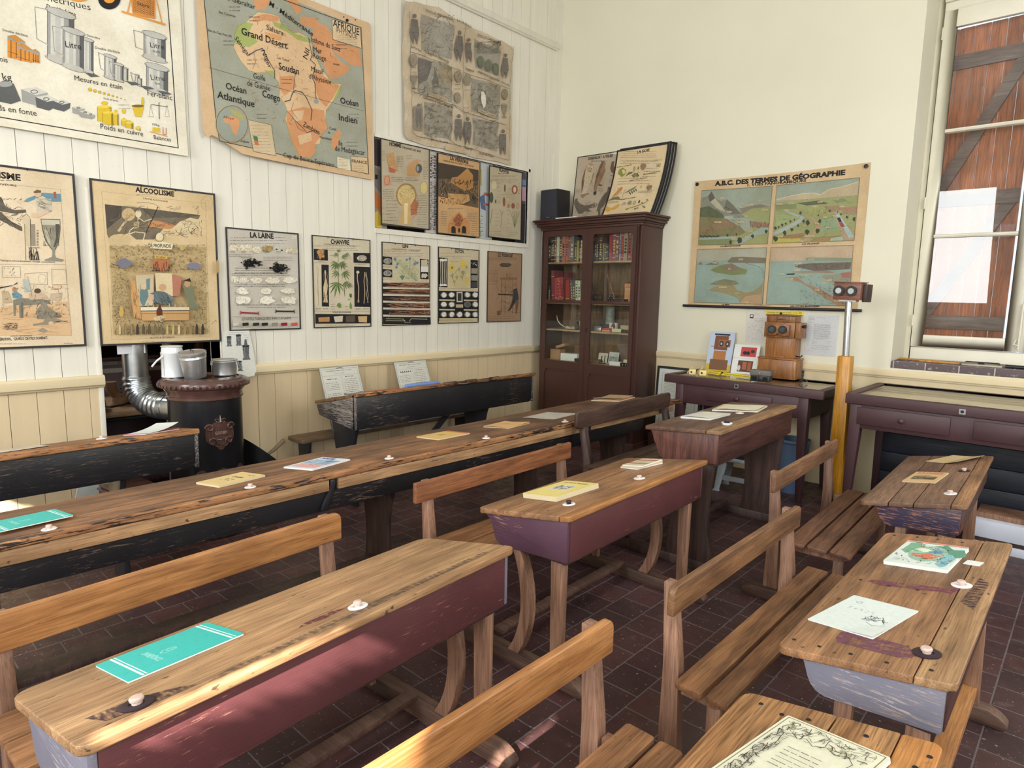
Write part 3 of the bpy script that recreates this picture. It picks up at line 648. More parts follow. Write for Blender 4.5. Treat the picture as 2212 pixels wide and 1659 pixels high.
# the long black desk: top, groove, bearer rails, front panel, trestle panels
def long_desk(name, label, x, y, yaw, L, w0, w1, h, k, zb, panels, topm, legs, brackets, cat='school desk', beam=None, apron=True, y0p=0, y1p=None, side=None, legx=(.12, .45), group=None):
    t = empty(name, (x, y, 0), yaw, label, cat, group); y1p = L if y1p is None else y1p
    mb = MB(); mb.prism([(-w0, 0), (-.062, 0), (-.062, L), (-w1, L)], 'z', -.026, 0); shear(mb, h, k).build('writing_board', topm, t, bevel=.004)
    mb = MB(); mb.box(-.060, 0, -.026, -.052, L, -.009).box(-.052, 0, -.026, -.038, L, -.013); shear(mb, h, k).build('pen_groove', M['black_paint'], t)
    mb = MB(); mb.box(-.037, 0, -.030, 0, L, .002); shear(mb, h, k).build('front_edge', M['edge_worn'], t, bevel=.008, seg=3)
    if apron:
        for a, e in apron: MB().box(-.030, a, h - .085, -.008, e, h - .032).build('bearer_rail', M['desk_oak'], t, bevel=.002)
    MB().prism([(y0p, zb), (y1p - .05, zb + .0), (y1p - .02, zb + .03), (y1p, h - .034), (y0p, h - .034)], 'x', -.052, -.032).build('front_panel', M['black_worn'], t, bevel=.002)
    for yy in brackets:
        P = bez((yy - .012, h - .035), (yy - .006, h - .09), (yy - .05, h - .12), (yy - .06, zb + .01), 6)
        MB().prism(P + [(a + .03, c) for a, c in P[::-1]], 'x', -.031, -.012).build('bracket', M['black_paint'], t, bevel=.003)
    if side:
        for yy in side: MB().prism([(-.03, h - .03), (-.03, zb), (-w0 + .06, zb + .05), (-w0 + .02, h - k * w0 - .03)], 'y', yy, yy + .02).build('side_panel', M['black_side'], t, bevel=.002)
    for yy in legs:
        a, e = legx; m_ = (a + e) / 2
        P = bez((-e, zb + .06), (-e + .03, zb - .12), (-m_ - .05, .3), (-e + .03, .0), 8) + bez((-a - .02, 0), (-m_ + .06, .3), (-a - .06, zb - .1), (-a + .02, zb + .06), 8)
        MB().prism(P, 'y', yy, yy + .03).build('leg_panel', M['black_paint'] if not beam else M['leg_dark'], t, bevel=.003)
    if beam:
        q = sorted(legs)
        for a, e in zip(q, q[1:]): MB().box(-beam[0], a + .031, beam[1], -beam[0] + .11, e - .001, beam[1] + .03).build('foot_board', M['leg_dark'], t, bevel=.003)
    return t
M['edge_worn'] = wood('worn_edge', C3(186, 132, 86), C3(140, 92, 56), paint=C3(34, 28, 26), pw=.55, pscale=.7)
LDK = long_desk('long_school_desk', 'very long black-painted school desk with worn brown top, across the middle of the room', 2.127, -6.3, -.0125, 5.35, .5, .76, .75, .09, .565,
    None, wood('long_desk_top', C3(160, 112, 74), C3(88, 66, 52), spots=.6, blotch=.5, paint=C3(58, 52, 52), pw=.72), (.75, 2.45, 3.68, 4.72), (2.02, 4.05), beam=(.34, .10), apron=[(0, 2.0), (2.05, 4.03), (4.06, 5.2)], y1p=4.80, side=(0.0,))
WDK = long_desk('wall_school_desk', 'black desk with steep top against the plank wall, two reading charts behind it', .87, -3.29, .006, 1.98, .56, .56, .875, .214, .60,
    None, wood('wall_desk_top', C3(156, 116, 78), C3(100, 74, 54), spots=.6), (.05, 1.42), (), apron=False, side=(.0, 1.96), legx=(.08, .42))
MB().prism([(.42, .02), (.48, .02), (1.1, .55), (1.04, .55)], 'x', -.25, -.22).build('diagonal_strut', M['black_paint'], WDK)
WNK = long_desk('school_desk', 'black desk with thick brown top beside the iron stove, pink exercise book on it', 1.05, -6.2, -.01, 1.745, .365, .365, .817, .137, .59,
    None, wood('near_desk_top', C3(176, 122, 78), C3(124, 82, 52), spots=.7), (.3, 1.35), (), apron=False, side=(1.725,), legx=(.05, .3))
# low bench by the plank wall, behind the black wall desk
t = empty('low_bench', (.06, -3.40, 0), 0, 'low narrow bench between black wall desk and plank wall', 'bench')
MB().prism(rrect(0, 0, .225, 2.0, .02, 3), 'z', .42, .45).build('seat', wood('bench_seat_wood', C3(134, 108, 84), C3(100, 78, 60)), t, bevel=.004)
for yy in (.07, 1.75): MB().prism([(.04, .42), (.20, .42), (.16, 0), (.075, 0)], 'y', yy, yy + .03).build('leg', M['black_paint'], t, bevel=.003)

# ---------------------------------------------------------------- inkwells
def inkwell(desk, lx, ly, h, k, label, cap=M['inkcap'], rim=M['china'], r=.027, dark=False):
    x, y, z = desk.location; a = desk.rotation_euler.z
    p = (x + lx * cos(a) - ly * sin(a), y + lx * sin(a) + ly * cos(a), h + k * lx)
    t = empty('inkwell', p, a, label, 'inkwell', 'inkwells set in the desk tops')
    t.rotation_euler = (0, -math.atan(k), a)
    MB().lathe([(.001, .0004), (r, .0004), (r * 1.02, .003), (r * .85, .0055), (r * .5, .004), (r * .42, .0015), (.001, .0015)], 28).build('rim', rim, t, smooth=True)
    MB().lathe([(.001, .002), (r * .3, .002), (r * .32, .007), (r * .40, .009), (r * .43, .014), (r * .36, .0175), (.001, .0185)], 24).build('stopper', cap, t, smooth=True)
    return t
kk = .089 / .457
inkwell(D1, -.085, .132, .76, kk, 'black rimmed inkwell at the near end of the nearest oak desk', rim=M['ink'], r=.034)
inkwell(D1, -.081, .691, .76, kk, 'white rimmed inkwell with pink stopper on the nearest oak desk')
kk = .078 / .491
inkwell(D2, -.129, .172, .755, kk, 'white rimmed inkwell with tall dark stopper beside the yellow picture book', cap=M['ink'])
inkwell(D2, -.112, .715, .755, kk, 'white rimmed inkwell near the far end of the middle desk')
kk = .068 / .418
inkwell(R1, -.086, .698, .705, kk, 'violet-stained white inkwell at the end of the long purple ink streak', r=.029)
inkwell(R1, -.085, .140, .705, kk, 'black inkwell beside the broad purple stain on the right-hand desk', rim=M['ink'], r=.033)
kk = .075 / .42
inkwell(R2, -.087, .206, .73, kk, 'white rimmed inkwell at the near end of the split-board desk')
inkwell(R2, -.091, .752, .73, kk, 'dark inkwell with pale stopper near the tan paper on the split-board desk', rim=M['ink'])
inkwell(D3, -.185, .715, .865, .039 / .48, 'small chipped white inkwell beside the cream papers on the tall dark desk')
t = empty('inkwell_cup', (3.235 - .075, -2.50 + .235, .862), 0, 'white china inkwell cup hanging in the corner of the tall dark desk', 'inkwell', 'inkwells set in the desk tops')
MB().lathe([(.001, -.035), (.016, -.034), (.024, -.015), (.026, .004), (.032, .006), (.032, .010), (.022, .010), (.018, -.02), (.001, -.024)], 28).build('cup', M['china'], t, smooth=True)
MB().lathe([(.014, -.01), (.014, .012), (.017, .014), (.017, .02), (.001, .021)], 18).build('stopper', M['ink'], t, smooth=True)
for i, (lx, ly, s) in enumerate(((-.052, .92, 'beside the turquoise notebook'), (-.055, 1.645, 'next to the cream booklet'), (-.055, 2.376, 'between comic and yellow booklets'), (-.06, 3.08, 'just past the yellow booklet'), (-.06, 3.83, 'in front of the blank white sheet'))):
    inkwell(LDK, lx, ly, .751, .09, 'pink stopped inkwell on the long black desk, ' + s, r=.024)
inkwell(WNK, -.20, 1.314, .817, .137, 'white rimmed inkwell on the desk beside the stove')
inkwell(WDK, -.30, .38, .875, .214, 'grey metal inkwell ring on the black wall desk', cap=M['ink'], rim=M['zinc'])
# ---------------------------------------------------------------- wall charts
BK, GY, CR_, BL = C3(30, 28, 30), C3(120, 116, 110), C3(226, 214, 188), C3(110, 150, 170)
def wallchart(name, rect, label, cat, group, art, edge=None, side='L', off=.012, fn=None, cuts=(0, 0), mat=None, hook=None):
    a0, z0, a1, z1 = rect
    loc = (off, a0, z0) if side == 'L' else (a0, -off, z0)
    t = empty(name, loc, 0, label, cat, group, rot=RL if side == 'L' else RB)
    art.build('sheet', t, mat, fn, cuts)
    if edge: border(t, a1 - a0, z1 - z0, edge, M['edging'])
    if hook:
        for hx in hook: MB().tube([(hx, z1 - z0 - .016, .006), (hx, z1 - z0 - .008, .010), (hx, z1 - z0 - .002, .006)], .0022, 8).build('hook', M['darkmetal'], t, smooth=True)
    return t
M['edging'] = plain('black_paper_edging', C3(34, 30, 30), .5, noise=.2, nscale=30)
# 1 --- measures
A = Art(1.709, 1.365, ((-2158, -2148), (1764, -607), (1869, 1558), (-1776, 969)), C3(228, 222, 206), .003, 1)
A.line([(1664, -100), (1670, 0), (1770, 1475)], .006, BK).line([(-1700, 858), (0, 1168), (1770, 1475)], .006, BK)
T = A.text
T('métriques', 440, -10, 915, 100, 66); T('Double Litre', 470, 82, 765, 165, 52, off=.01)
LG, MG, DG = C3(206, 204, 196), C3(158, 158, 156), C3(92, 94, 96)
def jug(x0, y0, x1, y1, hx=None, sk=.33, dark=0):
    d = (x1 - x0) * sk; w_ = x1 - x0
    A.poly([(x0, y0), (x1, y0 + d), (x1, y1 + d), (x0, y1)], LG if not dark else MG)
    for i, (a, e, c) in enumerate(((.0, .12, MG), (.3, .5, C3(186, 186, 182)), (.62, .8, MG), (.8, 1, DG))): A.poly([(x0 + w_ * a, y0 + d * a), (x0 + w_ * e, y0 + d * e), (x0 + w_ * e, y1 + d * e), (x0 + w_ * a, y1 + d * a)], c)
    P = lambda yy, g: [((x0 + x1) / 2 + w_ * (.5 + g) * cos(q), yy + d / 2 + d * (.5 + g) * cos(q) + w_ * .15 * sin(q)) for q in (k * pi / 8 for k in range(16))]
    A.poly(P(y0, .08), C3(188, 188, 184)); A.line(P(y0, .08), .0022, BK, True); A.poly(P(y1 - 6, .1), C3(190, 188, 182)); A.line(P(y1 - 6, .1)[:9], .0022, BK)
    A.line([(x0, y0), (x0, y1)], .002, BK).line([(x1, y0 + d), (x1, y1 + d)], .002, BK)
    if hx: A.line([(x0, y0 + 8), (hx, y0 - 20), (hx + 20, y0 + (y1 - y0) * .62), (x0, y0 + (y1 - y0) * .74)], .006, C3(200, 198, 190)).line([(x0, y0 + 8), (hx, y0 - 20), (hx + 20, y0 + (y1 - y0) * .62), (x0, y0 + (y1 - y0) * .74)], .0016, BK)
jug(480, 80, 745, 560, 355); jug(820, 370, 935, 690, None); jug(635, 270, 840, 640, 530); jug(1045, 540, 1160, 760, 985); jug(1225, 670, 1275, 800); jug(1140, 625, 1230, 790, 1090); jug(1345, 740, 1385, 840, 1300); jug(1370, 775, 1410, 855)
jug(1430, 320, 1645, 560, 1330, .28); jug(1455, 640, 1668, 880, None, .28); A.line([(1450, 390), (1470, 620)], .007, C3(190, 188, 182))
for x, y in ((850, 745), (1250, 830), (1390, 875), (1560, 925)): A.poly([(x, y - 25), (x + 100, y - 10), (x + 150, y + 14), (x + 60, y + 20)], DG)
T('Litre', 655, 460, 820, 490, 62); T('Litre', 1490, 470, 1635, 495, 50); T('huile', 1520, 520, 1595, 532, 24); T('Litre', 1497, 795, 1640, 810, 50); T('lait', 1540, 840, 1595, 848, 24)
T('Mesures en étain', 745, 792, 1225, 893, 50); T('Fer-blanc', 1463, 950, 1715, 1000, 52); T('Double décilitre', 948, 478, 1195, 535, 26, off=0); T('Demi-litre', 868, 355, 1000, 390, 22); T('Double décilitre', 30, 300, 285, 362, 24)
T('ois', 0, 605, 85, 620, 52); T('5 kg', -60, 780, 125, 800, 66); T('Poids en fonte', -140, 1080, 370, 1155, 58); T('Poids en cuivre', 995, 1280, 1425, 1360, 52); T('Balances', 1525, 1385, 1700, 1412, 42); T('Poids en lames', 1035, 985, 1180, 1012, 17); T('100kg', 1510, 1248, 1585, 1258, 22); T('Stère', 1365, 50, 1490, 85, 34)
OR = C3(222, 150, 66); YE = C3(214, 184, 50)
for x0, y0, x1, y1 in ((80, 350, 255, 600), (185, 440, 328, 620), (325, 490, 402, 625)):
    d = (x1 - x0) * .33; A.poly([(x0, y0), (x1, y0 + d), (x1, y1), (x0, y1 - d * .6)], OR); A.poly([(x0, y0), (x1, y0 + d), (x1, y0 + d + 30), (x0, y0 + 36)], MG)
    for a in (.2, .5, .78): A.line([(x0 + (x1 - x0) * a, y0 + d * a + 35), (x0 + (x1 - x0) * a, y1 - d * .5)], .004, C3(120, 80, 40))
    A.line([(x0, (y0 + y1) / 2 + 30), (x1, (y0 + y1) / 2 + 30 + d)], .002, BK); A.poly([(x0, y0), (x0 + (x1 - x0) * .45, y0 - 10), (x1, y0 + d), (x0 + (x1 - x0) * .5, y0 + d * 1.0)], C3(196, 140, 70))
A.poly([(-40, 830), (60, 790), (140, 830), (210, 1000), (110, 1035), (-60, 1000)], DG).ell(50, 835, 78, 28, MG)
for x, y, s in ((340, 930, 1.15), (460, 1000, .95), (615, 1030, .75), (780, 1085, .55), (845, 1125, .5), (900, 1145, .4)):
    A.poly([(x - 110 * s, y - 40 * s), (x + 20 * s, y - 60 * s), (x + 120 * s, y - 10 * s), (x + 110 * s, y + 60 * s), (x + 30 * s, y + 105 * s), (x - 100 * s, y + 70 * s)], DG if s < 1 and s > .7 else MG); A.poly([(x - 110 * s, y - 40 * s), (x + 20 * s, y - 60 * s), (x + 120 * s, y - 10 * s), (x + 15 * s, y + 12 * s)], LG); A.ring(x + 5, y - 18 * s, 30 * s, 14 * s, .003, BK)
for i in range(9): A.ell(900 + i * 48 - i * i * .6, 888 + i * 13, 18 - i * 1.7, 18 - i * 1.7, YE, 8).ring(900 + i * 48 - i * i * .6, 888 + i * 13, 18 - i * 1.7, 18 - i * 1.7, .0012, C3(120, 100, 40), 8)
for x0, y0, x1, y1 in ((972, 1060, 1110, 1220), (1022, 1120, 1135, 1248), (1125, 1130, 1180, 1250), (1205, 1195, 1262, 1262), (1245, 1220, 1325, 1285), (1350, 1270, 1395, 1305)):
    A.poly([(x0, y0), (x1, y0 + 8), (x1, y1), (x0, y1 - 14)], YE); A.poly([(x1 - (x1 - x0) * .25, y0 + 8), (x1, y0 + 8), (x1, y1), (x1 - (x1 - x0) * .25, y1)], C3(150, 126, 30)); A.ell((x0 + x1) / 2, y0, (x1 - x0) / 2, 14, C3(226, 200, 80), 12).ell((x0 + x1) / 2, y0 - (y1 - y0) * .22, (x1 - x0) * .24, (y1 - y0) * .12, YE, 12); A.line([(x0, y0), (x0, y1 - 14)], .0014, BK)
A.poly([(1310, 1045), (1430, 1065), (1405, 1165), (1345, 1160)], YE).ell(1418, 1015, 14, 50, YE).ell(1372, 1056, 60, 14, C3(120, 100, 40)); A.poly([(1210, 1085), (1255, 1090), (1245, 1130), (1220, 1130)], YE)
A.line([(1500, 1040), (1665, 1065)], .003, BK).line([(1580, 1020), (1583, 1185)], .004, BK)
for x in (1500, 1660): A.line([(x, 1045), (x - 20, 1160), (x + 25, 1165), (x, 1045)], .0012, BK)
A.poly([(1515, 1268), (1590, 1275), (1590, 1320), (1515, 1312)], YE).line([(1490, 1312), (1660, 1358)], .006, OR).line([(1620, 1270), (1620, 1335), (1650, 1340), (1650, 1275)], .004, C3(180, 90, 50)).lines(1180, 1045, 1310, 1080, 2)
A.poly([(1300, -60), (1320, 145), (1545, 190), (1545, -60)], C3(206, 140, 74)); A.line([(1215, 115), (1640, 245)], .012, OR).line([(1300, 0), (1270, 125)], .006, OR).line([(1560, 0), (1610, 225)], .006, OR)
for i in range(7):
    for j in range(7): A.ring(1340 + i * 30, 5 + j * 22 + i * 7 - 30, 12, 10, .0014, C3(70, 40, 24), 7)
T('Stère', 1365, 48, 1490, 82, 34); A.ell(1090, -20, 112, 112, BK, 28).ell(1090, -30, 62, 62, OR, 20); A.ell(790, -20, 90, 30, OR)
t = wallchart('wall_chart', (-5.75, 2.485, -4.041, 3.85), 'large white wall chart of pewter jugs and weights, top left of the plank wall', 'poster', None, A, fn=lambda x, y, z: (x, y, z + .012 * sin(x * 5) * sin(y * 3) + .02 * max(0, 1 - y / .3) ** 2), cuts=(20, 14))

# 2 --- Africa
afro = [(0, 0), (1.41, 0), (1.41, 1.23), (0, 1.23)]
ol = [(.0, .13), (.02, .075), (.055, .10), (.10, .085), (.17, .05), (.26, .005), (.40, .0), (1.40, -.012), (1.41, .0), (1.405, .6), (1.395, 1.215), (1.38, 1.23), (.7, 1.235), (0, 1.235)]
A = Art(1.41, 1.23, ((77, -387), (1667, 218), (1681, 1600), (155, 1337)), C3(208, 178, 142), .003, 2, outline=ol); T = A.text
A.poly([(125, -330), (1570, 250), (1640, 1560), (285, 1270)], C3(160, 162, 148))
LAND, ORG, GRN = C3(218, 186, 148), C3(210, 152, 108), C3(164, 174, 104)
A.poly([(600, 0), (640, -160), (760, -120), (745, 30), (690, 95), (630, 92), (610, 60)], ORG).poly([(870, -60), (1000, 10), (1010, 60), (960, 60), (900, 20)], ORG).poly([(930, -40), (1030, 60), (1040, 110), (990, 130), (950, 60)], ORG)
A.poly([(1030, 150), (1160, 160), (1200, 215), (1260, 235), (1330, 330), (1400, 390), (1560, 440), (1575, 600), (1480, 580), (1420, 530), (1330, 460), (1280, 400), (1200, 300), (1130, 250), (1040, 230), (1025, 190)], ORG)
A.poly([(1140, 260), (1240, 330), (1330, 480), (1400, 560), (1475, 600), (1450, 650), (1380, 690), (1300, 710), (1260, 640), (1210, 530), (1150, 420), (1130, 340)], ORG)
AFR = [(575, 165), (640, 112), (740, 125), (830, 150), (850, 220), (920, 270), (960, 300), (1010, 290), (1100, 345), (1130, 400), (1135, 470), (1180, 540), (1210, 610), (1260, 670), (1310, 740), (1400, 755), (1380, 850), (1320, 910), (1260, 990), (1255, 1080), (1275, 1150), (1220, 1200), (1205, 1290), (1160, 1300), (1165, 1370), (1120, 1420), (1010, 1410), (990, 1340), (940, 1260), (920, 1180), (895, 1110), (885, 1060), (905, 1000), (880, 930), (830, 870), (835, 800), (825, 740), (790, 700), (720, 655), (640, 660), (560, 640), (490, 560), (450, 490), (420, 420), (440, 370), (430, 320), (460, 240), (530, 205)]
A.poly(AFR, LAND)
A.poly([(460, 240), (530, 205), (600, 220), (560, 290), (640, 380), (560, 430), (440, 400), (430, 320)], GRN).poly([(770, 195), (850, 220), (960, 300), (1100, 345), (1120, 390), (1000, 360), (900, 290), (790, 240)], GRN).poly([(690, 640), (780, 640), (800, 700), (720, 655)], GRN).poly([(1400, 755), (1380, 850), (1320, 910), (1345, 850), (1375, 790)], GRN)
A.poly([(600, 160), (700, 130), (830, 155), (820, 200), (700, 190), (590, 200)], ORG).poly([(700, 290), (860, 330), (850, 370), (720, 350)], C3(216, 160, 110)).poly([(835, 690), (960, 680), (990, 780), (880, 860), (835, 800)], ORG).poly([(1150, 620), (1290, 720), (1380, 770), (1320, 880), (1260, 960), (1200, 900), (1150, 780)], ORG)
A.poly([(905, 1000), (1050, 960), (1240, 990), (1255, 1080), (1275, 1150), (1220, 1200), (1160, 1290), (1165, 1370), (1120, 1420), (1010, 1410), (940, 1260), (895, 1110)], ORG).poly([(960, 1000), (1060, 990), (1040, 1080), (960, 1090)], LAND).poly([(1000, 1220), (1120, 1190), (1130, 1260), (1020, 1300)], LAND)
A.poly([(1380, 1145), (1395, 1200), (1370, 1300), (1330, 1345), (1308, 1320), (1315, 1230), (1350, 1185)], ORG); A.line([(1380, 1145), (1395, 1200), (1370, 1300), (1330, 1345), (1308, 1320), (1315, 1230), (1350, 1185)], .002, GRN, True); A.line(AFR, .0028, C3(130, 150, 80), True)
A.scrib(560, 420, 1350, 1380, 90, [C3(180, 110, 60), C3(150, 96, 60), C3(200, 130, 80)], (15, 45), (.0012, .003)); A.scrib(600, 150, 1550, 560, 60, [C3(170, 104, 60), C3(190, 120, 70)], (10, 40), (.0012, .003))
RV = C3(60, 70, 84)
A.line([(1100, 345), (1115, 430), (1130, 500), (1115, 540), (1160, 580), (1150, 640), (1130, 690), (1160, 760), (1160, 830), (1170, 900)], .005, RV).line([(880, 915), (930, 900), (950, 840), (975, 815), (1040, 830), (1080, 880), (1130, 990), (1120, 1080)], .006, RV).line([(560, 500), (620, 460), (680, 440), (740, 560), (790, 640), (790, 710)], .005, RV).line([(1205, 1200), (1160, 1170), (1080, 1190), (1050, 1150), (950, 1060)], .004, RV).line([(960, 830), (970, 700), (990, 640)], .003, RV).line([(900, 1000), (960, 1060), (1000, 1150), (1060, 1180)], .002, RV).line([(960, 920), (940, 990), (990, 1060)], .002, RV).line([(600, 470), (620, 560), (590, 620)], .002, RV).ell(1168, 910, 22, 20, C3(150, 160, 164))
A.line([(205, 610), (850, 800), (1600, 995)], .002, C3(70, 70, 66)).line([(125, -330), (160, 0), (285, 1270), (1640, 1560), (1570, 250), (860, 0), (500, -180)], .004, BK)
A.poly([(1310, 175), (1560, 250), (1575, 435), (1318, 355)], C3(214, 190, 156)).line([(1310, 175), (1560, 250), (1575, 435), (1318, 355)], .0025, BK, True)
T('AFRIQUE', 1320, 235, 1555, 320, 62, bold=.6); T('PHYSIQUE', 1350, 290, 1538, 355, 42); A.lines(1370, 318, 1540, 400, 5, x0b=1330, x1b=1565)
T('Grand Désert', 488, 312, 905, 445, 62, off=.012); T('Sahara', 712, 270, 870, 328, 48); T('Soudan', 825, 625, 1015, 675, 62, off=.012); T('Congo', 675, 870, 838, 918, 62, off=.012); T('Sénégal', 425, 350, 548, 515, 44); T('Niger', 665, 455, 735, 620, 40); T('Zambèze', 1045, 1130, 1195, 1210, 46)
T('M · Méditerranée', 735, 50, 1135, 330, 46, off=.012); T('Nil', 1085, 545, 1110, 450, 50); T('Isthme de Suez', 1120, 375, 1385, 465, 46); T('Mer', 1140, 465, 1220, 485, 46); T('Rouge', 1135, 520, 1260, 552, 48); T('Massif', 1120, 640, 1235, 670, 46); T("d'Abyssinie", 1100, 705, 1305, 760, 46)
T('Golfe', 595, 705, 705, 735, 48); T('de Guinée', 540, 770, 750, 822, 50); T('Océan', 350, 800, 538, 850, 58, off=.012); T('Atlantique', 278, 880, 608, 968, 62, off=.012); T('Océan', 1385, 925, 1550, 958, 54, off=.012); T('Indien', 1370, 1075, 1542, 1112, 58, off=.012); T('Ile', 1370, 1300, 1408, 1308, 42); T('de Madagascar', 1338, 1350, 1605, 1392, 46); T('Cap de Bonne-Espérance', 862, 1410, 1335, 1498, 42); T('de Gibraltar', 330, -5, 615, 92, 46); T('Iles Canaries', 290, 125, 440, 165, 22); T('Iles du Cap Vert (P)', 195, 285, 405, 345, 22); T('La Terre dans l\'Espace', 312, 1245, 552, 1290, 24); T('Canal', 1288, 1160, 1350, 1170, 24); T('de', 1272, 1195, 1298, 1200, 22); T('Mozambique', 1200, 1240, 1310, 1258, 22); T('Afrique', 330, 1055, 425, 1075, 24); T('Lac Tchad', 812, 530, 920, 560, 22); T('FRANCE', 1490, 1455, 1628, 1470, 26, bold=.6); T('ARABIE', 1320, 582, 1380, 592, 16); T('Légende', 620, 1125, 680, 1135, 14)
A.ell(405, 1118, 148, 172, C3(196, 160, 120), 32).ell(405, 1118, 140, 165, C3(150, 156, 146), 32).ring(405, 1118, 140, 165, .003, BK, 32); A.poly([(330, 1070), (400, 1040), (470, 1075), (470, 1130), (440, 1225), (410, 1190), (390, 1120), (340, 1100)], ORG).poly([(380, 985), (450, 990), (520, 1050), (500, 1090), (440, 1050)], C3(170, 166, 110)); T('Afrique', 330, 1062, 425, 1080, 24)
A.poly([(548, 1078), (758, 1125), (795, 1400), (590, 1365)], C3(204, 184, 152)).line([(548, 1078), (758, 1125), (795, 1400), (590, 1365)], .002, BK, True).lines(570, 1130, 740, 1360, 9, x0b=600, x1b=780); A.poly([(592, 1220), (632, 1228), (636, 1270), (600, 1262)], C3(70, 120, 90)).poly([(600, 1262), (636, 1270), (640, 1310), (604, 1302)], C3(196, 110, 70))
A.poly([(1358, 1408), (1470, 1430), (1480, 1530), (1362, 1505)], CR_).lines(1370, 1430, 1470, 1510, 7).poly([(1480, 1400), (1625, 1415), (1638, 1558), (1492, 1530)], C3(212, 186, 150)).line([(1480, 1400), (1625, 1415), (1638, 1558), (1492, 1530)], .002, BK, True).text('FRANCE', 1488, 1455, 1626, 1472, 26, bold=.6).lines(1500, 1490, 1610, 1530, 3)
for x, y in ((380, 70), (330, 375), (560, 160), (625, 1030), (820, 400), (1345, 405), (1460, 1025), (1440, 1275), (1450, 1310), (540, 545), (850, 715)): A.lines(x, y, x + 110, y + 34, 2, wd=.0028)
A.ell(1445, 185, 14, 15, BK, 12); A.ell(1415, 155, 6, 6, BK, 8).ell(1520, 180, 6, 6, BK, 8)
def afn(x, y, z):
    c = max(0, 1 - (y + x * .25) / .28); return (x, y, z + .02 + .012 * sin(x * 4.2) * (1 - y * .4) + .05 * c * c)
wallchart('wall_map', (-3.94, 2.55, -2.53, 3.78), 'old physical map of Africa with torn, curling lower left corner', 'map', None, A, fn=afn, cuts=(22, 16))

# 3 --- crumpled history chart under plastic
A = Art(1.365, 1.145, ((294, 15), (1263, 432), (1244, 1485), (298, 1264)), C3(196, 180, 158), .002, 3, outline=[(.0, .06), (.03, .02), (.25, .0), (.55, .02), (.85, -.005), (1.2, .012), (1.365, .0), (1.37, .4), (1.355, .8), (1.365, 1.13), (1.2, 1.15), (.9, 1.165), (.55, 1.17), (.36, 1.2), (.1, 1.17), (.0, 1.14), (-.012, .7)]); T = A.text
D1_, D2_, D3_ = C3(128, 120, 112), C3(154, 148, 138), C3(112, 106, 102)
for P in ([(443, 130), (735, 240), (722, 538), (446, 450)], [(418, 515), (730, 600), (722, 925), (415, 835)], [(475, 910), (735, 975), (725, 1255), (462, 1210)], [(920, 350), (1150, 460), (1145, 690), (928, 610)], [(895, 700), (1165, 775), (1140, 1080), (893, 1000)], [(905, 1055), (1145, 1110), (1135, 1360), (905, 1300)]): A.poly(P, D2_)
A.poly([(600, 590), (725, 620), (720, 760), (600, 720)], C3(160, 146, 120)).poly([(560, 600), (590, 700), (600, 760), (540, 760)], D3_); A.poly([(415, 520), (540, 560), (500, 720), (420, 760)], D3_)
for b_ in ((445, 150, 730, 520), (418, 560, 725, 890), (470, 930, 728, 1240), (895, 740, 1145, 1050), (910, 1080, 1138, 1330), (930, 380, 1145, 480)): A.scrib(*b_, 130, [D1_, D3_, C3(150, 140, 122), C3(104, 108, 96)], (14, 60), (.0015, .005))
for x, y in ((975, 560), (1045, 590), (1110, 625)): A.ell(x, y, 28, 52, C3(104, 110, 92)); A.ring(x, y, 30, 54, .003, D3_)
def fig(x, y, h, c=D3_): A.ell(x, y - h * .42, h * .06, h * .07, c, 10).poly([(x - h * .1, y - h * .33), (x + h * .1, y - h * .31), (x + h * .13, y + h * .12), (x + h * .07, y + h * .5), (x, y + h * .18), (x - h * .06, y + h * .5), (x - h * .14, y + h * .1)], c).scrib(x - h * .12, y - h * .3, x + h * .12, y + h * .3, 14, [C3(150, 138, 120), BK], (8, 26), (.0012, .003))
for q in ((385, 270, 290), (778, 420, 280), (868, 460, 230), (1190, 600, 230), (775, 1150, 250), (850, 1180, 260), (1175, 1280, 240)): fig(*q)
A.poly([(370, 960), (440, 930), (455, 1060), (440, 1180), (370, 1170), (360, 1060)], C3(140, 128, 112)); fig(410, 1050, 240)
for x, y, r in ((370, 545, 32), (778, 690, 30), (857, 715, 28), (768, 880, 28), (1195, 845, 26)): A.ell(x, y, r, r * 1.7, C3(148, 138, 120)).ring(x, y, r, r * 1.7, .003, D3_); A.scrib(x - r * .5, y - r, x + r * .5, y + r, 8, [D3_], (8, 20), (.0015, .003))
for x, y in ((378, 730), (1185, 990)): A.poly([(x - 32, y - 50), (x + 32, y - 45), (x + 14, y + 15), (x + 6, y + 50), (x + 22, y + 72), (x - 18, y + 66), (x - 4, y + 40), (x - 14, y + 15)], C3(138, 128, 112)).ring(x, y - 46, 32, 10, .002, D3_)
LN = C3(64, 56, 54)
A.line([(333, 110), (345, 470), (350, 820), (355, 1180), (400, 1225), (800, 1310), (1225, 1440), (1232, 1100), (1240, 780), (1255, 420)], .003, LN).line([(825, 235), (820, 640), (815, 990), (830, 1330)], .003, LN).line([(340, 468), (800, 635)], .003, LN).line([(825, 655), (1235, 798)], .003, LN).line([(350, 820), (780, 965), (830, 1010), (1200, 1125)], .003, LN)
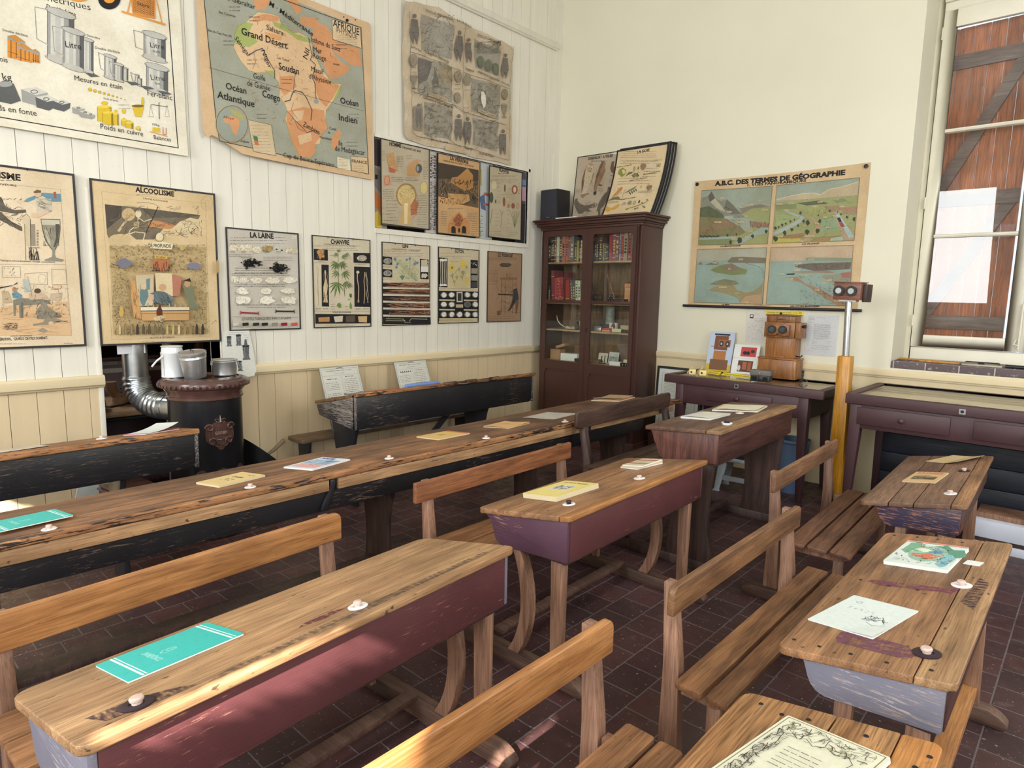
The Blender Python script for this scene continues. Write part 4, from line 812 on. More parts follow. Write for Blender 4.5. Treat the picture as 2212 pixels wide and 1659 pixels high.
T('SOUS LES MEROVINGIENS', 472, 112, 708, 208, 22); T('LA FRANCE', 740, 198, 880, 262, 20); T('SOUS LES CAROLINGIENS', 945, 330, 1135, 412, 22); T('Guerrier franc', 340, 425, 438, 478, 24); T('Habitation Seigneuriale', 470, 480, 696, 568, 26); T('Seigneur', 838, 625, 915, 655, 26); T('Habitation Seigneuriale', 945, 660, 1140, 738, 26); T('Dame noble', 1160, 745, 1235, 775, 18); T('Costumes et Édifices Religieux', 460, 885, 725, 975, 24); T('Eglise du VIe siècle', 520, 1255, 680, 1290, 22); T('Ecole du Palais', 960, 1380, 1085, 1415, 22); T('Guerrier', 828, 1335, 895, 1355, 22)
for x, y, x1, y1 in ((500, 848, 680, 905), (945, 990, 1100, 1050)): A.poly([(x, y - 16), (x1, y1 - 16), (x1, y1 + 14), (x, y + 14)], C3(186, 168, 140)); T('Election du Chef Franc' if x == 500 else 'Invention Coloniale', x + 8, y + 6, x1 - 8, y1 + 4, 18)
for x, y in ((345, 610), (740, 760), (830, 770), (1160, 895), (365, 800), (820, 970)): A.lines(x, y, x + 60, y + 40, 2, wd=.003)
A.poly([(968, 830), (990, 825), (1010, 860), (1012, 960), (1000, 975), (980, 930), (968, 880)], C3(226, 218, 204)); A.poly([(660, 1300), (830, 1355), (840, 1385), (655, 1345)], C3(190, 168, 138))
A.line([(720, 600), (712, 800), (740, 960), (830, 1020), (850, 1060)], .004, C3(96, 86, 78)).line([(690, 1250), (760, 1300), (800, 1320)], .004, C3(90, 80, 74))
def hfn(x, y, z): return (x, y, z + .02 + .012 * sin(x * 9 + y * 3) * sin(y * 7) + .006 * sin(x * 23 + y * 31) + .03 * max(0, (y - 1.0) / .2))
t = wallchart('wall_chart', (-2.20, 2.915, -.835, 4.06), 'crumpled grey-brown history chart in clear plastic sleeve, six old engravings', 'poster', None, A, fn=hfn, cuts=(36, 30), mat=M['print_plastic'])
MB().box(1.366, .005, .004, 1.40, 1.10, .007).box(.0, 1.155, .004, 1.40, 1.165, .007).build('plastic_sleeve', glass('clear_sleeve', .12, (.93, .94, .93, 1)), t)

# hanging hatch charts
def paper_lines(A, *rows):
    for r in rows: A.lines(*r)
AG = C3(190, 178, 156)
A = Art(.541, .721, ((152, 70), (551, 161), (550, 819), (158, 776)), C3(182, 170, 148), .004, 4); T = A.text
T('HOMME', 225, 130, 322, 148, 30, bold=1.6); T('ORGANES DES SENS', 330, 152, 482, 188, 16, bold=1.2)
BN, PK, DB = C3(188, 150, 104), C3(196, 146, 118), C3(120, 84, 60)
A.poly([(200, 200), (260, 185), (300, 340), (225, 345)], BN).poly([(215, 300), (280, 330), (270, 355), (230, 350)], C3(176, 100, 80)).line([(200, 200), (225, 345)], .002, DB); A.scrib(205, 200, 290, 345, 30, [DB, PK, C3(214, 190, 150)], (10, 40), (.001, .003), ang=1.3)
A.poly([(365, 300), (440, 250), (490, 290), (480, 340), (470, 385), (370, 380)], BN).ell(465, 318, 26, 38, C3(84, 90, 92)).ell(455, 318, 10, 22, C3(150, 156, 152)).poly([(370, 290), (440, 240), (500, 260), (440, 262), (380, 300)], PK)
A.poly([(175, 375), (230, 370), (240, 450), (180, 465)], PK).ring(205, 415, 22, 36, .003, DB).ell(505, 475, 30, 50, C3(206, 190, 130)).ring(505, 475, 30, 50, .002, DB)
A.ell(362, 535, 84, 98, C3(160, 130, 84), 28).ell(362, 538, 72, 86, C3(206, 184, 130), 28); A.scrib(300, 470, 425, 570, 60, [C3(120, 100, 60), C3(90, 80, 60), C3(226, 206, 150)], (10, 26), (.001, .003)); A.poly([(330, 560), (400, 560), (395, 640), (405, 775), (300, 768), (325, 680)], C3(200, 168, 116)).poly([(345, 600), (375, 600), (370, 770), (345, 768)], C3(224, 206, 160)); A.poly([(430, 560), (460, 600), (450, 650), (445, 690), (400, 700), (395, 620)], C3(170, 110, 80)); A.line([(440, 520), (462, 600), (440, 640), (448, 690), (405, 730)], .002, DB); A.line([(395, 620), (440, 625)], .002, DB).line([(395, 650), (440, 655)], .003, C3(130, 60, 50))
for r in ((165, 180, 195, 250, 5), (285, 220, 350, 300, 7), (360, 215, 420, 235, 2), (500, 260, 545, 400, 10), (240, 390, 350, 420, 3), (170, 490, 270, 560, 5), (200, 580, 300, 770, 8), (450, 540, 545, 790, 14), (165, 640, 240, 740, 3), (360, 395, 470, 415, 2), (290, 410, 480, 425, 1)): A.lines(*r, wd=.0022)
A.line([(165, 765), (545, 812)], .006, C3(70, 64, 58))
cf = lambda amp, h_: (lambda x, y, z: (x, y, z + amp * sin(pi * min(1, y / h_)) - amp * .4 * sin(2 * pi * y / h_)))
wallchart('wall_chart', (-2.455, 2.172, -1.914, 2.893), 'anatomy chart headed HOMME, a head in section, hung over the hatch', 'poster', 'charts hung over the wall hatch', A, edge=.007, off=.03, fn=None)
A = Art(.55, .728, ((618, 188), (964, 266), (956, 880), (616, 843)), C3(196, 160, 118), .004, 5); T = A.text
T('LA VERRERIE', 718, 245, 868, 282, 28, bold=1.4); T('FABRICATION DU VERRE A BOUTEILLES', 665, 258, 912, 308, 12, bold=1)
A.poly([(622, 268), (952, 330), (950, 658), (622, 560)], C3(104, 88, 70)).poly([(622, 268), (952, 330), (950, 420), (622, 400)], C3(72, 62, 54)).poly([(780, 385), (860, 315), (905, 370), (905, 480), (840, 500), (720, 430), (735, 390)], C3(176, 130, 80)).poly([(622, 545), (700, 560), (800, 610), (950, 640), (950, 658), (622, 600)], C3(206, 160, 106))
A.scrib(640, 400, 945, 600, 160, [C3(52, 46, 44), C3(64, 66, 60), C3(186, 140, 90), C3(40, 38, 38)], (12, 50), (.002, .007), ang=1.5); A.poly([(700, 520), (870, 530), (880, 580), (820, 610), (700, 580)], C3(190, 150, 104)); A.scrib(700, 520, 880, 610, 40, [C3(60, 50, 44), C3(110, 80, 60)], (10, 30), (.002, .004))
A.poly([(705, 750), (790, 665), (845, 730), (875, 760), (880, 850), (700, 840)], C3(196, 140, 90)).poly([(740, 730), (790, 680), (825, 730), (800, 790), (760, 785)], C3(150, 92, 66)); A.scrib(710, 690, 870, 770, 40, [C3(110, 64, 50), C3(220, 170, 120)], (10, 30), (.0015, .003))
for x in (745, 830): A.poly([(x - 18, 842), (x - 18, 800), (x - 8, 785), (x + 8, 787), (x + 18, 804), (x + 18, 846)], C3(50, 44, 44))
A.ell(790, 820, 9, 20, C3(60, 50, 46)); A.lines(640, 665, 700, 780, 9, wd=.002).lines(860, 680, 950, 740, 5, wd=.002).lines(890, 750, 948, 860, 8, wd=.002).lines(640, 850, 940, 868, 2, wd=.002).lines(700, 645, 830, 655, 1, wd=.002)
wallchart('wall_chart', (-1.815, 2.153, -1.265, 2.881), 'glassworks chart headed LA VERRERIE, dark furnace scene, middle of the hatch', 'poster', 'charts hung over the wall hatch', A, edge=.006, off=.03)
A = Art(.492, .701, ((1039, 292), (1306, 352), (1294, 903), (1031, 874)), C3(184, 172, 148), .004, 6); T = A.text
T('PLANTES', 1118, 340, 1196, 358, 24, bold=1.4); A.lines(1110, 358, 1205, 370, 1, wd=.004); A.lines(1065, 372, 1290, 430, 6, wd=.0018, x0b=1040)
GR, RD = C3(90, 108, 74), C3(150, 92, 74)
for x, y, rx, ry, c in ((1078, 455, 24, 38, C3(200, 188, 160)), (1165, 478, 6, 30, C3(120, 96, 70)), (1245, 490, 24, 36, RD), (1055, 555, 16, 44, C3(74, 86, 74)), (1090, 585, 6, 14, C3(90, 96, 80)), (1158, 590, 10, 38, RD), (1190, 570, 10, 16, C3(200, 180, 150)), (1232, 622, 14, 22, RD), (1270, 622, 12, 22, C3(190, 160, 130)), (1195, 622, 10, 18, C3(180, 130, 110))): A.ell(x, y, rx, ry, c).ring(x, y, rx, ry, .0018, C3(90, 80, 66))
A.ell(1245, 490, 12, 24, C3(214, 196, 166)); A.line([(1165, 440), (1165, 500)], .0016, DB)
A.line([(1062, 650), (1048, 760)], .006, GR).line([(1130, 800), (1140, 700), (1128, 660)], .004, GR).line([(1140, 700), (1150, 665)], .004, GR)
for dx in (-26, -12, 0, 14, 28): A.line([(1245, 800), (1245 + dx * .7, 720), (1245 + dx * 1.4, 670)], .005, GR)
for r in ((1045, 410, 1075, 425, 2), (1100, 440, 1135, 500, 3), (1195, 440, 1220, 480, 2), (1275, 440, 1292, 520, 4), (1080, 550, 1140, 600, 4), (1120, 530, 1240, 530, 1), (1085, 655, 1120, 780, 5), (1180, 660, 1210, 800, 5), (1045, 830, 1150, 850, 2), (1190, 840, 1285, 856, 2), (1040, 866, 1285, 895, 2)): A.lines(*r, wd=.0018)
wallchart('wall_chart', (-1.135, 2.170, -.643, 2.871), 'botany chart headed PLANTES with small seeds and sprouts, right end of the hatch', 'poster', 'charts hung over the wall hatch', A, edge=.006, off=.03)
# printed boards stored behind, seen in the gaps of the hatch
def strip(rect, label, paper, deco, x=-.014):
    A = Art(rect[2] - rect[0], rect[3] - rect[1], paper=paper, thick=.006, seed=int(abs(rect[0]) * 100)); deco(A)
    wallchart('stored_board', rect, label, 'poster', 'boards stored in the hatch', A, off=x, mat=M['print_clean'])
strip((-2.495, 2.15, -2.36, 2.89), 'board of orange, yellow and brown shapes left of the anatomy chart', C3(150, 136, 120), lambda A: A.rect(0, 0, 60, 30, C3(60, 52, 54)).poly([(0, 30), (60, 36), (50, 60), (0, 52)], C3(120, 110, 104)).poly([(0, 58), (60, 66), (60, 82), (0, 76)], C3(190, 110, 60)).poly([(0, 84), (30, 80), (60, 90), (60, 100), (0, 100)], C3(210, 180, 70)).rect(10, 40, 30, 45, BK))
strip((-1.93, 2.15, -1.79, 2.89), 'white card with sideways French pattern names between two hanging charts', C3(196, 190, 188), lambda A: A.rect(0, 0, 30, 100, C3(180, 60, 70)).rect(6, 0, 100, 100, C3(206, 200, 198)).text('FOULE PLATE', 46, 4, 46, 32, 14, off=.01).text('CONSTRUCTION DE SURFACE PLISSÉE', 46, 36, 46, 96, 12).text('COUVERTURE EN TOILE', 80, 40, 80, 90, 10))
strip((-1.27, 2.15, -1.04, 2.89), 'pale printed board with blue and red patches left of the botany chart', C3(196, 200, 200), lambda A: A.poly([(10, 10), (30, 8), (34, 30), (16, 30)], C3(196, 180, 110)).poly([(20, 45), (50, 40), (60, 62), (30, 60)], C3(90, 110, 150)).lines(12, 70, 50, 95, 6, wd=.004).rect(45, 38, 80, 42, C3(190, 110, 90)).rect(45, 52, 80, 55, C3(190, 110, 90)).text('DEPARTS', 30, 98, 30, 76, 10, col=C3(90, 120, 60)))
strip((-.66, 2.15, -.53, 2.89), 'pink and blue printed board at the far right end of the hatch', C3(90, 80, 96), lambda A: A.rect(0, 20, 100, 40, C3(190, 150, 170)).rect(0, 10, 100, 18, C3(110, 140, 180)).rect(0, 44, 100, 100, C3(50, 46, 52)))

# 7/8 --- the two alcohol charts
A = Art(.835, 1.048, ((-907, -58), (576, 130), (672, 1467), (-731, 1522)), C3(222, 204, 176), .006, 7); T = A.text
T('ALCOOLISME', -390, 105, 160, 182, 50, bold=1.5); T('LES BUVEURS', -120, 205, 130, 228, 14, bold=.8); A.lines(-200, 180, 155, 200, 1, wd=.003)
SK, JK, BLU = C3(214, 188, 160), C3(96, 88, 76), C3(104, 146, 166)
A.line([(-300, 130), (0, 205), (470, 250), (550, 1390)], .0014, GY)
A.poly([(-80, 290), (10, 310), (40, 380), (110, 410), (200, 405), (205, 430), (120, 440), (0, 420), (-80, 400)], JK).poly([(-80, 400), (10, 430), (90, 500), (170, 540), (175, 575), (150, 570), (80, 530), (-20, 480), (-80, 470)], JK); A.scrib(-60, 320, 180, 540, 50, [BK, C3(130, 120, 104)], (20, 60), (.001, .003), ang=.3)
A.poly([(180, 345), (210, 320), (330, 275), (400, 280), (470, 285), (476, 345), (400, 345), (330, 300), (215, 350)], BLU).poly([(130, 335), (185, 335), (190, 350), (160, 368), (130, 355)], SK).ell(295, 290, 26, 20, SK).poly([(258, 270), (285, 252), (320, 258), (318, 275), (270, 280)], C3(120, 90, 60)).poly([(415, 270), (435, 268), (440, 320), (420, 320)], C3(170, 90, 70))
A.poly([(275, 315), (400, 325), (400, 430), (285, 420)], C3(206, 196, 178)); A.scrib(280, 320, 398, 420, 40, [BK, GY], (30, 60), (.001, .0022), ang=.06, curl=.1); A.poly([(235, 440), (370, 410), (376, 430), (300, 470), (240, 465)], SK)
A.poly([(165, 470), (205, 440), (232, 470), (232, 520), (235, 690), (195, 690), (190, 520)], C3(206, 190, 160)).line([(165, 470), (205, 440), (232, 470)], .002, BK).line([(190, 520), (200, 800)], .002, BK).line([(235, 480), (240, 800)], .002, BK); A.poly([(240, 520), (270, 520), (275, 690), (240, 690)], C3(150, 140, 126)); A.scrib(225, 700, 310, 800, 26, [BK], (60, 90), (.0016, .0026), ang=1.57, curl=.1).line([(220, 705), (305, 705)], .003, BK)
for y in range(570, 700, 12): A.line([(285, y), (297, y)], .003, BK)
gp = [(318, 480), (465, 485), (466, 560), (455, 650), (430, 715), (400, 715), (355, 650), (330, 560)]
A.poly(gp, C3(150, 146, 130)).line(gp, .003, BK, True).poly([(320, 485), (465, 490), (465, 530), (325, 525)], C3(200, 194, 176)).poly([(430, 520), (462, 520), (452, 640), (428, 700), (415, 700), (435, 620)], C3(84, 82, 74)).poly([(345, 560), (375, 580), (395, 690), (370, 660)], C3(190, 184, 164)); A.poly([(402, 715), (428, 715), (424, 750), (432, 780), (500, 798), (480, 812), (350, 806), (345, 796), (402, 775), (408, 750)], C3(140, 136, 122)); A.scrib(335, 530, 455, 690, 30, [C3(90, 88, 80)], (30, 60), (.001, .002), ang=1.4, curl=.2)
T("l'épilepsie (étourdissement, vertige, convulsions)", 0, 808, 425, 822, 14); T('QUELS QU’ILS SOIENT.', 105, 1422, 372, 1414, 20, bold=.6); T('APÉRITIFS,', -40, 1428, 90, 1424, 20, bold=.6); T('enfants épileptiques.', 78, 1396, 255, 1392, 12); A.lines(-40, 1452, 215, 1452, 1, wd=.002); T('Imp. Moreau', 497, 1452, 565, 1450, 9); A.line([(-200, 830), (505, 835)], .0012, GY)
A.poly([(-60, 1180), (100, 1150), (530, 1120), (555, 1385), (-40, 1385)], C3(214, 180, 140)); A.scrib(-40, 1200, 540, 1380, 40, [C3(176, 136, 100)], (80, 160), (.001, .0018), ang=-.05, curl=.05)
for P in ([(15, 850), (155, 850), (160, 935), (15, 935)], [(190, 905), (365, 895), (368, 990), (195, 985)], [(400, 870), (510, 875), (520, 990), (405, 990)]): A.line(P, .0016, GY, True)
A.ring(325, 945, 30, 36, .001, GY).scrib(25, 860, 150, 930, 10, [GY], (10, 30), (.001, .002))
A.poly([(100, 1110), (165, 1095), (385, 1110), (390, 1140), (160, 1155), (165, 1250), (150, 1250), (145, 1150), (125, 1150), (120, 1235), (105, 1235)], C3(130, 126, 112)).poly([(160, 1130), (180, 1130), (180, 1250), (162, 1250)], C3(110, 106, 96))
A.poly([(-40, 1030), (90, 1000), (130, 985), (135, 970), (100, 995), (0, 1010)], BK).poly([(90, 1060), (120, 1040), (170, 1075), (165, 1100), (100, 1095)], BLU).ell(110, 1030, 18, 20, C3(170, 130, 96)).poly([(10, 1040), (60, 1040), (90, 1130), (20, 1135)], C3(190, 170, 140)).poly([(175, 950), (215, 940), (240, 1040), (190, 1050)], C3(176, 182, 176)).ell(200, 935, 14, 16, SK).poly([(220, 1060), (270, 1040), (340, 1060), (370, 1100), (230, 1110)], C3(200, 176, 150)).ell(290, 1040, 26, 20, C3(84, 66, 54)).poly([(390, 1060), (480, 1050), (470, 1110), (390, 1110)], C3(196, 176, 150)).ell(440, 1010, 34, 18, C3(220, 190, 150)).ring(440, 1010, 34, 18, .0014, DB)
A.poly([(275, 1200), (340, 1120), (390, 1180), (480, 1230), (470, 1250), (400, 1255), (290, 1260)], C3(140, 132, 116)).poly([(345, 1255), (420, 1250), (520, 1280), (530, 1272), (430, 1290), (400, 1300), (255, 1312), (255, 1300), (340, 1280)], C3(150, 138, 120)).ell(395, 1290, 20, 14, SK); A.scrib(275, 1110, 480, 1260, 70, [C3(80, 76, 70), C3(180, 168, 146)], (14, 40), (.001, .002)); A.poly([(290, 1350), (330, 1325), (370, 1350), (340, 1365)], C3(150, 144, 130))
A.scrib(-40, 1000, 530, 1240, 90, [C3(90, 80, 70), C3(120, 108, 92)], (14, 50), (.0008, .0018)); A.scrib(0, 1290, 130, 1340, 30, [C3(80, 74, 66)], (30, 60), (.001, .0018), ang=.1)
wallchart('wall_chart', (-5.55, 1.224, -4.715, 2.272), 'framed alcoholism chart at the left picture edge, tall wine glass and schoolroom scene', 'poster', None, A, edge=.011, off=.022, hook=(.60,))
A = Art(.765, 1.04, ((694, 162), (1671, 284), (1720, 1431), (784, 1469)), C3(216, 192, 152), .006, 8); T = A.text
T('ALCOOLISME', 1057, 268, 1355, 305, 38, bold=1.5); A.lines(1062, 292, 1350, 326, 1, wd=.003); T("L'ANTRE ALCOOLIQUE", 1112, 325, 1306, 350, 11, bold=.6); T('ALCOOL & DÉCHÉANCE', 1168, 1412, 1358, 1408, 14, bold=.5); A.lines(1105, 1436, 1415, 1428, 1, wd=.002)
A.line([(790, 265), (1600, 360), (1630, 1395), (870, 1420), (790, 265)], .0012, C3(150, 130, 100))
A.poly([(815, 365), (1000, 385), (1160, 400), (1560, 450), (1500, 560), (1300, 520), (1200, 640), (1060, 640), (1000, 590), (850, 640), (832, 600)], C3(118, 106, 88)).poly([(815, 365), (950, 382), (940, 470), (830, 560)], C3(78, 70, 62)).poly([(1100, 395), (1550, 450), (1450, 470), (1180, 470)], C3(92, 84, 72))
A.ell(1000, 445, 52, 50, C3(200, 176, 134)).poly([(970, 490), (990, 495), (930, 580), (910, 575)], C3(200, 180, 140)).ell(930, 650, 90, 55, C3(204, 182, 142)).ell(1076, 440, 24, 30, C3(222, 208, 176)).poly([(1150, 510), (1200, 490), (1340, 520), (1380, 545), (1310, 560), (1160, 540)], C3(196, 140, 92)); T('à l’assaut', 1165, 530, 1285, 542, 20, col=C3(110, 50, 36))
A.line([(1230, 385), (1180, 490), (1130, 600), (1110, 660)], .005, BK).line([(1065, 355), (1130, 350), (1200, 362), (1240, 390)], .004, C3(150, 146, 130)).line([(1076, 470), (1060, 530), (1010, 570), (1000, 600), (1050, 580), (1130, 590), (1110, 660)], .006, C3(220, 206, 174)).line([(1076, 470), (1120, 500), (1180, 480)], .005, C3(220, 206, 174)).poly([(1040, 500), (1085, 500), (1080, 550), (1040, 560)], C3(180, 160, 126)); A.scrib(1030, 490, 1090, 560, 14, [BK], (20, 40), (.001, .002), ang=0)
A.poly([(1400, 500), (1480, 470), (1580, 490), (1540, 530), (1480, 560), (1530, 590), (1440, 600), (1380, 560), (1310, 580)], C3(214, 196, 156)); A.scrib(1310, 480, 1570, 610, 40, [BK, C3(120, 106, 86)], (20, 60), (.001, .0025)); A.scrib(825, 380, 1540, 620, 90, [C3(60, 54, 48), C3(150, 134, 106)], (30, 90), (.001, .002), ang=-.2)
PAL = [C3(60, 54, 46), C3(90, 80, 62), C3(120, 108, 78), C3(190, 170, 110), C3(206, 184, 136), C3(150, 130, 90)]
A.poly([(850, 690), (1600, 700), (1612, 1370), (880, 1380)], C3(192, 168, 124)); A.scrib(850, 680, 1600, 900, 1100, PAL, (5, 24), (.0008, .0022)); A.scrib(865, 900, 1000, 1280, 520, PAL, (5, 22), (.0008, .0022)); A.scrib(1480, 900, 1600, 1280, 440, PAL, (5, 22), (.0008, .0022)); A.scrib(880, 1270, 1612, 1380, 260, PAL + [C3(190, 130, 80)], (10, 30), (.0012, .0035))
for x, y, rx, ry, c in ((950, 825, 60, 32, C3(120, 120, 140)), (1495, 845, 45, 30, C3(126, 124, 146)), (1400, 700, 26, 20, C3(190, 170, 110)), (930, 1200, 20, 40, C3(196, 160, 90))): A.blob(x, y, rx, ry, c)
A.poly([(1130, 690), (1180, 660), (1250, 655), (1330, 680), (1320, 720), (1160, 710)], C3(224, 210, 176)).ring(1225, 625, 34, 34, .003, C3(120, 100, 70)).ell(1225, 620, 28, 30, C3(220, 206, 170)); T('DE PROFUNDIS', 1140, 700, 1315, 706, 26, bold=1)
A.poly([(1165, 795), (1310, 800), (1300, 850), (1265, 885), (1220, 885), (1180, 850)], C3(176, 112, 76)); A.scrib(1170, 810, 1305, 885, 30, [C3(80, 44, 34), C3(60, 36, 30)], (30, 60), (.002, .004), ang=1.57, curl=.2).poly([(1190, 762), (1285, 768), (1285, 792), (1190, 788)], C3(206, 170, 90)); T('Enfer', 1200, 785, 1275, 788, 16)
A.poly([(1040, 920), (1180, 910), (1180, 1150), (1060, 1160)], C3(200, 186, 156)).poly([(1190, 900), (1330, 905), (1330, 1080), (1200, 1060)], C3(220, 204, 166)).poly([(1320, 910), (1400, 930), (1380, 1080), (1330, 1080)], C3(180, 120, 100))
A.poly([(1000, 960), (1035, 960), (1060, 1080), (1085, 1255), (1030, 1250), (1005, 1120)], C3(196, 150, 96)).scrib(1000, 960, 1080, 1250, 40, [C3(110, 76, 50), C3(220, 180, 120)], (30, 80), (.001, .003), ang=1.5, curl=.3)
A.poly([(1075, 1030), (1130, 1020), (1140, 1080), (1100, 1170), (1070, 1110)], C3(104, 130, 134)).ell(1105, 1010, 18, 20, SK).poly([(1120, 950), (1150, 940), (1150, 1030), (1125, 1030)], C3(110, 136, 140))
A.poly([(1150, 1060), (1200, 1040), (1260, 1045), (1320, 1080), (1335, 1150), (1240, 1140), (1165, 1120)], C3(96, 110, 116)).ell(1248, 1012, 30, 28, C3(206, 166, 132)).poly([(1150, 1060), (1180, 1070), (1180, 1130), (1145, 1110)], C3(206, 176, 150)).scrib(1160, 1050, 1330, 1145, 34, [BK, C3(150, 160, 160)], (30, 70), (.001, .003), ang=1.0, curl=.4)
A.poly([(1400, 990), (1440, 960), (1480, 1000), (1500, 1120), (1530, 1180), (1470, 1180), (1430, 1080)], C3(120, 124, 100)).ell(1440, 985, 24, 26, C3(190, 150, 110)).poly([(1410, 960), (1460, 940), (1470, 970)], BK)
A.poly([(1075, 1165), (1455, 1165), (1455, 1190), (1080, 1195)], C3(224, 212, 184)).poly([(1080, 1195), (1455, 1190), (1450, 1265), (1090, 1270)], C3(196, 154, 104)).line([(1080, 1195), (1455, 1190)], .005, C3(60, 70, 70)).line([(1085, 1215), (1450, 1212)], .003, C3(60, 70, 70))
for x in (1135, 1175, 1300, 1345, 1390, 1430): A.poly([(x - 6, 1165), (x - 4, 1135), (x + 4, 1135), (x + 6, 1165)], C3(180, 170, 140)).line([(x - 6, 1165), (x - 4, 1135), (x + 4, 1135), (x + 6, 1165)], .001, BK)
A.poly([(1200, 1230), (1200, 1190), (1215, 1165), (1220, 1145), (1232, 1145), (1236, 1165), (1246, 1190), (1248, 1232)], C3(90, 46, 34)); A.blob(1225, 1255, 40, 22, C3(206, 186, 146)).scrib(1190, 1240, 1265, 1275, 20, [BK], (10, 30), (.001, .002))
for x in range(915, 1600, 46): A.poly([(x - 10, 1375), (x - 9, 1320), (x - 3, 1295), (x + 3, 1295), (x + 9, 1320), (x + 10, 1375)], PAL[(x // 7) % 6]).line([(x - 10, 1375), (x - 9, 1320), (x - 3, 1295), (x + 3, 1295), (x + 9, 1320), (x + 10, 1375)], .0012, BK)
A.ring(1590, 360, 45, 55, .002, C3(180, 150, 110)).scrib(1560, 320, 1630, 400, 12, [C3(180, 150, 110)], (10, 30), (.001, .002)).line([(1630, 1295), (1660, 1265), (1665, 1280)], .002, BK); A.blob(1672, 850, 18, 50, C3(186, 156, 112))
wallchart('wall_chart', (-4.636, 1.219, -3.871, 2.259), 'black-edged chart headed ALCOOLISME with dense skeleton engraving, above the stove', 'poster', None, A, edge=.011, off=.024, hook=(.29, .50))

# 9 --- wool
def title_board(w, h, quad, col, seed): return Art(w, h, quad, col, .006, seed)
A = title_board(.569, .747, ((112, 120), (733, 175), (754, 991), (148, 1008)), C3(196, 190, 180), 9); T = A.text
T('LA LAINE', 320, 208, 522, 220, 44, bold=1.6); A.rect(680, 195, 710, 218, C3(224, 220, 210)).text('76', 684, 212, 704, 214, 12)
A.lines(150, 210, 700, 262, 3, wd=.0024); WL = [C3(236, 228, 208), C3(220, 206, 178), C3(200, 178, 140), C3(240, 234, 220)]
def tuft(x, y, rx, ry, cols, n=50, seed=0): A.blob(x, y, rx, ry, cols[0], 18, .25); A.scrib(x - rx, y - ry, x + rx, y + ry, n, cols, (8, 34), (.0015, .004))
for q in ((180, 295, 36, 24), (245, 300, 40, 26), (300, 300, 36, 26), (375, 315, 40, 26), (650, 320, 30, 20), (700, 328, 24, 20)): tuft(*q, WL)
tuft(472, 305, 48, 26, [C3(176, 150, 100), C3(140, 116, 70), C3(200, 180, 130)]); A.ell(545, 310, 8, 6, BK).ell(590, 318, 8, 6, BK)
for x in (150, 240, 340, 440, 540, 640): A.lines(x, 330, x + 50, 340, 2, wd=.0018)
A.lines(140, 355, 390, 368, 2, wd=.0018).lines(430, 378, 710, 405, 3, wd=.0018).lines(240, 382, 340, 390, 1, wd=.0018)
for r in ((190, 470, 700, 510, 3), (160, 515, 720, 530, 2)): A.lines(*r, wd=.0022)
for q in ((190, 568, 40, 26), (260, 575, 40, 26), (370, 575, 46, 26), (510, 575, 56, 28), (660, 575, 56, 26), (250, 668, 55, 28), (450, 668, 46, 26), (640, 665, 56, 24), (255, 745, 62, 34), (460, 745, 62, 34), (645, 745, 60, 34)): tuft(*q, WL[:1] + WL[3:] + [C3(214, 208, 192), C3(180, 160, 120)] if q[1] < 570 else [WL[3], WL[0], C3(210, 206, 196)])
A.lines(180, 612, 700, 626, 2, wd=.0022).lines(200, 785, 690, 790, 1, wd=.0022).lines(285, 803, 640, 806, 1, wd=.0022)
for x, y in ((230, 698), (430, 698), (610, 700), (240, 772), (430, 776), (610, 772), (440, 598), (570, 600)): A.lines(x, y, x + 60, y, 1, wd=.0018)
def hank(x0, y0, x1, y1, c): A.line([(x0, y0), (x1, y1)], .011, c); [A.line([(x, y), (x + s * 16, y + d)], .005, c) for x, y, s in ((x0, y0, -1), (x1, y1, 1)) for d in (-14, 0, 14)]
hank(245, 850, 375, 856, C3(150, 36, 44)); hank(545, 838, 680, 840, C3(26, 24, 28))
A.line([(165, 885), (725, 890)], .0014, BK).line([(165, 905), (165, 985)], .0014, BK); T('ETOFFES FABRIQUÉES AVEC LA LAINE', 248, 916, 662, 905, 22, off=.0)
for x, c in ((165, C3(206, 202, 192)), (248, BK), (338, C3(34, 38, 42)), (412, C3(26, 34, 34)), (498, C3(140, 132, 128)), (578, C3(140, 24, 44)), (665, C3(196, 84, 60))): A.poly([(x, 938), (x + 52, 934), (x + 54, 960), (x + 2, 964)], c)
A.lines(165, 972, 720, 965, 1, wd=.0018).lines(320, 990, 640, 986, 1, wd=.0024)
LA = wallchart('wall_chart', (-3.799, 1.290, -3.230, 2.037), 'black-edged sample board headed LA LAINE with tufts of wool', 'poster', 'row of textile boards on the plank wall', A, edge=.009, hook=(.275,))
mb = MB(); r_ = random.Random(5)
for (cx, cy, rx, ry) in ((.205, .50, .075, .032), (.425, .478, .08, .04)):
    mb = MB()
    for i in range(70): 
        a = r_.uniform(0, 2 * pi); s = r_.uniform(.1, 1); x, y = cx - .03 + rx * s * cos(a), cy + ry * s * sin(a)
        P = [(x, y, .004)]
        for k in range(4): P.append((P[-1][0] + r_.uniform(-.014, .014), P[-1][1] + r_.uniform(-.008, .008), .004 + r_.uniform(0, .016)))
        mb.tube(P, .003, 5)
    mb.build('black_wool_tuft', plain('black_wool', C3(22, 18, 20), .9), LA)
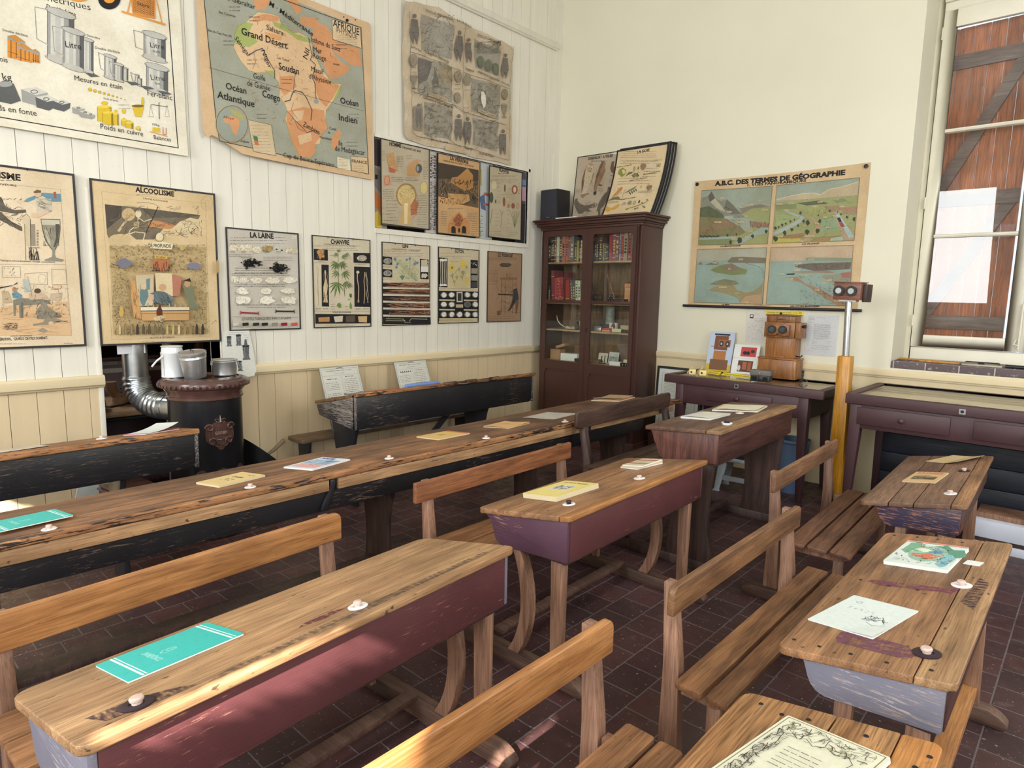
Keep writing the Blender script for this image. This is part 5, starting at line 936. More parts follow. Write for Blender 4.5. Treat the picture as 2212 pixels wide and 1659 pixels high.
# 10 --- hemp
A = title_board(.554, .74, ((848, 187), (1345, 231), (1353, 968), (866, 982)), C3(204, 194, 172), 10); T = A.text
T('CHANVRE', 1010, 262, 1168, 270, 38, bold=1.6); T('CANNABIS SATIVA — Famille des URTICÉES', 952, 270, 1222, 290, 12); A.lines(865, 282, 1330, 318, 2, wd=.0024).lines(930, 300, 1250, 325, 1, wd=.002)
for P in ([(864, 305), (984, 312), (986, 406), (866, 400)], [(930, 440), (992, 443), (995, 800), (934, 798)], [(1202, 338), (1342, 342), (1344, 430), (1204, 424)], [(1208, 456), (1346, 462), (1350, 802), (1212, 800)], [(876, 862), (1350, 866), (1350, 942), (878, 946)]): A.poly(P, C3(28, 27, 30))
A.poly([(862, 440), (925, 442), (930, 800), (870, 800)], C3(206, 196, 172)); A.line([(890, 450), (900, 600), (905, 790)], .003, C3(150, 100, 80)).line([(905, 470), (898, 700)], .0016, C3(140, 100, 80))
A.blob(925, 350, 32, 40, C3(186, 140, 90)).scrib(895, 315, 955, 395, 26, [C3(150, 100, 60), C3(216, 176, 120)], (14, 30), (.001, .003)); A.poly([(955, 490), (960, 560), (945, 640), (960, 720), (945, 760), (985, 765), (975, 700), (985, 620), (968, 550), (968, 490)], C3(206, 186, 150)).scrib(945, 500, 985, 765, 26, [C3(160, 130, 90), C3(226, 210, 176)], (40, 80), (.001, .002), ang=1.57, curl=.2)
A.ell(1275, 385, 42, 26, C3(170, 160, 146)).scrib(1240, 365, 1312, 408, 24, [C3(220, 214, 200), C3(130, 110, 90)], (10, 24), (.001, .003)); A.poly([(1232, 380), (1245, 374), (1245, 396), (1234, 396)], C3(210, 206, 200))
for P, w_ in (([(1238, 495), (1235, 560), (1248, 640), (1245, 760)], .008), ([(1300, 505), (1292, 580), (1300, 680), (1292, 770)], .006), ([(1310, 505), (1325, 600), (1315, 700), (1328, 765)], .004), ([(1305, 520), (1318, 620), (1330, 700), (1322, 765)], .003)): A.line(P, w_, C3(206, 186, 158))
A.ell(1240, 505, 14, 12, C3(214, 196, 170)).ring(1243, 752, 9, 12, .003, C3(206, 186, 158))
G1, G2 = C3(76, 104, 54), C3(110, 134, 70)
A.line([(1072, 340), (1076, 600), (1060, 640)], .003, G1).line([(1120, 640), (1130, 710), (1122, 600)], .003, G1)
def palm(x, y, s, a0=1.57, n=7, sp=2.3):
    for i in range(n):
        a = a0 + sp * (i / (n - 1) - .5); L = s * (1 - .45 * abs(i / (n - 1) - .5) * 2); w_ = .075 * L
        A.poly([(x, y), (x + cos(a - .13) * L * .5, y + sin(a - .13) * L * .5), (x + cos(a) * L, y + sin(a) * L), (x + cos(a + .13) * L * .5, y + sin(a + .13) * L * .5)], (G1, G2)[i % 2])
for x, y, s, a in ((1060, 420, 90, 2.2), (1090, 420, 90, 1.0), (1070, 500, 80, 2.4), (1120, 500, 90, 1.0), (1065, 590, 140, 1.75), (1125, 590, 80, .9), (1135, 350, 50, .4), (1065, 345, 50, 2.4), (1110, 360, 60, .8), (1075, 335, 40, -1.4), (1160, 610, 50, .5), (1070, 450, 60, 2.9), (1100, 440, 60, .3)): palm(x, y, s, a)
A.blob(1178, 705, 12, 20, G1).blob(1082, 790, 20, 22, G2).blob(1178, 795, 8, 28, G2)
for r in ((1010, 780, 1050, 820, 3), (1150, 735, 1190, 745, 2), (1130, 800, 1160, 825, 2), (1000, 365, 1050, 372, 1), (1140, 375, 1190, 390, 2), (905, 412, 950, 412, 1), (868, 424, 985, 428, 1), (1215, 434, 1320, 440, 2), (880, 815, 930, 825, 2), (940, 815, 990, 825, 2), (1220, 815, 1270, 825, 2), (1285, 815, 1335, 825, 2), (960, 958, 1230, 952, 1)): A.lines(*r, wd=.0018)
T('TISSUS DE CHANVRE', 1020, 852, 1183, 852, 13); A.line([(866, 838), (1350, 842)], .001, BK)
for P, c in (([(902, 892), (998, 886), (998, 928), (904, 930)], C3(184, 138, 90)), ([(1032, 884), (1112, 878), (1108, 928), (1044, 932)], C3(206, 198, 180)), ([(1136, 880), (1216, 876), (1214, 930), (1138, 932)], C3(92, 78, 66)), ([(1240, 882), (1318, 880), (1316, 934), (1246, 930)], C3(196, 166, 120))): A.poly(P, c)
wallchart('wall_chart', (-3.113, 1.295, -2.559, 2.035), 'black-edged board headed CHANVRE with a tall green hemp plant', 'poster', 'row of textile boards on the plank wall', A, edge=.006, hook=(.14, .38))
# 11 --- flax
A = title_board(.545, .733, ((173, 912), (564, 946), (563, 1587), (179, 1597)), C3(200, 188, 164), 11); T = A.text
T('LIN', 342, 962, 388, 964, 26, bold=1.6); T('LINUM USITATISSIMUM — Famille des LINÉES', 255, 975, 478, 990, 10); A.lines(190, 980, 550, 1035, 5, wd=.0024)
for P in ([(178, 1030), (256, 1040), (258, 1102), (180, 1096)], [(178, 1134), (258, 1140), (258, 1204), (182, 1200)], [(482, 1052), (553, 1058), (555, 1220), (486, 1216)], [(178, 1245), (558, 1252), (572, 1585), (186, 1585)]): A.poly(P, C3(30, 28, 30))
for y in (1070, 1170): A.ell(220, y, 34, 24, C3(150, 150, 146)).ell(220, y, 22, 18, C3(110, 108, 104)).scrib(195, y - 14, 245, y + 14, 12, [C3(210, 206, 196)], (6, 18), (.001, .003)); A.rect(180, y + 34, 258, y + 56, C3(196, 180, 150)).lines(184, y + 40, 252, y + 50, 2, wd=.0016)
A.poly([(262, 1045), (474, 1052), (478, 1235), (265, 1238)], C3(196, 190, 160)); FL = [C3(104, 130, 80), C3(120, 150, 96), C3(90, 112, 76)]
for i in range(8): A.line([(270 + i * 12, 1060 + i * 3), (350 + i * 10, 1130 + i * 4), (410 + i * 8, 1200 + i * 2), (450 + i * 2, 1232)], .0016, FL[i % 3])
A.scrib(280, 1050, 470, 1220, 110, FL, (8, 20), (.0016, .003)); [A.blob(x, y, 11, 12, C3(110, 134, 164), 8) for x, y in ((280, 1055), (300, 1095), (375, 1062), (440, 1095), (460, 1085), (290, 1120), (400, 1050))]; A.poly([(315, 1190), (362, 1190), (338, 1228)], C3(110, 130, 110))
for y in (1062, 1088): A.poly([(490, y), (540, y - 4), (548, y + 24), (492, y + 26)], C3(190, 180, 160))
A.rect(490, 1114, 548, 1160, C3(220, 218, 212)); A.blob(518, 1190, 26, 20, C3(200, 190, 170)).rect(495, 1225, 545, 1236, C3(196, 180, 150))
ST = [C3(150, 100, 76), C3(176, 126, 96), C3(120, 76, 60), C3(190, 150, 120)]
for y in (1262, 1318, 1375, 1430, 1488): A.scrib(180, y - 16, 560, y + 16, 34, ST, (120, 240), (.001, .003), ang=.0, curl=.12); A.poly([(180, y + 18), (566, y + 26), (566, y + 40), (182, y + 34)], C3(206, 198, 180)).lines(230, y + 26, 510, y + 32, 1, wd=.002)
A.line([(205, 1540), (340, 1542), (360, 1558), (205, 1556)], .004, C3(214, 208, 190)).line([(395, 1560), (410, 1540), (540, 1545)], .004, C3(214, 208, 190)).line([(240, 1480), (220, 1540)], .001, C3(214, 208, 190)).line([(500, 1400), (530, 1540)], .001, C3(214, 208, 190)).text('Fils de lin', 355, 1574, 405, 1574, 10, col=C3(214, 208, 190))
wallchart('wall_chart', (-2.437, 1.298, -1.892, 2.031), 'black-edged board headed LIN with blue flax flowers above dark fibre strips', 'poster', 'row of textile boards on the plank wall', A, edge=.006, hook=(.14, .37))
# 12 --- cotton
A = title_board(.54, .727, ((633, 952), (965, 982), (958, 1571), (631, 1580)), C3(198, 186, 160), 12); T = A.text
T('COTON', 768, 1000, 840, 1006, 26, bold=1.6); A.lines(655, 1005, 945, 1030, 2, wd=.002).lines(750, 1030, 850, 1045, 2, wd=.002)
for P in ([(636, 1040), (708, 1046), (708, 1286), (636, 1280)], [(896, 1060), (956, 1064), (954, 1290), (896, 1290)], [(634, 1312), (958, 1320), (954, 1560), (634, 1560)]): A.poly(P, C3(28, 27, 30))
for x in (652, 665, 680, 695): A.line([(x, 1075), (x + 2, 1180), (x, 1262)], .006, C3(216, 208, 190)).blob(x, 1062, 9, 12, C3(226, 220, 206), 8).blob(x, 1266, 8, 9, C3(226, 220, 206), 8)
A.poly([(718, 1052), (890, 1060), (890, 1290), (718, 1284)], C3(198, 184, 146))
YL = C3(212, 186, 76)
for P in ([(740, 1130), (750, 1200), (770, 1280)], [(750, 1190), (800, 1130), (830, 1100)], [(830, 1150), (830, 1230)], [(770, 1240), (790, 1200)]): A.line(P, .003, C3(96, 90, 54))
for x, y, s in ((830, 1150, 60), (800, 1130, 40), (740, 1180, 50), (860, 1110, 40), (780, 1190, 44), (820, 1190, 40), (760, 1230, 30)): palm(x, y, s * .8, 1.3, 5, 2.2)
A.blob(745, 1120, 24, 32, YL).ell(745, 1125, 8, 10, C3(150, 100, 50)).blob(835, 1092, 22, 24, YL).blob(870, 1235, 14, 24, YL).blob(868, 1185, 8, 18, C3(206, 196, 160)).lines(735, 1075, 810, 1080, 1, wd=.002)
for y, c in ((1072, C3(40, 40, 46)), (1128, C3(150, 140, 126)), (1185, C3(140, 134, 124)), (1240, C3(70, 68, 74))): A.poly([(900, y), (952, y + 2), (950, y + 46), (900, y + 44)], c)
A.scrib(905, 1080, 948, 1110, 6, [C3(220, 220, 220)], (8, 16), (.003, .005)); A.lines(640, 1296, 952, 1302, 1, wd=.003)
for row, y in ((5, 1346), (5, 1424), (5, 1506)):
    for i in range(row):
        x = 678 + i * 64
        if y == 1346 and i == 2: A.rect(x - 24, y - 24, x + 24, y + 60, C3(206, 200, 190)); A.rect(x - 16, y - 14, x + 16, y + 50, C3(60, 56, 54)); continue
        if y == 1424 and i == 2: A.rect(x - 30, y + 0, x + 28, y + 26, C3(190, 176, 146)).lines(x - 26, y + 6, x + 24, y + 20, 2, wd=.0016); continue
        A.ell(x, y, 28, 24, C3(110, 110, 110)).blob(x, y, 20, 20, C3(222, 220, 214) if not (y == 1424 and i == 3) else C3(90, 92, 100), 10, .2)
    if y < 1500: A.poly([(640, y + 36), (768, y + 38), (768, y + 50), (640, y + 48)], C3(196, 184, 150)).poly([(840, y + 38), (950, y + 40), (950, y + 52), (840, y + 50)], C3(196, 184, 150))
A.poly([(640, 1536), (952, 1536), (952, 1564), (640, 1566)], C3(196, 180, 140)).lines(645, 1545, 945, 1556, 2, wd=.002)
wallchart('wall_chart', (-1.788, 1.304, -1.248, 2.031), 'black-edged board headed COTON with yellow cotton flowers and small vials', 'poster', 'row of textile boards on the plank wall', A, edge=.006, hook=(.16, .38))
# 13 --- weaving
A = title_board(.522, .725, ((1037, 988), (1314, 1012), (1302, 1560), (1029, 1568)), C3(158, 128, 102), 13); T = A.text
T('LE TISSAGE', 1118, 1032, 1238, 1040, 24, bold=1.3); A.lines(1042, 1045, 1310, 1062, 3, wd=.0022).lines(1044, 1150, 1128, 1260, 12, wd=.0022).lines(1035, 1520, 1295, 1552, 3, wd=.0022)
DK_ = C3(70, 56, 48)
A.poly([(1130, 1100), (1150, 1086), (1215, 1088), (1232, 1102), (1205, 1120), (1150, 1120)], C3(84, 76, 70)).lines(1095, 1108, 1125, 1108, 1, wd=.001)
for x in (1150, 1240, 1180, 1268): A.line([(x, 1210), (x - 4, 1500)], .006 if x in (1150, 1240) else .004, C3(110, 80, 60))
A.poly([(1135, 1205), (1275, 1203), (1275, 1222), (1135, 1222)], C3(140, 104, 76)).poly([(1120, 1335), (1240, 1340), (1240, 1352), (1120, 1348)], DK_).line([(1190, 1200), (1190, 1170), (1200, 1200)], .003, DK_).line([(1215, 1200), (1218, 1175)], .003, DK_)
A.poly([(1245, 1300), (1275, 1290), (1290, 1380), (1270, 1400), (1240, 1380)], C3(64, 68, 70)).ell(1262, 1265, 12, 18, C3(150, 110, 84)).poly([(1240, 1380), (1270, 1395), (1240, 1440), (1215, 1475), (1195, 1475), (1215, 1450)], C3(60, 60, 62)).poly([(1262, 1395), (1290, 1395), (1272, 1500), (1262, 1500)], C3(120, 86, 64)).line([(1250, 1310), (1200, 1335)], .004, DK_)
A.scrib(1110, 1220, 1245, 1480, 60, [DK_, C3(110, 84, 66)], (20, 70), (.001, .003)); A.line([(1100, 1480), (1300, 1490)], .002, DK_).poly([(1110, 1480), (1140, 1470), (1140, 1510), (1110, 1512)], C3(110, 84, 66))
wallchart('wall_chart', (-1.122, 1.306, -.60, 2.031), 'brown board headed LE TISSAGE showing a weaver at a loom', 'poster', 'row of textile boards on the plank wall', A, edge=.005, hook=(.15, .36))
# 14 --- geography roller chart on the back wall
A = Art(1.522, 1.174, ((187, 239), (1938, 45), (1802, 1514), (117, 1467)), C3(206, 180, 142), .002, 14); T = A.text
T('A.B.C. DES TERMES DE GÉOGRAPHIE', 392, 276, 1678, 165, 42, bold=2.2); T('1. VUES PANORAMIQUES', 705, 277, 1295, 230, 24, bold=1.6)
SKY, SEA, GR1, GR2, GR3, SND = C3(150, 160, 146), C3(144, 164, 156), C3(150, 154, 108), C3(128, 138, 100), C3(104, 112, 84), C3(178, 150, 120)
A.poly([(257, 328), (965, 272), (915, 855), (224, 872)], SKY).poly([(1008, 265), (1830, 198), (1772, 825), (962, 848)], SKY).poly([(215, 914), (908, 892), (865, 1462), (182, 1440)], C3(168, 168, 152)).poly([(950, 890), (1765, 872), (1722, 1475), (902, 1460)], C3(190, 168, 144))
A.poly([(255, 400), (320, 380), (355, 332), (390, 400), (450, 430), (510, 410), (560, 450), (650, 550), (700, 590), (245, 600)], C3(132, 134, 122)).poly([(355, 332), (390, 400), (340, 440), (320, 385)], C3(96, 94, 88)).poly([(390, 400), (450, 470), (500, 540), (430, 520), (340, 440)], C3(176, 172, 150)).poly([(510, 410), (650, 550), (560, 560), (480, 500)], C3(110, 108, 96))
A.poly([(640, 500), (760, 470), (840, 455), (945, 480), (935, 660), (720, 600), (650, 560)], C3(130, 124, 110)).poly([(650, 560), (760, 500), (945, 480), (930, 650), (740, 610)], GR1).poly([(236, 560), (400, 570), (500, 610), (640, 680), (700, 740), (600, 790), (228, 800)], C3(128, 122, 88)).poly([(240, 500), (330, 480), (470, 560), (480, 600), (240, 590)], C3(96, 104, 80)).poly([(236, 700), (400, 640), (520, 615), (640, 680), (500, 700), (230, 770)], C3(140, 120, 92)).poly([(228, 800), (640, 770), (760, 700), (930, 660), (918, 855), (224, 872)], GR1).poly([(225, 810), (600, 800), (540, 862), (224, 872)], GR2)
A.poly([(735, 620), (930, 650), (925, 690), (860, 700), (740, 680)], C3(150, 120, 100)).scrib(740, 620, 925, 690, 30, [C3(80, 66, 58)], (20, 50), (.001, .003), ang=1.4, curl=.3).poly([(930, 690), (850, 690), (700, 780), (560, 860), (640, 860), (800, 770), (924, 740)], C3(150, 168, 160)).poly([(225, 800), (600, 780), (600, 800), (225, 820)], C3(150, 168, 160)).poly([(490, 580), (580, 570), (560, 610), (480, 605)], C3(160, 174, 164))
A.poly([(1005, 410), (1140, 375), (1260, 352), (1370, 345), (1440, 365), (1520, 310), (1640, 290), (1815, 240), (1808, 380), (1000, 420)], C3(182, 166, 138)).line([(1005, 408), (1140, 373), (1260, 350), (1370, 343), (1440, 363), (1520, 308), (1640, 288), (1815, 238)], .005, C3(206, 196, 170))
A.poly([(1000, 440), (1300, 405), (1812, 372), (1772, 825), (962, 848)], GR1)
for P, c in (([(1000, 460), (1200, 450), (1200, 500), (995, 510)], GR2), ([(1200, 445), (1420, 420), (1520, 450), (1300, 470)], C3(92, 100, 76)), ([(1560, 420), (1660, 400), (1710, 430), (1600, 450)], GR2), ([(1300, 500), (1480, 480), (1560, 500), (1350, 560)], C3(156, 160, 104)), ([(1470, 480), (1640, 470), (1660, 520), (1520, 540)], C3(150, 130, 100)), ([(1640, 500), (1800, 480), (1790, 560), (1650, 560)], C3(160, 128, 104)), ([(995, 560), (1150, 560), (1200, 590), (1000, 680)], C3(150, 164, 116)), ([(1440, 620), (1580, 590), (1620, 720), (1440, 740)], C3(140, 162, 130)), ([(1060, 770), (1300, 740), (1250, 800), (1030, 800)], C3(150, 118, 86)), ([(970, 800), (1250, 800), (1200, 840), (965, 845)], C3(180, 172, 90)), ([(1380, 790), (1660, 770), (1670, 825), (1330, 832)], C3(150, 130, 90)), ([(1540, 800), (1660, 780), (1665, 825), (1530, 828)], C3(160, 180, 160))): A.poly(P, c)
A.poly([(968, 770), (968, 740), (1150, 650), (1240, 600), (1180, 570), (1080, 530), (1110, 525), (1230, 565), (1290, 590), (1240, 640), (1100, 720)], C3(160, 172, 168)).poly([(1280, 570), (1360, 590), (1430, 660), (1440, 710), (1380, 760), (1290, 830), (1240, 830), (1360, 750), (1390, 690), (1370, 620)], SND).poly([(1560, 530), (1600, 520), (1640, 600), (1780, 760), (1772, 825), (1670, 825), (1600, 640)], C3(170, 150, 124)).poly([(1590, 560), (1620, 560), (1770, 790), (1720, 800)], C3(160, 182, 180)).poly([(1600, 600), (1630, 590), (1650, 640), (1620, 640)], C3(60, 50, 56)).poly([(1620, 645), (1655, 640), (1680, 690), (1640, 690)], C3(150, 80, 70))
def tree(x, y, s): A.blob(x, y, s, s * 1.2, C3(62, 68, 56), 9, .3).line([(x, y + s), (x, y + s * 1.7)], .002, C3(50, 46, 40))
for x, y, s in ((990, 800, 22), (1085, 745, 18), (1155, 710, 16), (1215, 670, 11), (1270, 630, 12), (1310, 640, 22), (1410, 725, 22), (1305, 735, 20), (1430, 630, 16), (1060, 665, 12), (1095, 650, 10), (1140, 628, 10), (1025, 685, 9), (992, 695, 14), (1640, 560, 8), (1700, 590, 12), (1770, 610, 16), (1530, 525, 10), (1240, 545, 12), (635, 820, 24), (545, 840, 14), (765, 775, 16), (900, 730, 14), (515, 770, 10), (605, 760, 9), (1415, 568, 8), (1180, 610, 7), (1608, 535, 6)): tree(x, y, s)
for i in range(14): tree(245 + i * 14, 778 + (i % 3) * 4, 7)
A.scrib(240, 480, 640, 780, 110, [C3(84, 84, 66), C3(110, 100, 74), C3(70, 76, 60)], (16, 60), (.0008, .002), ang=.35); A.scrib(1000, 440, 1780, 820, 90, [C3(96, 104, 72), C3(110, 100, 74)], (20, 60), (.0008, .002), ang=-.15)
A.poly([(212, 1030), (900, 1010), (865, 1462), (182, 1440)], SEA).poly([(945, 1028), (1300, 1022), (1752, 1020), (1722, 1475), (902, 1460)], SEA)
A.poly([(515, 1030), (560, 990), (660, 985), (900, 995), (895, 1050), (780, 1050), (620, 1045), (530, 1045)], C3(120, 112, 96)).poly([(340, 1120), (440, 1070), (560, 1050), (640, 1095), (715, 1115), (700, 1160), (560, 1170), (400, 1145)], C3(124, 132, 90)).poly([(450, 1100), (560, 1052), (650, 1105), (560, 1130)], C3(130, 116, 104)).poly([(335, 1262), (400, 1230), (480, 1208), (590, 1225), (635, 1255), (560, 1275), (420, 1270)], C3(126, 124, 92)).poly([(332, 1322), (390, 1285), (500, 1265), (590, 1280), (610, 1320), (700, 1345), (780, 1330), (830, 1290), (868, 1240), (862, 1462), (640, 1450), (620, 1400), (480, 1350), (380, 1335)], C3(150, 140, 104)).poly([(640, 1450), (700, 1380), (850, 1360), (862, 1462)], SND).line([(700, 1050), (820, 1080), (870, 1120), (870, 1200)], .003, C3(90, 96, 84))
for x, y, w_ in ((360, 1055, 80), (245, 1052, 30), (390, 1040, 50)): A.poly([(x - w_, y + 14), (x, y - 12), (x + w_, y + 14)], C3(120, 116, 104))
A.poly([(1285, 1000), (1310, 990), (1755, 1000), (1750, 1035), (1300, 1022)], C3(140, 150, 128)).poly([(1180, 1085), (1240, 1060), (1350, 1050), (1745, 1040), (1735, 1110), (1380, 1130), (1300, 1110)], C3(112, 104, 96)).poly([(1085, 1190), (1210, 1185), (1290, 1260), (1420, 1300), (1720, 1470), (1600, 1472), (1470, 1390), (1350, 1310), (1260, 1250)], C3(158, 130, 106)).poly([(1160, 1135), (1500, 1125), (1580, 1140), (1560, 1150), (1165, 1142)], C3(150, 130, 110)).poly([(1440, 1180), (1600, 1160), (1740, 1130), (1730, 1300), (1620, 1290), (1540, 1230)], C3(146, 146, 130)).poly([(1095, 1155), (1190, 1150), (1175, 1165), (1110, 1166)], BK).poly([(1640, 1150), (1740, 1140), (1735, 1200), (1650, 1200)], C3(160, 110, 96))
A.scrib(1180, 1050, 1740, 1110, 90, [C3(70, 62, 60), C3(150, 120, 100)], (8, 24), (.001, .003), ang=-1.5); A.scrib(1220, 1180, 1720, 1460, 110, [C3(84, 76, 70), C3(180, 160, 130), C3(70, 90, 92)], (12, 40), (.001, .003), ang=.6); A.scrib(220, 1200, 640, 1430, 30, [C3(150, 176, 174)], (60, 120), (.001, .002), ang=0, curl=.1)
for P in ([(257, 328), (965, 272), (915, 855), (224, 872)], [(1008, 265), (1830, 198), (1772, 825), (962, 848)], [(215, 914), (908, 892), (865, 1462), (182, 1440)], [(950, 890), (1765, 872), (1722, 1475), (902, 1460)]): A.line(P, .0025, C3(110, 90, 66), True)
for x, y, w_ in ((465, 403, 40), (727, 463, 90), (853, 422, 44), (888, 512, 62), (648, 488, 26), (537, 535, 50), (420, 640, 72), (650, 636, 60), (704, 578, 26), (528, 595, 22), (750, 728, 40), (715, 783, 40), (590, 806, 60), (1037, 455, 60), (1148, 448, 50), (1305, 408, 40), (1437, 436, 50), (1600, 412, 40), (1390, 480, 52), (1108, 516, 44), (1652, 484, 46), (1448, 532, 30), (1485, 590, 34), (1588, 576, 40), (1160, 670, 30), (1282, 672, 34), (1408, 652, 40), (1520, 690, 50), (1335, 778, 90), (1048, 780, 44), (1240, 828, 60), (390, 1045, 40), (652, 1010, 44), (538, 1105, 24), (472, 1290, 76), (614, 1352, 36), (710, 1440, 36), (1210, 1050, 80), (1348, 1012, 56), (1210, 1118, 56), (1050, 1155, 60), (1268, 1172, 80), (1140, 1205, 66), (1515, 1218, 80), (1408, 1315, 40), (1600, 1298, 66), (1620, 1426, 90), (1475, 1246, 40)): A.poly([(x - w_ / 2, y - 6), (x + w_ / 2, y - 7), (x + w_ / 2, y + 7), (x - w_ / 2, y + 8)], C3(206, 186, 150)).lines(x - w_ / 2 + 3, y, x + w_ / 2 - 2, y, 1, wd=.003, col=C3(90, 70, 56))
T('LA MONTAGNE', 448, 888, 648, 880, 14, bold=.8); T('LA PLAINE', 1258, 864, 1428, 858, 14, bold=.8); T('LA MER', 460, 1470, 540, 1470, 12, bold=.8); T('LES CÔTES MARITIMES', 1140, 1488, 1428, 1488, 15, bold=.8); A.lines(785, 1472, 970, 1474, 1, wd=.002)
gfn = lambda x, y, z: (x, y - .012 * sin(pi * x / 1.5) * (y / 1.17), z + .01 + .008 * sin(x * 3))
t = wallchart('geography_chart', (1.696, 1.528, 3.218, 2.702), 'roller chart headed A.B.C. DES TERMES DE GÉOGRAPHIE with four landscape panels', 'poster', None, A, side='B', off=.004, fn=gfn, cuts=(16, 6))
MB().tube([(-.045, -.008, .022), (1.56, -.008, .022)], .0125, 14).build('bottom_roller', M['black'], t, smooth=True)
for x in (.028, 1.492): MB().lathe([(.010, 0), (.017, .001), (.017, .003), (.010, .004)], 18, (x, 1.145, .014)).build('eyelet', M['darkmetal'], t, smooth=True)
# headed letter and typed sheet under it
A = Art(.21, .297, paper=C3(214, 210, 206), thick=.001, seed=21); A.rect(14, 12, 30, 24, BK).rect(17, 14, 27, 20, CR_).lines(34, 10, 60, 13, 2).scrib(8, 40, 92, 92, 60, [C3(100, 96, 104)], (4, 12), (.0006, .0012), ang=-.1).lines(36, 24, 92, 34, 3)
wallchart('letter_sheet', (2.29, 1.195, 2.50, 1.492), 'yellowed handwritten letter sheet on the wall just left of the tall stereoscope', 'paper', None, A, side='B', off=.004, mat=M['print_clean'])
A = Art(.258, .352, paper=C3(204, 206, 210), thick=.001, seed=22); A.lines(32, 8, 62, 8, 1).lines(5, 6, 26, 20, 5).lines(24, 24, 84, 58, 16).lines(22, 62, 40, 72, 4).lines(34, 60, 54, 60, 1).lines(20, 76, 88, 84, 3).lines(6, 90, 34, 90, 1).scrib(66, 64, 90, 70, 4, [GY], (8, 16), (.0006, .001)); A.line([(1, 1), (99, 1), (99, 99), (1, 99)], .002, C3(226, 228, 232), True)
wallchart('laminated_sheet', (2.826, 1.124, 3.084, 1.476), 'laminated typed sheet on the back wall right of the tall stereoscope', 'paper', None, A, side='B', off=.004, mat=mk_print('laminated_print', .12, .03, .7))
# sheet of stove drawings beside the stove
A = Art(.235, .33, paper=C3(214, 214, 206), thick=.001, seed=23, outline=[(0, 0), (.16, -.015), (.215, -.01), (.24, .03), (.235, .16), (.205, .33), (0, .33)]); A.lines(20, 4, 80, 8, 2)
for x, y, s in ((22, 22, 1), (52, 20, 1.1), (74, 48, 1.5), (50, 78, 1)):
    A.poly([(x - 7 * s, y - 8 * s), (x + 7 * s, y - 8 * s), (x + 6 * s, y + 8 * s), (x + 9 * s, y + 12 * s), (x - 9 * s, y + 12 * s), (x - 6 * s, y + 8 * s)], C3(90, 92, 96)).ell(x, y - 9 * s, 8 * s, 2 * s, BK).scrib(x - 7 * s, y - 8 * s, x + 7 * s, y + 10 * s, 30, [BK, C3(200, 200, 196)], (3, 8), (.0006, .0016))
A.poly([(71, 20), (77, 20), (80, 34), (68, 34)], C3(90, 92, 96)).lines(70, 10, 92, 20, 3)
wallchart('stove_drawing_sheet', (-3.862, .96, -3.64, 1.27), 'curling paper sheet of old stove drawings hung beside the stove', 'paper', None, A, off=.02, fn=lambda x, y, z: (x, y, z + .03 * max(0, 1 - y / .2) ** 2), cuts=(4, 10), mat=M['print_clean'])
# reading charts leaning on the wall behind the black desk
def reading(x, label, seed, sy, tab):
    A = Art(.372, .56, paper=C3(206, 204, 196), thick=.006, seed=seed); A.line([(4, 3), (96, 3), (96, 97), (4, 97)], .0016, BK, True).lines(14, 6, 86, 6, 1, wd=.004, word=(.006, .02)).lines(36, 10, 64, 10, 1, wd=.002).line([(5, 13), (95, 13)], .001, BK).line([(50, 14), (50, 60)], .001, BK)
    A.lines(14, 18, 40, 18, 1, wd=.005).lines(60, 16, 84, 16, 1, wd=.004).lines(8, 24, 46, 34, 5, wd=.0035, word=(.004, .012)).lines(54, 20, 94, 34, 6, wd=.0035, word=(.004, .012)).lines(7, 40, 47, 70, 13, wd=.003).lines(53, 37, 94, 70, 14, wd=.003)
    if tab: [A.ell(14 + i * 6, 17, 1.6, 1.1, BK, 6) for i in range(6)]
    t = empty('reading_chart', (.30, x, .4525), 0, label, 'chart', 'reading charts leaning behind the wall desk')
    lean = radians(21); t.rotation_mode = 'XYZ'
    m_ = Matrix(((0, sin(-lean), cos(lean)), (1, 0, 0), (0, cos(lean), sin(lean)))).to_4x4(); t.rotation_euler = m_.to_euler()
    A.build('sheet', t, M['print_clean'])
    border(t, .372, .56, .004, M['zinc'], -.007, .001, name='metal_edge'); MB().tube([(.16, .545, .002), (.19, .552, .006), (.22, .545, .002)], .002, 6).build('hook', M['darkmetal'], t)
reading(-3.13, 'grey-edged reading chart leaning behind the near end of black wall desk', 31, 0, 0)
reading(-2.385, 'reading chart of syllable rows leaning nearer the middle of black wall desk', 32, 0, 1)
# ---------------------------------------------------------------- iron stove, its flue, pots
SX, SY = .45, -4.172
t = empty('iron_stove', (SX, SY, 0), 0, 'tall black round iron stove with brown enamelled lid and scrolled badge', 'stove')
MB().lathe([(.20, .02), (.222, .06), (.222, .90), (.218, .905), (.17, .905)], 56, (0, 0, 0)).build('body', M['stove'], t, smooth=True)
MB().lathe([(.224, .895), (.232, .90), (.232, .915), (.226, .92), (.228, .94), (.24, .955), (.244, .965), (.262, .972), (.270, .985), (.272, 1.0), (.266, 1.012), (.25, 1.02), (.24, 1.018), (.235, 1.026), (.21, 1.03), (.205, 1.024), (.17, 1.03), (.16, 1.025), (.02, 1.026), (.0005, 1.026)], 64, cap=False).build('lid_ring', M['cast'], t, smooth=True)
mb = MB()
for i in range(48):
    a = 2 * pi * i / 48; c_, s_ = cos(a), sin(a); mb.M = Matrix.Translation((.2705 * c_, .2705 * s_, .988)) @ Matrix.Rotation(a, 4, 'Z'); mb.box(-.004, -.011, -.010, .006, .011, .010)
mb.build('rim_beading', M['cast'], t, bevel=.002)
mb.M = None
def cyl(u, v, d, r=.222, a0=-.02): a = a0 + u / r; return ((r + d) * cos(a), (r + d) * sin(a), v)
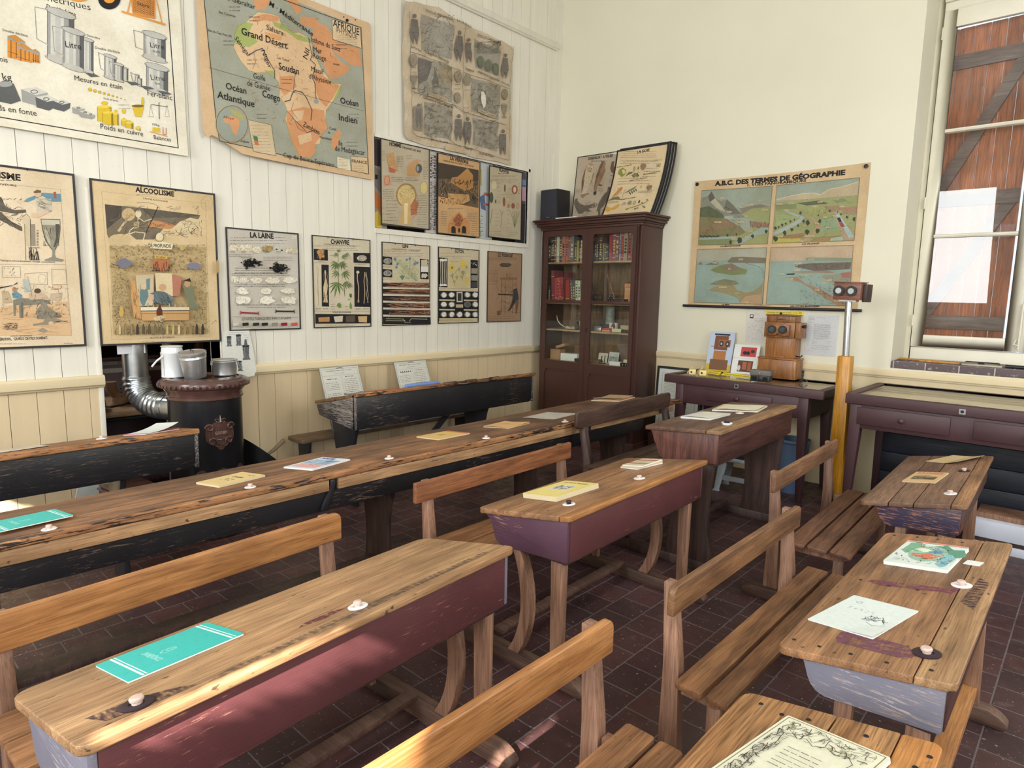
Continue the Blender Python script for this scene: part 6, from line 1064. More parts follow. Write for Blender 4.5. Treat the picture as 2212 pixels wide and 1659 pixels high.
out = [(0, .105), (.022, .075), (.045, .06), (.07, .062), (.085, .03), (.08, -.02), (.085, -.05), (.06, -.075), (.03, -.085), (.012, -.11)]
out = out + [(-a, b_) for a, b_ in out[::-1]][1 if False else 0:]
n = len(out); mb = MB(); vs = [cyl(u, .69 + v, .006) for u, v in out] + [cyl(u, .69 + v, -.002) for u, v in out] + [cyl(0, .69, .008)]
mb.add(vs, [[i, (i + 1) % n, 2 * n] for i in range(n)] + [(i, i + n, (i + 1) % n + n, (i + 1) % n) for i in range(n)]); bd = mb.build('badge', M['cast'], t, smooth=True)
mb = MB()
def scroll(cx, cz, r, a0, turns, sgn=1, w_=.0075):
    mb.tube([cyl(cx + sgn * (r * (1 - .75 * k / 16)) * cos(a0 + turns * 2 * pi * k / 16), .69 + cz + (r * (1 - .75 * k / 16)) * sin(a0 + turns * 2 * pi * k / 16), .010) for k in range(17)], w_, 8)
for sg in (1, -1):
    scroll(sg * .062, .035, .026, 0, 1.1, sg); scroll(sg * .05, -.055, .028, 3.6, -1.1, sg); scroll(sg * .018, .075, .018, .5, 1, sg, .004); scroll(sg * .02, -.075, .016, 0, -1, sg, .004)
    mb.tube([cyl(sg * .04, .69 + .045, .010), cyl(sg * .05, .69 + .01, .010), cyl(sg * .045, .69 - .03, .010), cyl(sg * .0, .69 - .045, .010)], .004, 6)
    mb.tube([cyl(sg * .078, .69 + .03, .006), cyl(sg * .085, .69 - .01, .006), cyl(sg * .08, .69 - .045, .006)], .005, 6)
mb.tube([cyl(0, .69 + .07, .01), cyl(0, .69 + .112, .006)], [.010, .003], 8); mb.build('badge_scrolls', M['cast'], bd, smooth=True)
mb = MB(); X = -.036
for ch in 'GODIN':
    vs, fs, ad = glyph(ch, .02); k_ = .028; w_ = .0145 / ad if ad else 1
    b0 = len(mb.v); mb.add([cyl(X + vx * w_, .682 + vy * k_, .0135) for vx, vy in vs] + [cyl(X + vx * w_, .682 + vy * k_, .007) for vx, vy in vs], [list(f) for f in fs]); 
    X += .0150
mb.build('badge_lettering', plain('rubbed_cast', C3(150, 124, 112), .3), bd)
mb = MB()
for a0, w_ in ((-.55, .09), (.0, .13), (.62, .07)):
    P = [(-w_, .375), (-w_ * .8, .40), (-w_ * .45, .41), (-w_ * .3, .445), (0, .46), (w_ * .3, .445), (w_ * .45, .41), (w_ * .8, .40), (w_, .375), (w_ * .6, .365), (0, .36), (-w_ * .6, .365)]
    q = len(P); mb.add([cyl(u, v, .008, a0=a0) for u, v in P] + [cyl(u, v, -.002, a0=a0) for u, v in P], [list(range(q))] + [(i, i + q, (i + 1) % q + q, (i + 1) % q) for i in range(q)])
    for k in range(-3, 4): mb.tube([cyl(u_ * w_ * .26 * 1 + .02 * cos(th), .395 + .018 * sin(th) + (.02 if abs(u_) < 2 else 0), .010, a0=a0) for u_ in (k,) for th in [x * .7 for x in range(9)]], .004, 6)
mb.build('base_ornament', M['cast'], t, smooth=True)
MB().lathe([(.25, 0), (.26, .02), (.235, .05), (.223, .06), (.223, .02)], 48).build('foot_ring', M['cast'], t, smooth=True)
# flue: outlet towards the doorway, corrugated bend, straight pipe
t = empty('flue_pipe', (0, 0, 0), 0, 'shiny galvanised flue pipe with ribbed elbow, rising behind the alcoholism chart', 'stove pipe')
MB().tube([(.240, -4.26, .80), (.12, -4.31, .80)], .083, 28).tube([(.16, -4.293, .80), (.15, -4.297, .80)], .088, 28).build('outlet', M['zinc'], t, smooth=True)
P = bez((.12, -4.31, .80), (-.03, -4.375, .80), (-.10, -4.405, .86), (-.10, -4.405, 1.0), 44)
MB().tube(P, [.082 + .006 * (i % 4 in (1, 2)) for i in range(len(P))], 28).build('ribbed_elbow', M['zinc'], t, smooth=True)
MB().tube([(-.10, -4.405, 1.0), (-.10, -4.405, 2.9)], .079, 28).build('straight_pipe', M['zinc'], t, smooth=True)
A = Art(.17, .14, paper=C3(222, 222, 230), thick=.001, seed=40); q = empty('pinned_note', (-.03, -4.53, 1.155), 0, 'blank white paper note hanging in front of the flue pipe', 'paper', rot=RL); A.build('sheet', q, M['print_clean'])
MB().tube([(-.10, -4.20, .0), (-.10, -4.20, 3.0)], .028, 16).build('steel_post', plain('dull_brass_pipe', C3(130, 116, 90), .35, .8), None, smooth=True)
tag(bpy.data.objects['steel_post'], 'dull thin upright pipe just right of the shiny flue', 'pipe')
# pots on the stove
t = empty('milk_can', (.36, -4.33, 1.03), .4, 'white enamel milk can with drooping handle, behind the aluminium pail', 'can')
MB().lathe([(.001, 0), (.066, 0), (.068, .006), (.066, .012), (.066, .15), (.069, .155), (.064, .16), (.06, .19), (.066, .197), (.060, .20), (.001, .20)], 36).build('body', M['enamel'], t, smooth=True)
MB().tube([(0, -.066, .14), (-.02, -.10, .11), (-.03, -.13, .075)], .006, 8).build('handle', M['enamel'], t, smooth=True); MB().tube([(.0, -.067, .01), (0, -.067, .145)], .0025, 6).build('wire', M['zinc'], t, smooth=True)
t = empty('aluminium_pail', (.50, -4.245, 1.034), 0, 'tilted aluminium pail with wire-handled lid, in the middle of the stove top', 'pail', rot=(radians(7), radians(4), 0))
MB().lathe([(.001, 0), (.062, 0), (.066, .006), (.078, .125), (.081, .128), (.079, .134), (.078, .158), (.074, .16)], 40, cap=False).build('body', M['alu'], t, smooth=True)
MB().lathe([(.080, .142), (.083, .15), (.083, .166), (.080, .168), (.074, .163), (.001, .166)], 40).build('lid', M['alu'], t, smooth=True)
MB().tube([(-.02, .0, .166), (-.02, .0, .178), (.02, .0, .178), (.02, 0, .166)], .0022, 8).build('lid_handle', M['darkmetal'], t, smooth=True)
t = empty('mess_tin', (.47, -4.045, 1.031), .3, 'low aluminium mess tin with wire clasps, right on the stove top', 'tin')
MB().lathe([(.001, 0), (.070, 0), (.074, .005), (.076, .085), (.079, .09), (.077, .095), (.080, .10), (.076, .106), (.001, .108)], 40).build('body', M['alu'], t, smooth=True)
for a in (-1.9, .5):
    c_, s_ = cos(a), sin(a); MB().tube([(.079 * c_ - .014 * s_, .079 * s_ + .014 * c_, .104), (.086 * c_ - .014 * s_, .086 * s_ + .014 * c_, .07), (.084 * c_ + .014 * s_, .084 * s_ - .014 * c_, .07), (.079 * c_ + .014 * s_, .079 * s_ - .014 * c_, .104), (.074 * c_ + .012 * s_, .074 * s_ - .012 * c_, .112)], .0028, 8).build('clasp', M['steel'], t, smooth=True)
# coal scuttle and shovel
t = empty('coal_scuttle', (.32, -3.73, 0), 0, 'black sheet-iron coal scuttle standing right of the stove', 'scuttle')
prof = []
mb = MB(); n = 28; vs = []
for k in range(n): a = 2 * pi * k / n; vs.append((.09 * cos(a), .11 * sin(a), 0))
for k in range(n): a = 2 * pi * k / n; vs.append((.12 * cos(a), .145 * sin(a), .42 - .13 * sin(a) + .0 * cos(a)))
for k in range(n): a = 2 * pi * k / n; vs.append((.115 * cos(a), .14 * sin(a), .41 - .13 * sin(a)))
vs.append((0, 0, .06))
mb.add(vs, [(k, (k + 1) % n, n + (k + 1) % n, n + k) for k in range(n)] + [(n + k, n + (k + 1) % n, 2 * n + (k + 1) % n, 2 * n + k) for k in range(n)] + [(2 * n + k, 2 * n + (k + 1) % n, 3 * n) for k in range(n)] + [list(reversed(range(n)))])
mb.build('bucket', plain('black_sheet_iron', C3(24, 24, 26), .5, .3, noise=.3), t, smooth=True)
t = empty('shovel', (0, 0, 0), 0, 'small shovel with grey wooden handle standing in the coal scuttle', 'shovel')
MB().tube([(.33, -3.70, .40), (.34, -3.655, .43), (.36, -3.585, .495), (.362, -3.58, .50)], [.010, .014, .017, .008], 12).build('handle', plain('grey_handle_wood', C3(124, 106, 82), .6, noise=.3), t, smooth=True)
MB().box(.30, -3.715, .30, .36, -3.705, .405).build('blade', M['darkmetal'], t)
# ornate small stove and pale board under the desk by the wall
t = empty('small_stove', (.30, -4.62, 0), .1, 'low ornate brown cast-iron stove behind the black desk, ribbed top', 'stove')
mb = MB(); mb.box(-.09, -.09, .05, .09, .11, .30)
for i, (e, z) in enumerate(((.0, .30), (.015, .315), (.025, .33), (.012, .345))): mb.box(-.10 - e, -.10 - e, z, .10 + e, .12 + e, z + .014)
mb.build('casing', M['cast'], t, bevel=.004)
mb = MB()
for i in range(12): mb.tube([(-.095 + i * .0172, -.102, .08), (-.095 + i * .0172, -.102, .28)], .005, 6); mb.tube([(.098, -.09 + i * .0172, .08), (.098, -.09 + i * .0172, .28)], .005, 6)
mb.build('ribbing', M['cast'], t, smooth=True)
for x, y in ((-.08, -.08), (.08, -.08), (-.08, .1), (.08, .1)): MB().lathe([(.02, 0), (.012, .02), (.022, .055)], 12, (x, y, 0)).build('foot', M['cast'], t, smooth=True)
A = None; t = MB().prism([(-4.90, 0), (-4.72, 0), (-4.70, .52), (-4.78, .52)], 'x', .03, .045).build('pale_board', plain('grey_white_board', C3(196, 198, 196), .6, noise=.15), None); tag(t, 'pale grey board leaning on the wall under the desk by the stove', 'board')
# alcove table with boots, glass case behind
t = empty('alcove_table', (-.25, -4.9, 0), 0, 'wooden tabletop on dark green legs seen through the doorway', 'table')
MB().box(-.75, -.55, .695, .0, 1.2, .735).build('tabletop', wood('table_pine', C3(176, 146, 112), C3(136, 106, 78), axis=1, spots=.4), t, bevel=.004)
mb = MB(); mb.tube(bez((-.05, .05, 0), (-.05, .05, .5), (-.05, .08, .66), (-.05, .35, .675), 12) + [(-.05, 1.1, .675)], .016, 10); mb.build('green_frame', plain('dark_green_metal', C3(34, 48, 42), .4, .4), t, smooth=True)
def boot(name, loc, rz, label, mat, h, l, buttons=0, lace=0):
    t = empty(name, loc, rz, label, 'boot', 'old boots on the alcove table'); mb = MB(); R = []
    secs = [(.0, .012, l * .5, .036), (.02, .03, l * .49, .038), (.05, .03, l * .42, .036), (.075, .01, l * .32, .034), (.10, -.012, l * .22, .033), (h * .7, -.02, l * .20, .036), (h, -.02, l * .22, .042)]
    n = 20; vs = []
    for z, cx, a, b_ in secs:
        for k in range(n): th = 2 * pi * k / n; vs.append((cx * 2 + a * cos(th), b_ * sin(th), z + .012 + (0 if z > .03 else .0)))
    fs = [(i * n + k, i * n + (k + 1) % n, (i + 1) * n + (k + 1) % n, (i + 1) * n + k) for i in range(len(secs) - 1) for k in range(n)] + [list(reversed(range(n)))]
    mb.add(vs, fs + [[(len(secs) - 1) * n + k for k in range(n)]]); mb.build('upper', mat, t, smooth=True)
    mb = MB(); mb.prism([(l * .52 * cos(2 * pi * k / 20) + .03, .04 * sin(2 * pi * k / 20)) for k in range(20)], 'z', 0, .012); mb.box(-l * .42, -.03, -.0, -l * .15, .03, .012); mb.build('sole', M['leather_dark'], t)
    for k in range(buttons): MB().lathe([(.005, 0), (.005, .003), (.001, .004)], 10, (0, 0, 0)).build('button', M['black'], t, loc=(.02 - .004 * k, -.038, .07 + .028 * k), rot=(radians(90), 0, 0), smooth=True)
    for k in range(lace): MB().tube([(.06 - k * .012, -.034, .05 + k * .012), (.06 - k * .012, .034, .05 + k * .012)], .003, 6).build('lace', M['black'], t, smooth=True)
    return t
boot('boot', (-.50, -4.43, .737), 2.2, 'tall tan leather button boot on the alcove table', M['leather_tan'], .17, .20, buttons=4)
boot('boot', (-.32, -4.60, .737), 2.6, 'dark laced shoe at the front left of the alcove table', M['leather_dark'], .07, .19, lace=4)
boot('boot', (-.52, -4.26, .737), 1.9, 'brown high boot half hidden behind the flue elbow', M['leather_brown'], .13, .17)
t = empty('glass_display_case', (-1.75, -4.9, 0), 0, 'dark maroon display case with glass lid standing deep in the alcove', 'display case')
MB().box(0, -.6, .0, .6, 1.3, .90).build('body', plain('case_dark_maroon', C3(62, 38, 36), .5), t, bevel=.006)
MB().box(.02, -.58, .90, .58, 1.28, .94).build('lining', plain('case_pale_lining', C3(196, 188, 178), .6, noise=.15), t)
mb = MB(); mb.box(0, -.6, .94, .6, -.56, .97).box(0, 1.26, .94, .6, 1.3, .97).box(.56, -.56, .94, .6, 1.26, .965).box(0, -.56, .94, .04, 1.26, .97); mb.build('lid_frame', M['cab'], t); MB().box(.04, -.56, .955, .56, 1.26, .958).build('lid_glass', M['glass'], t)
t = empty('wall_cabinet', (-2.3, -5.2, 0), 0, 'dark maroon shelved cabinet against the alcove back wall', 'cabinet')
MB().box(0, 0, 0, .03, 2.0, 2.2).build('back_panel', M['cab'], t)
for y in (0, .64, 1.3, 1.95): MB().box(.03, y, 0, .35, y + .04, 2.2).build('upright', M['cab'], t)
for z in (.9, 1.12, 1.32, 1.55): MB().box(.03, .04, z, .33, 1.95, z + .02).build('shelf', M['shelf'] if z == 1.12 else M['cab'], t)

# ---------------------------------------------------------------- maroon book cabinet
CX, CY, CH = .105, -.40, 2.39
t = CAB = empty('book_cabinet', (0, 0, 0), 0, 'tall maroon cabinet with two glazed doors, full of old books, in the corner', 'cabinet')
x0, x1 = .125, 1.375
MB().box(x0, CY, .12, x0 + .03, -.01, 2.30).box(x1 - .03, CY, .12, x1, -.01, 2.30).box(x0 + .03, CY, 2.27, x1 - .03, -.01, 2.30).box(x0 + .03, CY + .02, .12, x1 - .03, -.01, .15).build('carcass', M['cab'], t, bevel=.002)
MB().box(x0 + .03, -.03, .15, x1 - .03, -.012, 2.27).build('back_boards', M['cab_in'], t)
mb = MB()
for i, (e, za, zb_) in enumerate(((.012, 2.28, 2.305), (.022, 2.305, 2.322), (.045, 2.322, 2.35), (.062, 2.35, 2.372), (.078, 2.372, 2.392))): mb.box(x0 - e, CY - e, za, x1 + e, -.005, zb_)
mb.build('cornice', M['cab'], t, bevel=.005, seg=3)
MB().box(x0 - .015, CY - .018, 0, x1 + .015, -.01, .13).build('plinth', M['cab'], t, bevel=.008, seg=3)
[MB().box(a_, CY, .15, a_ + .015, CY + .012, 2.27).build('face_strip', M['cab'], t) for a_ in (x0 + .03, x1 - .045)]
XM = .754
def archrect(a, e, z0, z1, r):
    return [(a, z0), (e, z0), (e, z1 - r)] + [(e - r * .25 - r * .75 * (1 - cos(th)), z1 - r + r * sin(th)) for th in (0.2, .6, 1.0, 1.3, 1.57)] + [(a + r * .25 + r * .75 * (1 - cos(th)), z1 - r + r * sin(th)) for th in (1.57, 1.3, 1.0, .6, .2)] + [(a, z1 - r)]
def ring(mb, outer, inner, y0, y1):
    n = len(outer)
    mb.add([(x, y0, z) for x, z in outer] + [(x, y0, z) for x, z in inner] + [(x, y1, z) for x, z in outer] + [(x, y1, z) for x, z in inner],
           [(i, (i + 1) % n, n + (i + 1) % n, n + i) for i in range(n)] + [(2 * n + i, 3 * n + i, 3 * n + (i + 1) % n, 2 * n + (i + 1) % n) for i in range(n)] +
           [(i, 2 * n + i, 2 * n + (i + 1) % n, (i + 1) % n) for i in range(n)] + [(n + i, n + (i + 1) % n, 3 * n + (i + 1) % n, 3 * n + i) for i in range(n)])
def cab_door(a, e, pa, pe, key):
    mb = MB()
    for (z0, z1, zi0, zi1, r) in ((.84, 2.27, .895, 2.215, .03), (.155, .84, .215, .80, .045)):
        inner = archrect(pa, pe, zi0, zi1, r); n = len(inner); outer = [(a, z0), (e, z0), (e, z1 - .01)] + [(pe + (e - pe) * (1 - k / 4), z1) for k in range(5)] + [(pa - (pa - a) * (k / 4), z1) for k in range(5)] + [(a, z1 - .01)]
        outer = outer[:n] if len(outer) >= n else outer + [outer[-1]] * (n - len(outer)); ring(mb, outer, inner, CY - .022, CY - .0005)
    d = mb.build('door', M['cab'], t)
    MB().box(pa - .01, CY - .010, .20, pe + .01, CY - .004, .815).build('lower_panel', M['cab'], d)
    MB().box(pa - .002, CY - .020, 1.515, pe + .002, CY - .002, 1.548).build('glazing_bar', M['cab'], d, bevel=.003)
    MB().box(pa - .01, CY - .012, .885, pe + .01, CY - .009, 2.225).build('door_glass', M['glass'], d)
    if key: MB().box(a + .012, CY - .0235, 1.22, a + .03, CY - .0221, 1.26).build('keyhole_plate', M['darkmetal'], d)
    MB().box((e - .008) if not key else a, CY - .026, .16, (e - .0005) if not key else a + .007, CY - .0225, 2.265).build('edge_bead', M['cab'], d, bevel=.002)
cab_door(x0 + .045, XM - .001, .219, .692, 0); cab_door(XM + .001, x1 - .045, .815, 1.285, 1)
for z in (1.93, 1.505, 1.215, .875): MB().box(x0 + .031, CY + .012, z, x1 - .031, -.031, z + .018).build('shelf', M['shelf'], t, bevel=.002)
def book(x, y, z, w_, h, d, col, label=None, lean=0, group=None, band=None, title=0):
    t = empty('book', (x, y, z), 0, label or 'old book', 'book', group or 'old books in the cabinet', rot=(0, radians(lean), 0))
    c = plain('cloth_%d_%d_%d' % tuple(int(v * 255) for v in col[:3]), col, .55, noise=.25, nscale=30) if col not in _bk else _bk[col]; _bk[col] = c
    MB().box(0, 0, 0, w_, .004, h).box(0, .004, 0, .002, d, h).box(w_ - .002, .004, 0, w_, d, h).build('cover', c, t)
    MB().box(.002, .004, .004, w_ - .002, d - .004, h - .004).build('pages', M['pages'], t)
    if band:
        for f in band: MB().box(-.0004, -.0008, h * f, w_ + .0004, 0, h * f + .006).build('spine_band', M['gilt'] if col[0] < .4 else M['nail'], t)
    if title:
        T_ = MB()
        for k in range(title): T_.box(w_ * .25, -.0008, h * (.25 + .5 * k / title), w_ * .75, 0, h * (.25 + .5 * k / title) + h * .3 / title)
        T_.build('spine_title', M['gilt'] if col[0] < .25 else M['nail'], t)
    return t
_bk = {}; M['pages'] = plain('page_edges', C3(206, 192, 160), .8); M['gilt'] = plain('faded_gilt', C3(190, 168, 110), .4, .2)
XL = lambda p: .219 + (p - 245) * .00064; XR = lambda p: .818 + (p - 1190) * .000562
K_ = lambda r, g, b_: C3(r, g, b_)
rows = [
 (1.949, XL, 'top shelf behind the left door', [(205, 248, 215, K_(40, 34, 34), 'black'), (250, 288, 215, K_(46, 40, 40), 'narrow black'), (290, 326, 200, K_(34, 32, 36), 'black gilt-spotted'), (330, 368, 205, K_(128, 62, 56), 'tall dark red'), (372, 430, 200, K_(178, 182, 156), 'pale green-white'), (434, 494, 195, K_(60, 66, 64), 'dark grey-green'), (497, 560, 195, K_(176, 104, 80), 'wide salmon'), (563, 608, 198, K_(166, 92, 76), 'salmon red'), (612, 664, 215, K_(140, 80, 78), 'dusty pink patterned'), (668, 744, 190, K_(112, 104, 106), 'grey broad'), (752, 796, 310, K_(64, 58, 44), 'short black and yellow'), (800, 844, 300, K_(150, 138, 74), 'short yellow banded'), (848, 880, 325, K_(60, 50, 66), 'short violet'), (883, 906, 300, K_(206, 196, 166), 'thin cream'), (908, 962, 298, K_(112, 70, 54), 'short brown'), (966, 990, 298, K_(200, 180, 140), 'thin tan')]),
 (1.949, XR, 'top shelf behind the right door', [(1160, 1196, 260, K_(40, 34, 36), 'black'), (1200, 1246, 260, K_(42, 38, 46), 'dark blue'), (1250, 1310, 250, K_(62, 52, 62), 'dark purple'), (1314, 1334, 375, K_(50, 44, 44), 'short dark'), (1336, 1356, 380, K_(150, 138, 100), 'short thin yellowish'), (1360, 1396, 370, K_(52, 54, 46), 'short dark olive'), (1400, 1456, 390, K_(48, 60, 66), 'short dark teal'), (1462, 1530, 165, K_(150, 60, 66), 'tall crimson'), (1534, 1606, 150, K_(122, 68, 78), 'tall plum patterned'), (1610, 1680, 152, K_(106, 62, 70), 'tall dark plum'), (1685, 1718, 180, K_(140, 140, 166), 'thin bluish'), (1722, 1764, 160, K_(150, 56, 50), 'bright red'), (1768, 1848, 130, K_(150, 132, 112), 'broad beige patterned'), (1866, 1930, 135, K_(140, 58, 60), 'red with black marks'), (1936, 1962, 190, K_(130, 140, 128), 'thin grey-green'), (1966, 2022, 190, K_(214, 216, 196), 'off-white')])]
for z, F, where, L_ in rows:
    for a, e, top, c, nm in L_: book(F(a), CY + .03 + random.uniform(0, .02), z, F(e) - F(a) - .001, (735 - top) * .00050, .17, c, '%s book on the %s' % (nm, where), 0, 'books on the top cabinet shelf', random.choice(((.1, .85), (.2,), (.15, .5, .8), None)), random.choice((0, 3, 5)))
XL2 = lambda p: .219 + (p - 235) * .00066
for a, e, top, c, nm, ln in [(212, 262, 1150, K_(60, 46, 46), 'dark brown', 0), (268, 330, 830, K_(120, 50, 60), 'tall crimson patterned', -3), (335, 384, 985, K_(168, 58, 62), 'bright red', -3), (388, 430, 985, K_(190, 92, 84), 'salmon', -3), (434, 470, 965, K_(166, 62, 64), 'red', -4), (474, 512, 970, K_(150, 66, 72), 'dusty red', -4), (560, 648, 1040, K_(150, 44, 40), 'red and gilt', -3), (664, 700, 1030, K_(96, 90, 86), 'grey', -4), (704, 758, 1030, K_(70, 66, 58), 'dark olive patterned', -4), (764, 808, 1040, K_(206, 206, 176), 'cream', -4), (814, 862, 1045, K_(210, 208, 180), 'second cream', -4), (880, 930, 1100, K_(52, 58, 66), 'dark blue', -2)]:
    book(XL2(a) + (.018 if ln <= -2 else .002), CY + .03, 1.5245, (e - a) * .00062, (1500 - top) * .0005, .16, c, '%s book on the middle shelf behind the left door' % nm, ln, 'books on the second cabinet shelf', random.choice(((.2, .8), (.15,), None)), random.choice((0, 4)))
book(XL2(335), CY + .20, 1.5245, .06, .325, .12, K_(110, 52, 50), 'large dark red volume standing behind the middle shelf books', 0, 'books on the second cabinet shelf')
def simple(name, label, cat, group, loc, rz=0, rot=None): return empty(name, loc, rz, label, cat, group, rot)
def boxthing(name, label, cat, group, c, d, mat, rz=0, bev=.003, lid=None, rot=None, part='body'):
    t = empty(name, c, rz, label, cat, group, rot)
    MB().box(-d[0] / 2, -d[1] / 2, 0, d[0] / 2, d[1] / 2, d[2] * (.8 if lid else 1)).build(part, mat, t, bevel=bev)
    if lid: MB().box(-d[0] / 2 - .002, -d[1] / 2 - .002, d[2] * .8, d[0] / 2 + .002, d[1] / 2 + .002, d[2]).build('lid', lid, t, bevel=bev)
    return t
kraft = plain('kraft_card', C3(170, 130, 92), .7, noise=.1); wcard = plain('white_card', C3(222, 222, 216), .6); YM = CY + .10
# right door, second shelf
XR2 = lambda p: .812 + (p - 1150) * .00058
for i, (a, b_, e, f) in enumerate(((1250, 890, 1480, 1400), (1240, 1060, 1440, 1420))):
    t = empty('set_square_arm', (0, 0, 0), 0, ('upper', 'lower')[i] + ' of two slanting wooden set-square arms behind the right cabinet door', 'ruler', 'slanting rulers in the cabinet')
    y_ = YM + .06 + .05 * i; MB().prism([(XR2(a), 1.5245 + (1500 - b_) * .0005), (XR2(a) + .014, 1.5245 + (1500 - b_) * .0005), (XR2(e) + .014, 1.5245), (XR2(e), 1.5245)], 'y', y_, y_ + .012).build('arm', M['leg_wood'], t)
t = simple('ornate_plaque', 'round dark ornate plaque on the right middle cabinet shelf', 'plaque', None, (XR2(1290), YM + .15, 1.5245)); MB().tube([(0, .0, .05), (0, .012, .05)], .045, 24).build('disc', M['darkmetal'], t, smooth=True)
mb = MB(); [mb.tube([(.03 * cos(k * .8) + .01 * cos(q), -.003, .05 + .03 * sin(k * .8) + .01 * sin(q)) for q in range(7)], .002, 5) for k in range(8)]; mb.build('relief', M['zinc'], t)
def inkbottle(x, z, label, h=.05, col='ink', base=None, y_=YM):
    t = simple('ink_bottle', label, 'bottle', 'ink bottles in the cabinet', (x, y_, z)); MB().lathe([(.001, 0), (.019, 0), (.021, .004), (.021, h * .55), (.015, h * .68), (.008, h * .74), (.008, h * .85)], 20, cap=False).build('bottle', M[col], t, smooth=True)
    MB().lathe([(.010, h * .82), (.012, h * .86), (.012, h), (.001, h * 1.04)], 16).build('stopper', M['black'], t, smooth=True)
    if base: MB().box(-.03, -.02, -.0005, .03, .02, .0).build('tray', M['white'], t)
inkbottle(XR2(1420), 1.5275, 'ink bottle with white tray on the right middle shelf', .06, base=1)
boxthing('wooden_box', 'flat wooden box before the orange tin, right middle cabinet shelf', 'box', None, (XR2(1645), YM - .02, 1.5245), (.16, .08, .045), M['leg_dark'])
t = boxthing('orange_tin', 'orange tin with drawn lid and dark emblem behind the right cabinet door', 'tin', None, (XR2(1810), YM + .07, 1.5245), (.13, .10, .20), plain('orange_tin_paint', C3(206, 150, 104), .5), lid=plain('orange_tin_lid', C3(206, 136, 92), .5))
A = Art(.05, .10, paper=C3(214, 190, 140), thick=.0005, seed=50); A.scrib(20, 10, 80, 45, 12, [BK], (20, 40), (.002, .004)).ring(50, 70, 25, 18, .003, BK); A.build('label', t, None, loc=(0.005, -.0512, .05), rot=RB)
t = simple('glass_bottle', 'pale grey-green bottle at the right edge of the middle shelf', 'bottle', None, (XR2(1935), YM - .01, 1.5245)); MB().lathe([(.001, 0), (.034, 0), (.037, .006), (.037, .15), (.03, .19), (.013, .22), (.013, .25), (.001, .25)], 28).build('bottle', plain('pale_green_glaze', C3(160, 176, 160), .2), t, smooth=True)
# third shelf
XL3 = lambda p: .219 + (p - 215) * .00068; XR3 = lambda p: .81 + (p - 1130) * .00059; Z3 = 1.2345; Z4 = .8945
t = simple('quill', 'white curved quill on the third shelf behind the left door', 'quill', None, (0, 0, 0)); MB().tube([(XL3(x), YM, Z3 + .004 + (680 - y) * .0005) for x, y in ((305, 410), (320, 500), (370, 580), (450, 640), (560, 672))], [.002, .005, .006, .005, .002], 8).build('feather', plain('quill_white', C3(206, 196, 170), .7), t, smooth=True)
t = simple('crumpled_cloth', 'crumpled whitish cloth beside the quill on the third shelf', 'cloth', None, (XL3(540), YM + .05, Z3)); mb = MB(); r_ = random.Random(9)
vs = [(-.07 + .014 * i, -.03 + .015 * j, r_.uniform(.004, .035) if 0 < i < 10 and 0 < j < 4 else .001) for i in range(11) for j in range(5)]; mb.add(vs, [(i * 5 + j, (i + 1) * 5 + j, (i + 1) * 5 + j + 1, i * 5 + j + 1) for i in range(10) for j in range(4)]); mb.build('cloth', plain('dull_white_cloth', C3(190, 180, 160), .9), t, smooth=True)
for p, y_, nm, h in ((612, YM + .12, 'ink bottle behind the crumpled cloth, third shelf left', .085), (725, YM, 'stoppered ink bottle before the yellow box, third shelf left', .08), (842, YM + .01, 'dark ink bottle right of the yellow box, third shelf left', .085), (905, YM + .03, 'last dark ink bottle at the door post, third shelf left', .085)): inkbottle(XL3(p), Z3, nm, h, y_=y_)
boxthing('yellow_box', 'yellow card box behind the ink bottles on the third shelf', 'box', None, (XL3(740), YM + .09, Z3), (.075, .05, .088), plain('yellow_card', C3(206, 184, 70), .6))
t = simple('paper_cylinder', 'tall patterned paper column at the left of the right third shelf', 'ornament', None, (XR3(1240), YM + .16, Z3)); MB().lathe([(.05, 0), (.05, .25), (.045, .27)], 24).build('column', plain('grey_patterned_paper', C3(150, 150, 140), .6, noise=.5, nscale=25), t, smooth=True)
boxthing('dark_case', 'dark instrument case behind the metal tin', 'case', None, (XR3(1245), YM + .075, Z3 + 0), (.11, .05, .072), M['black'])
boxthing('metal_tin', 'small silvery tin at the left of the right third shelf', 'tin', None, (XR3(1212), YM - .02, Z3), (.085, .05, .05), M['alu'], lid=M['alu'], bev=.008)
boxthing('red_tin', 'flat red tin on a pinkish one, right third shelf', 'tin', None, (XR3(1385), YM - .02, Z3 + .0185), (.085, .05, .018), plain('red_tin', C3(170, 60, 56), .4)); boxthing('pink_tin', 'flat pinkish tin under the red tin', 'tin', None, (XR3(1390), YM - .02, Z3), (.09, .055, .018), plain('pink_tin', C3(206, 140, 116), .4))
t = boxthing('picture_box', 'white card box with dark figure on its front, right third shelf', 'box', None, (XR3(1450), YM + .045, Z3), (.085, .04, .09), wcard); A = Art(.083, .088, paper=C3(216, 206, 196), thick=.0004, seed=52); A.blob(55, 40, 30, 34, C3(110, 50, 50)).blob(45, 60, 14, 18, CR_); A.build('printed_front', t, None, loc=(-.0415, -.0206, .001), rot=RB)
boxthing('beige_box', 'long beige box standing at the back of the right third shelf', 'box', None, (XR3(1715), YM + .07, Z3), (.155, .04, .07), plain('beige_card', C3(190, 168, 124), .6)); boxthing('green_box', 'low pale green box on the right third shelf', 'box', None, (XR3(1600), YM - .01, Z3), (.11, .05, .035), plain('pale_green_card', C3(196, 196, 150), .6)); boxthing('grey_lens_box', 'small dark grey box beside the pale green box', 'box', None, (XR3(1750), YM - .02, Z3), (.06, .04, .03), M['darkmetal'])
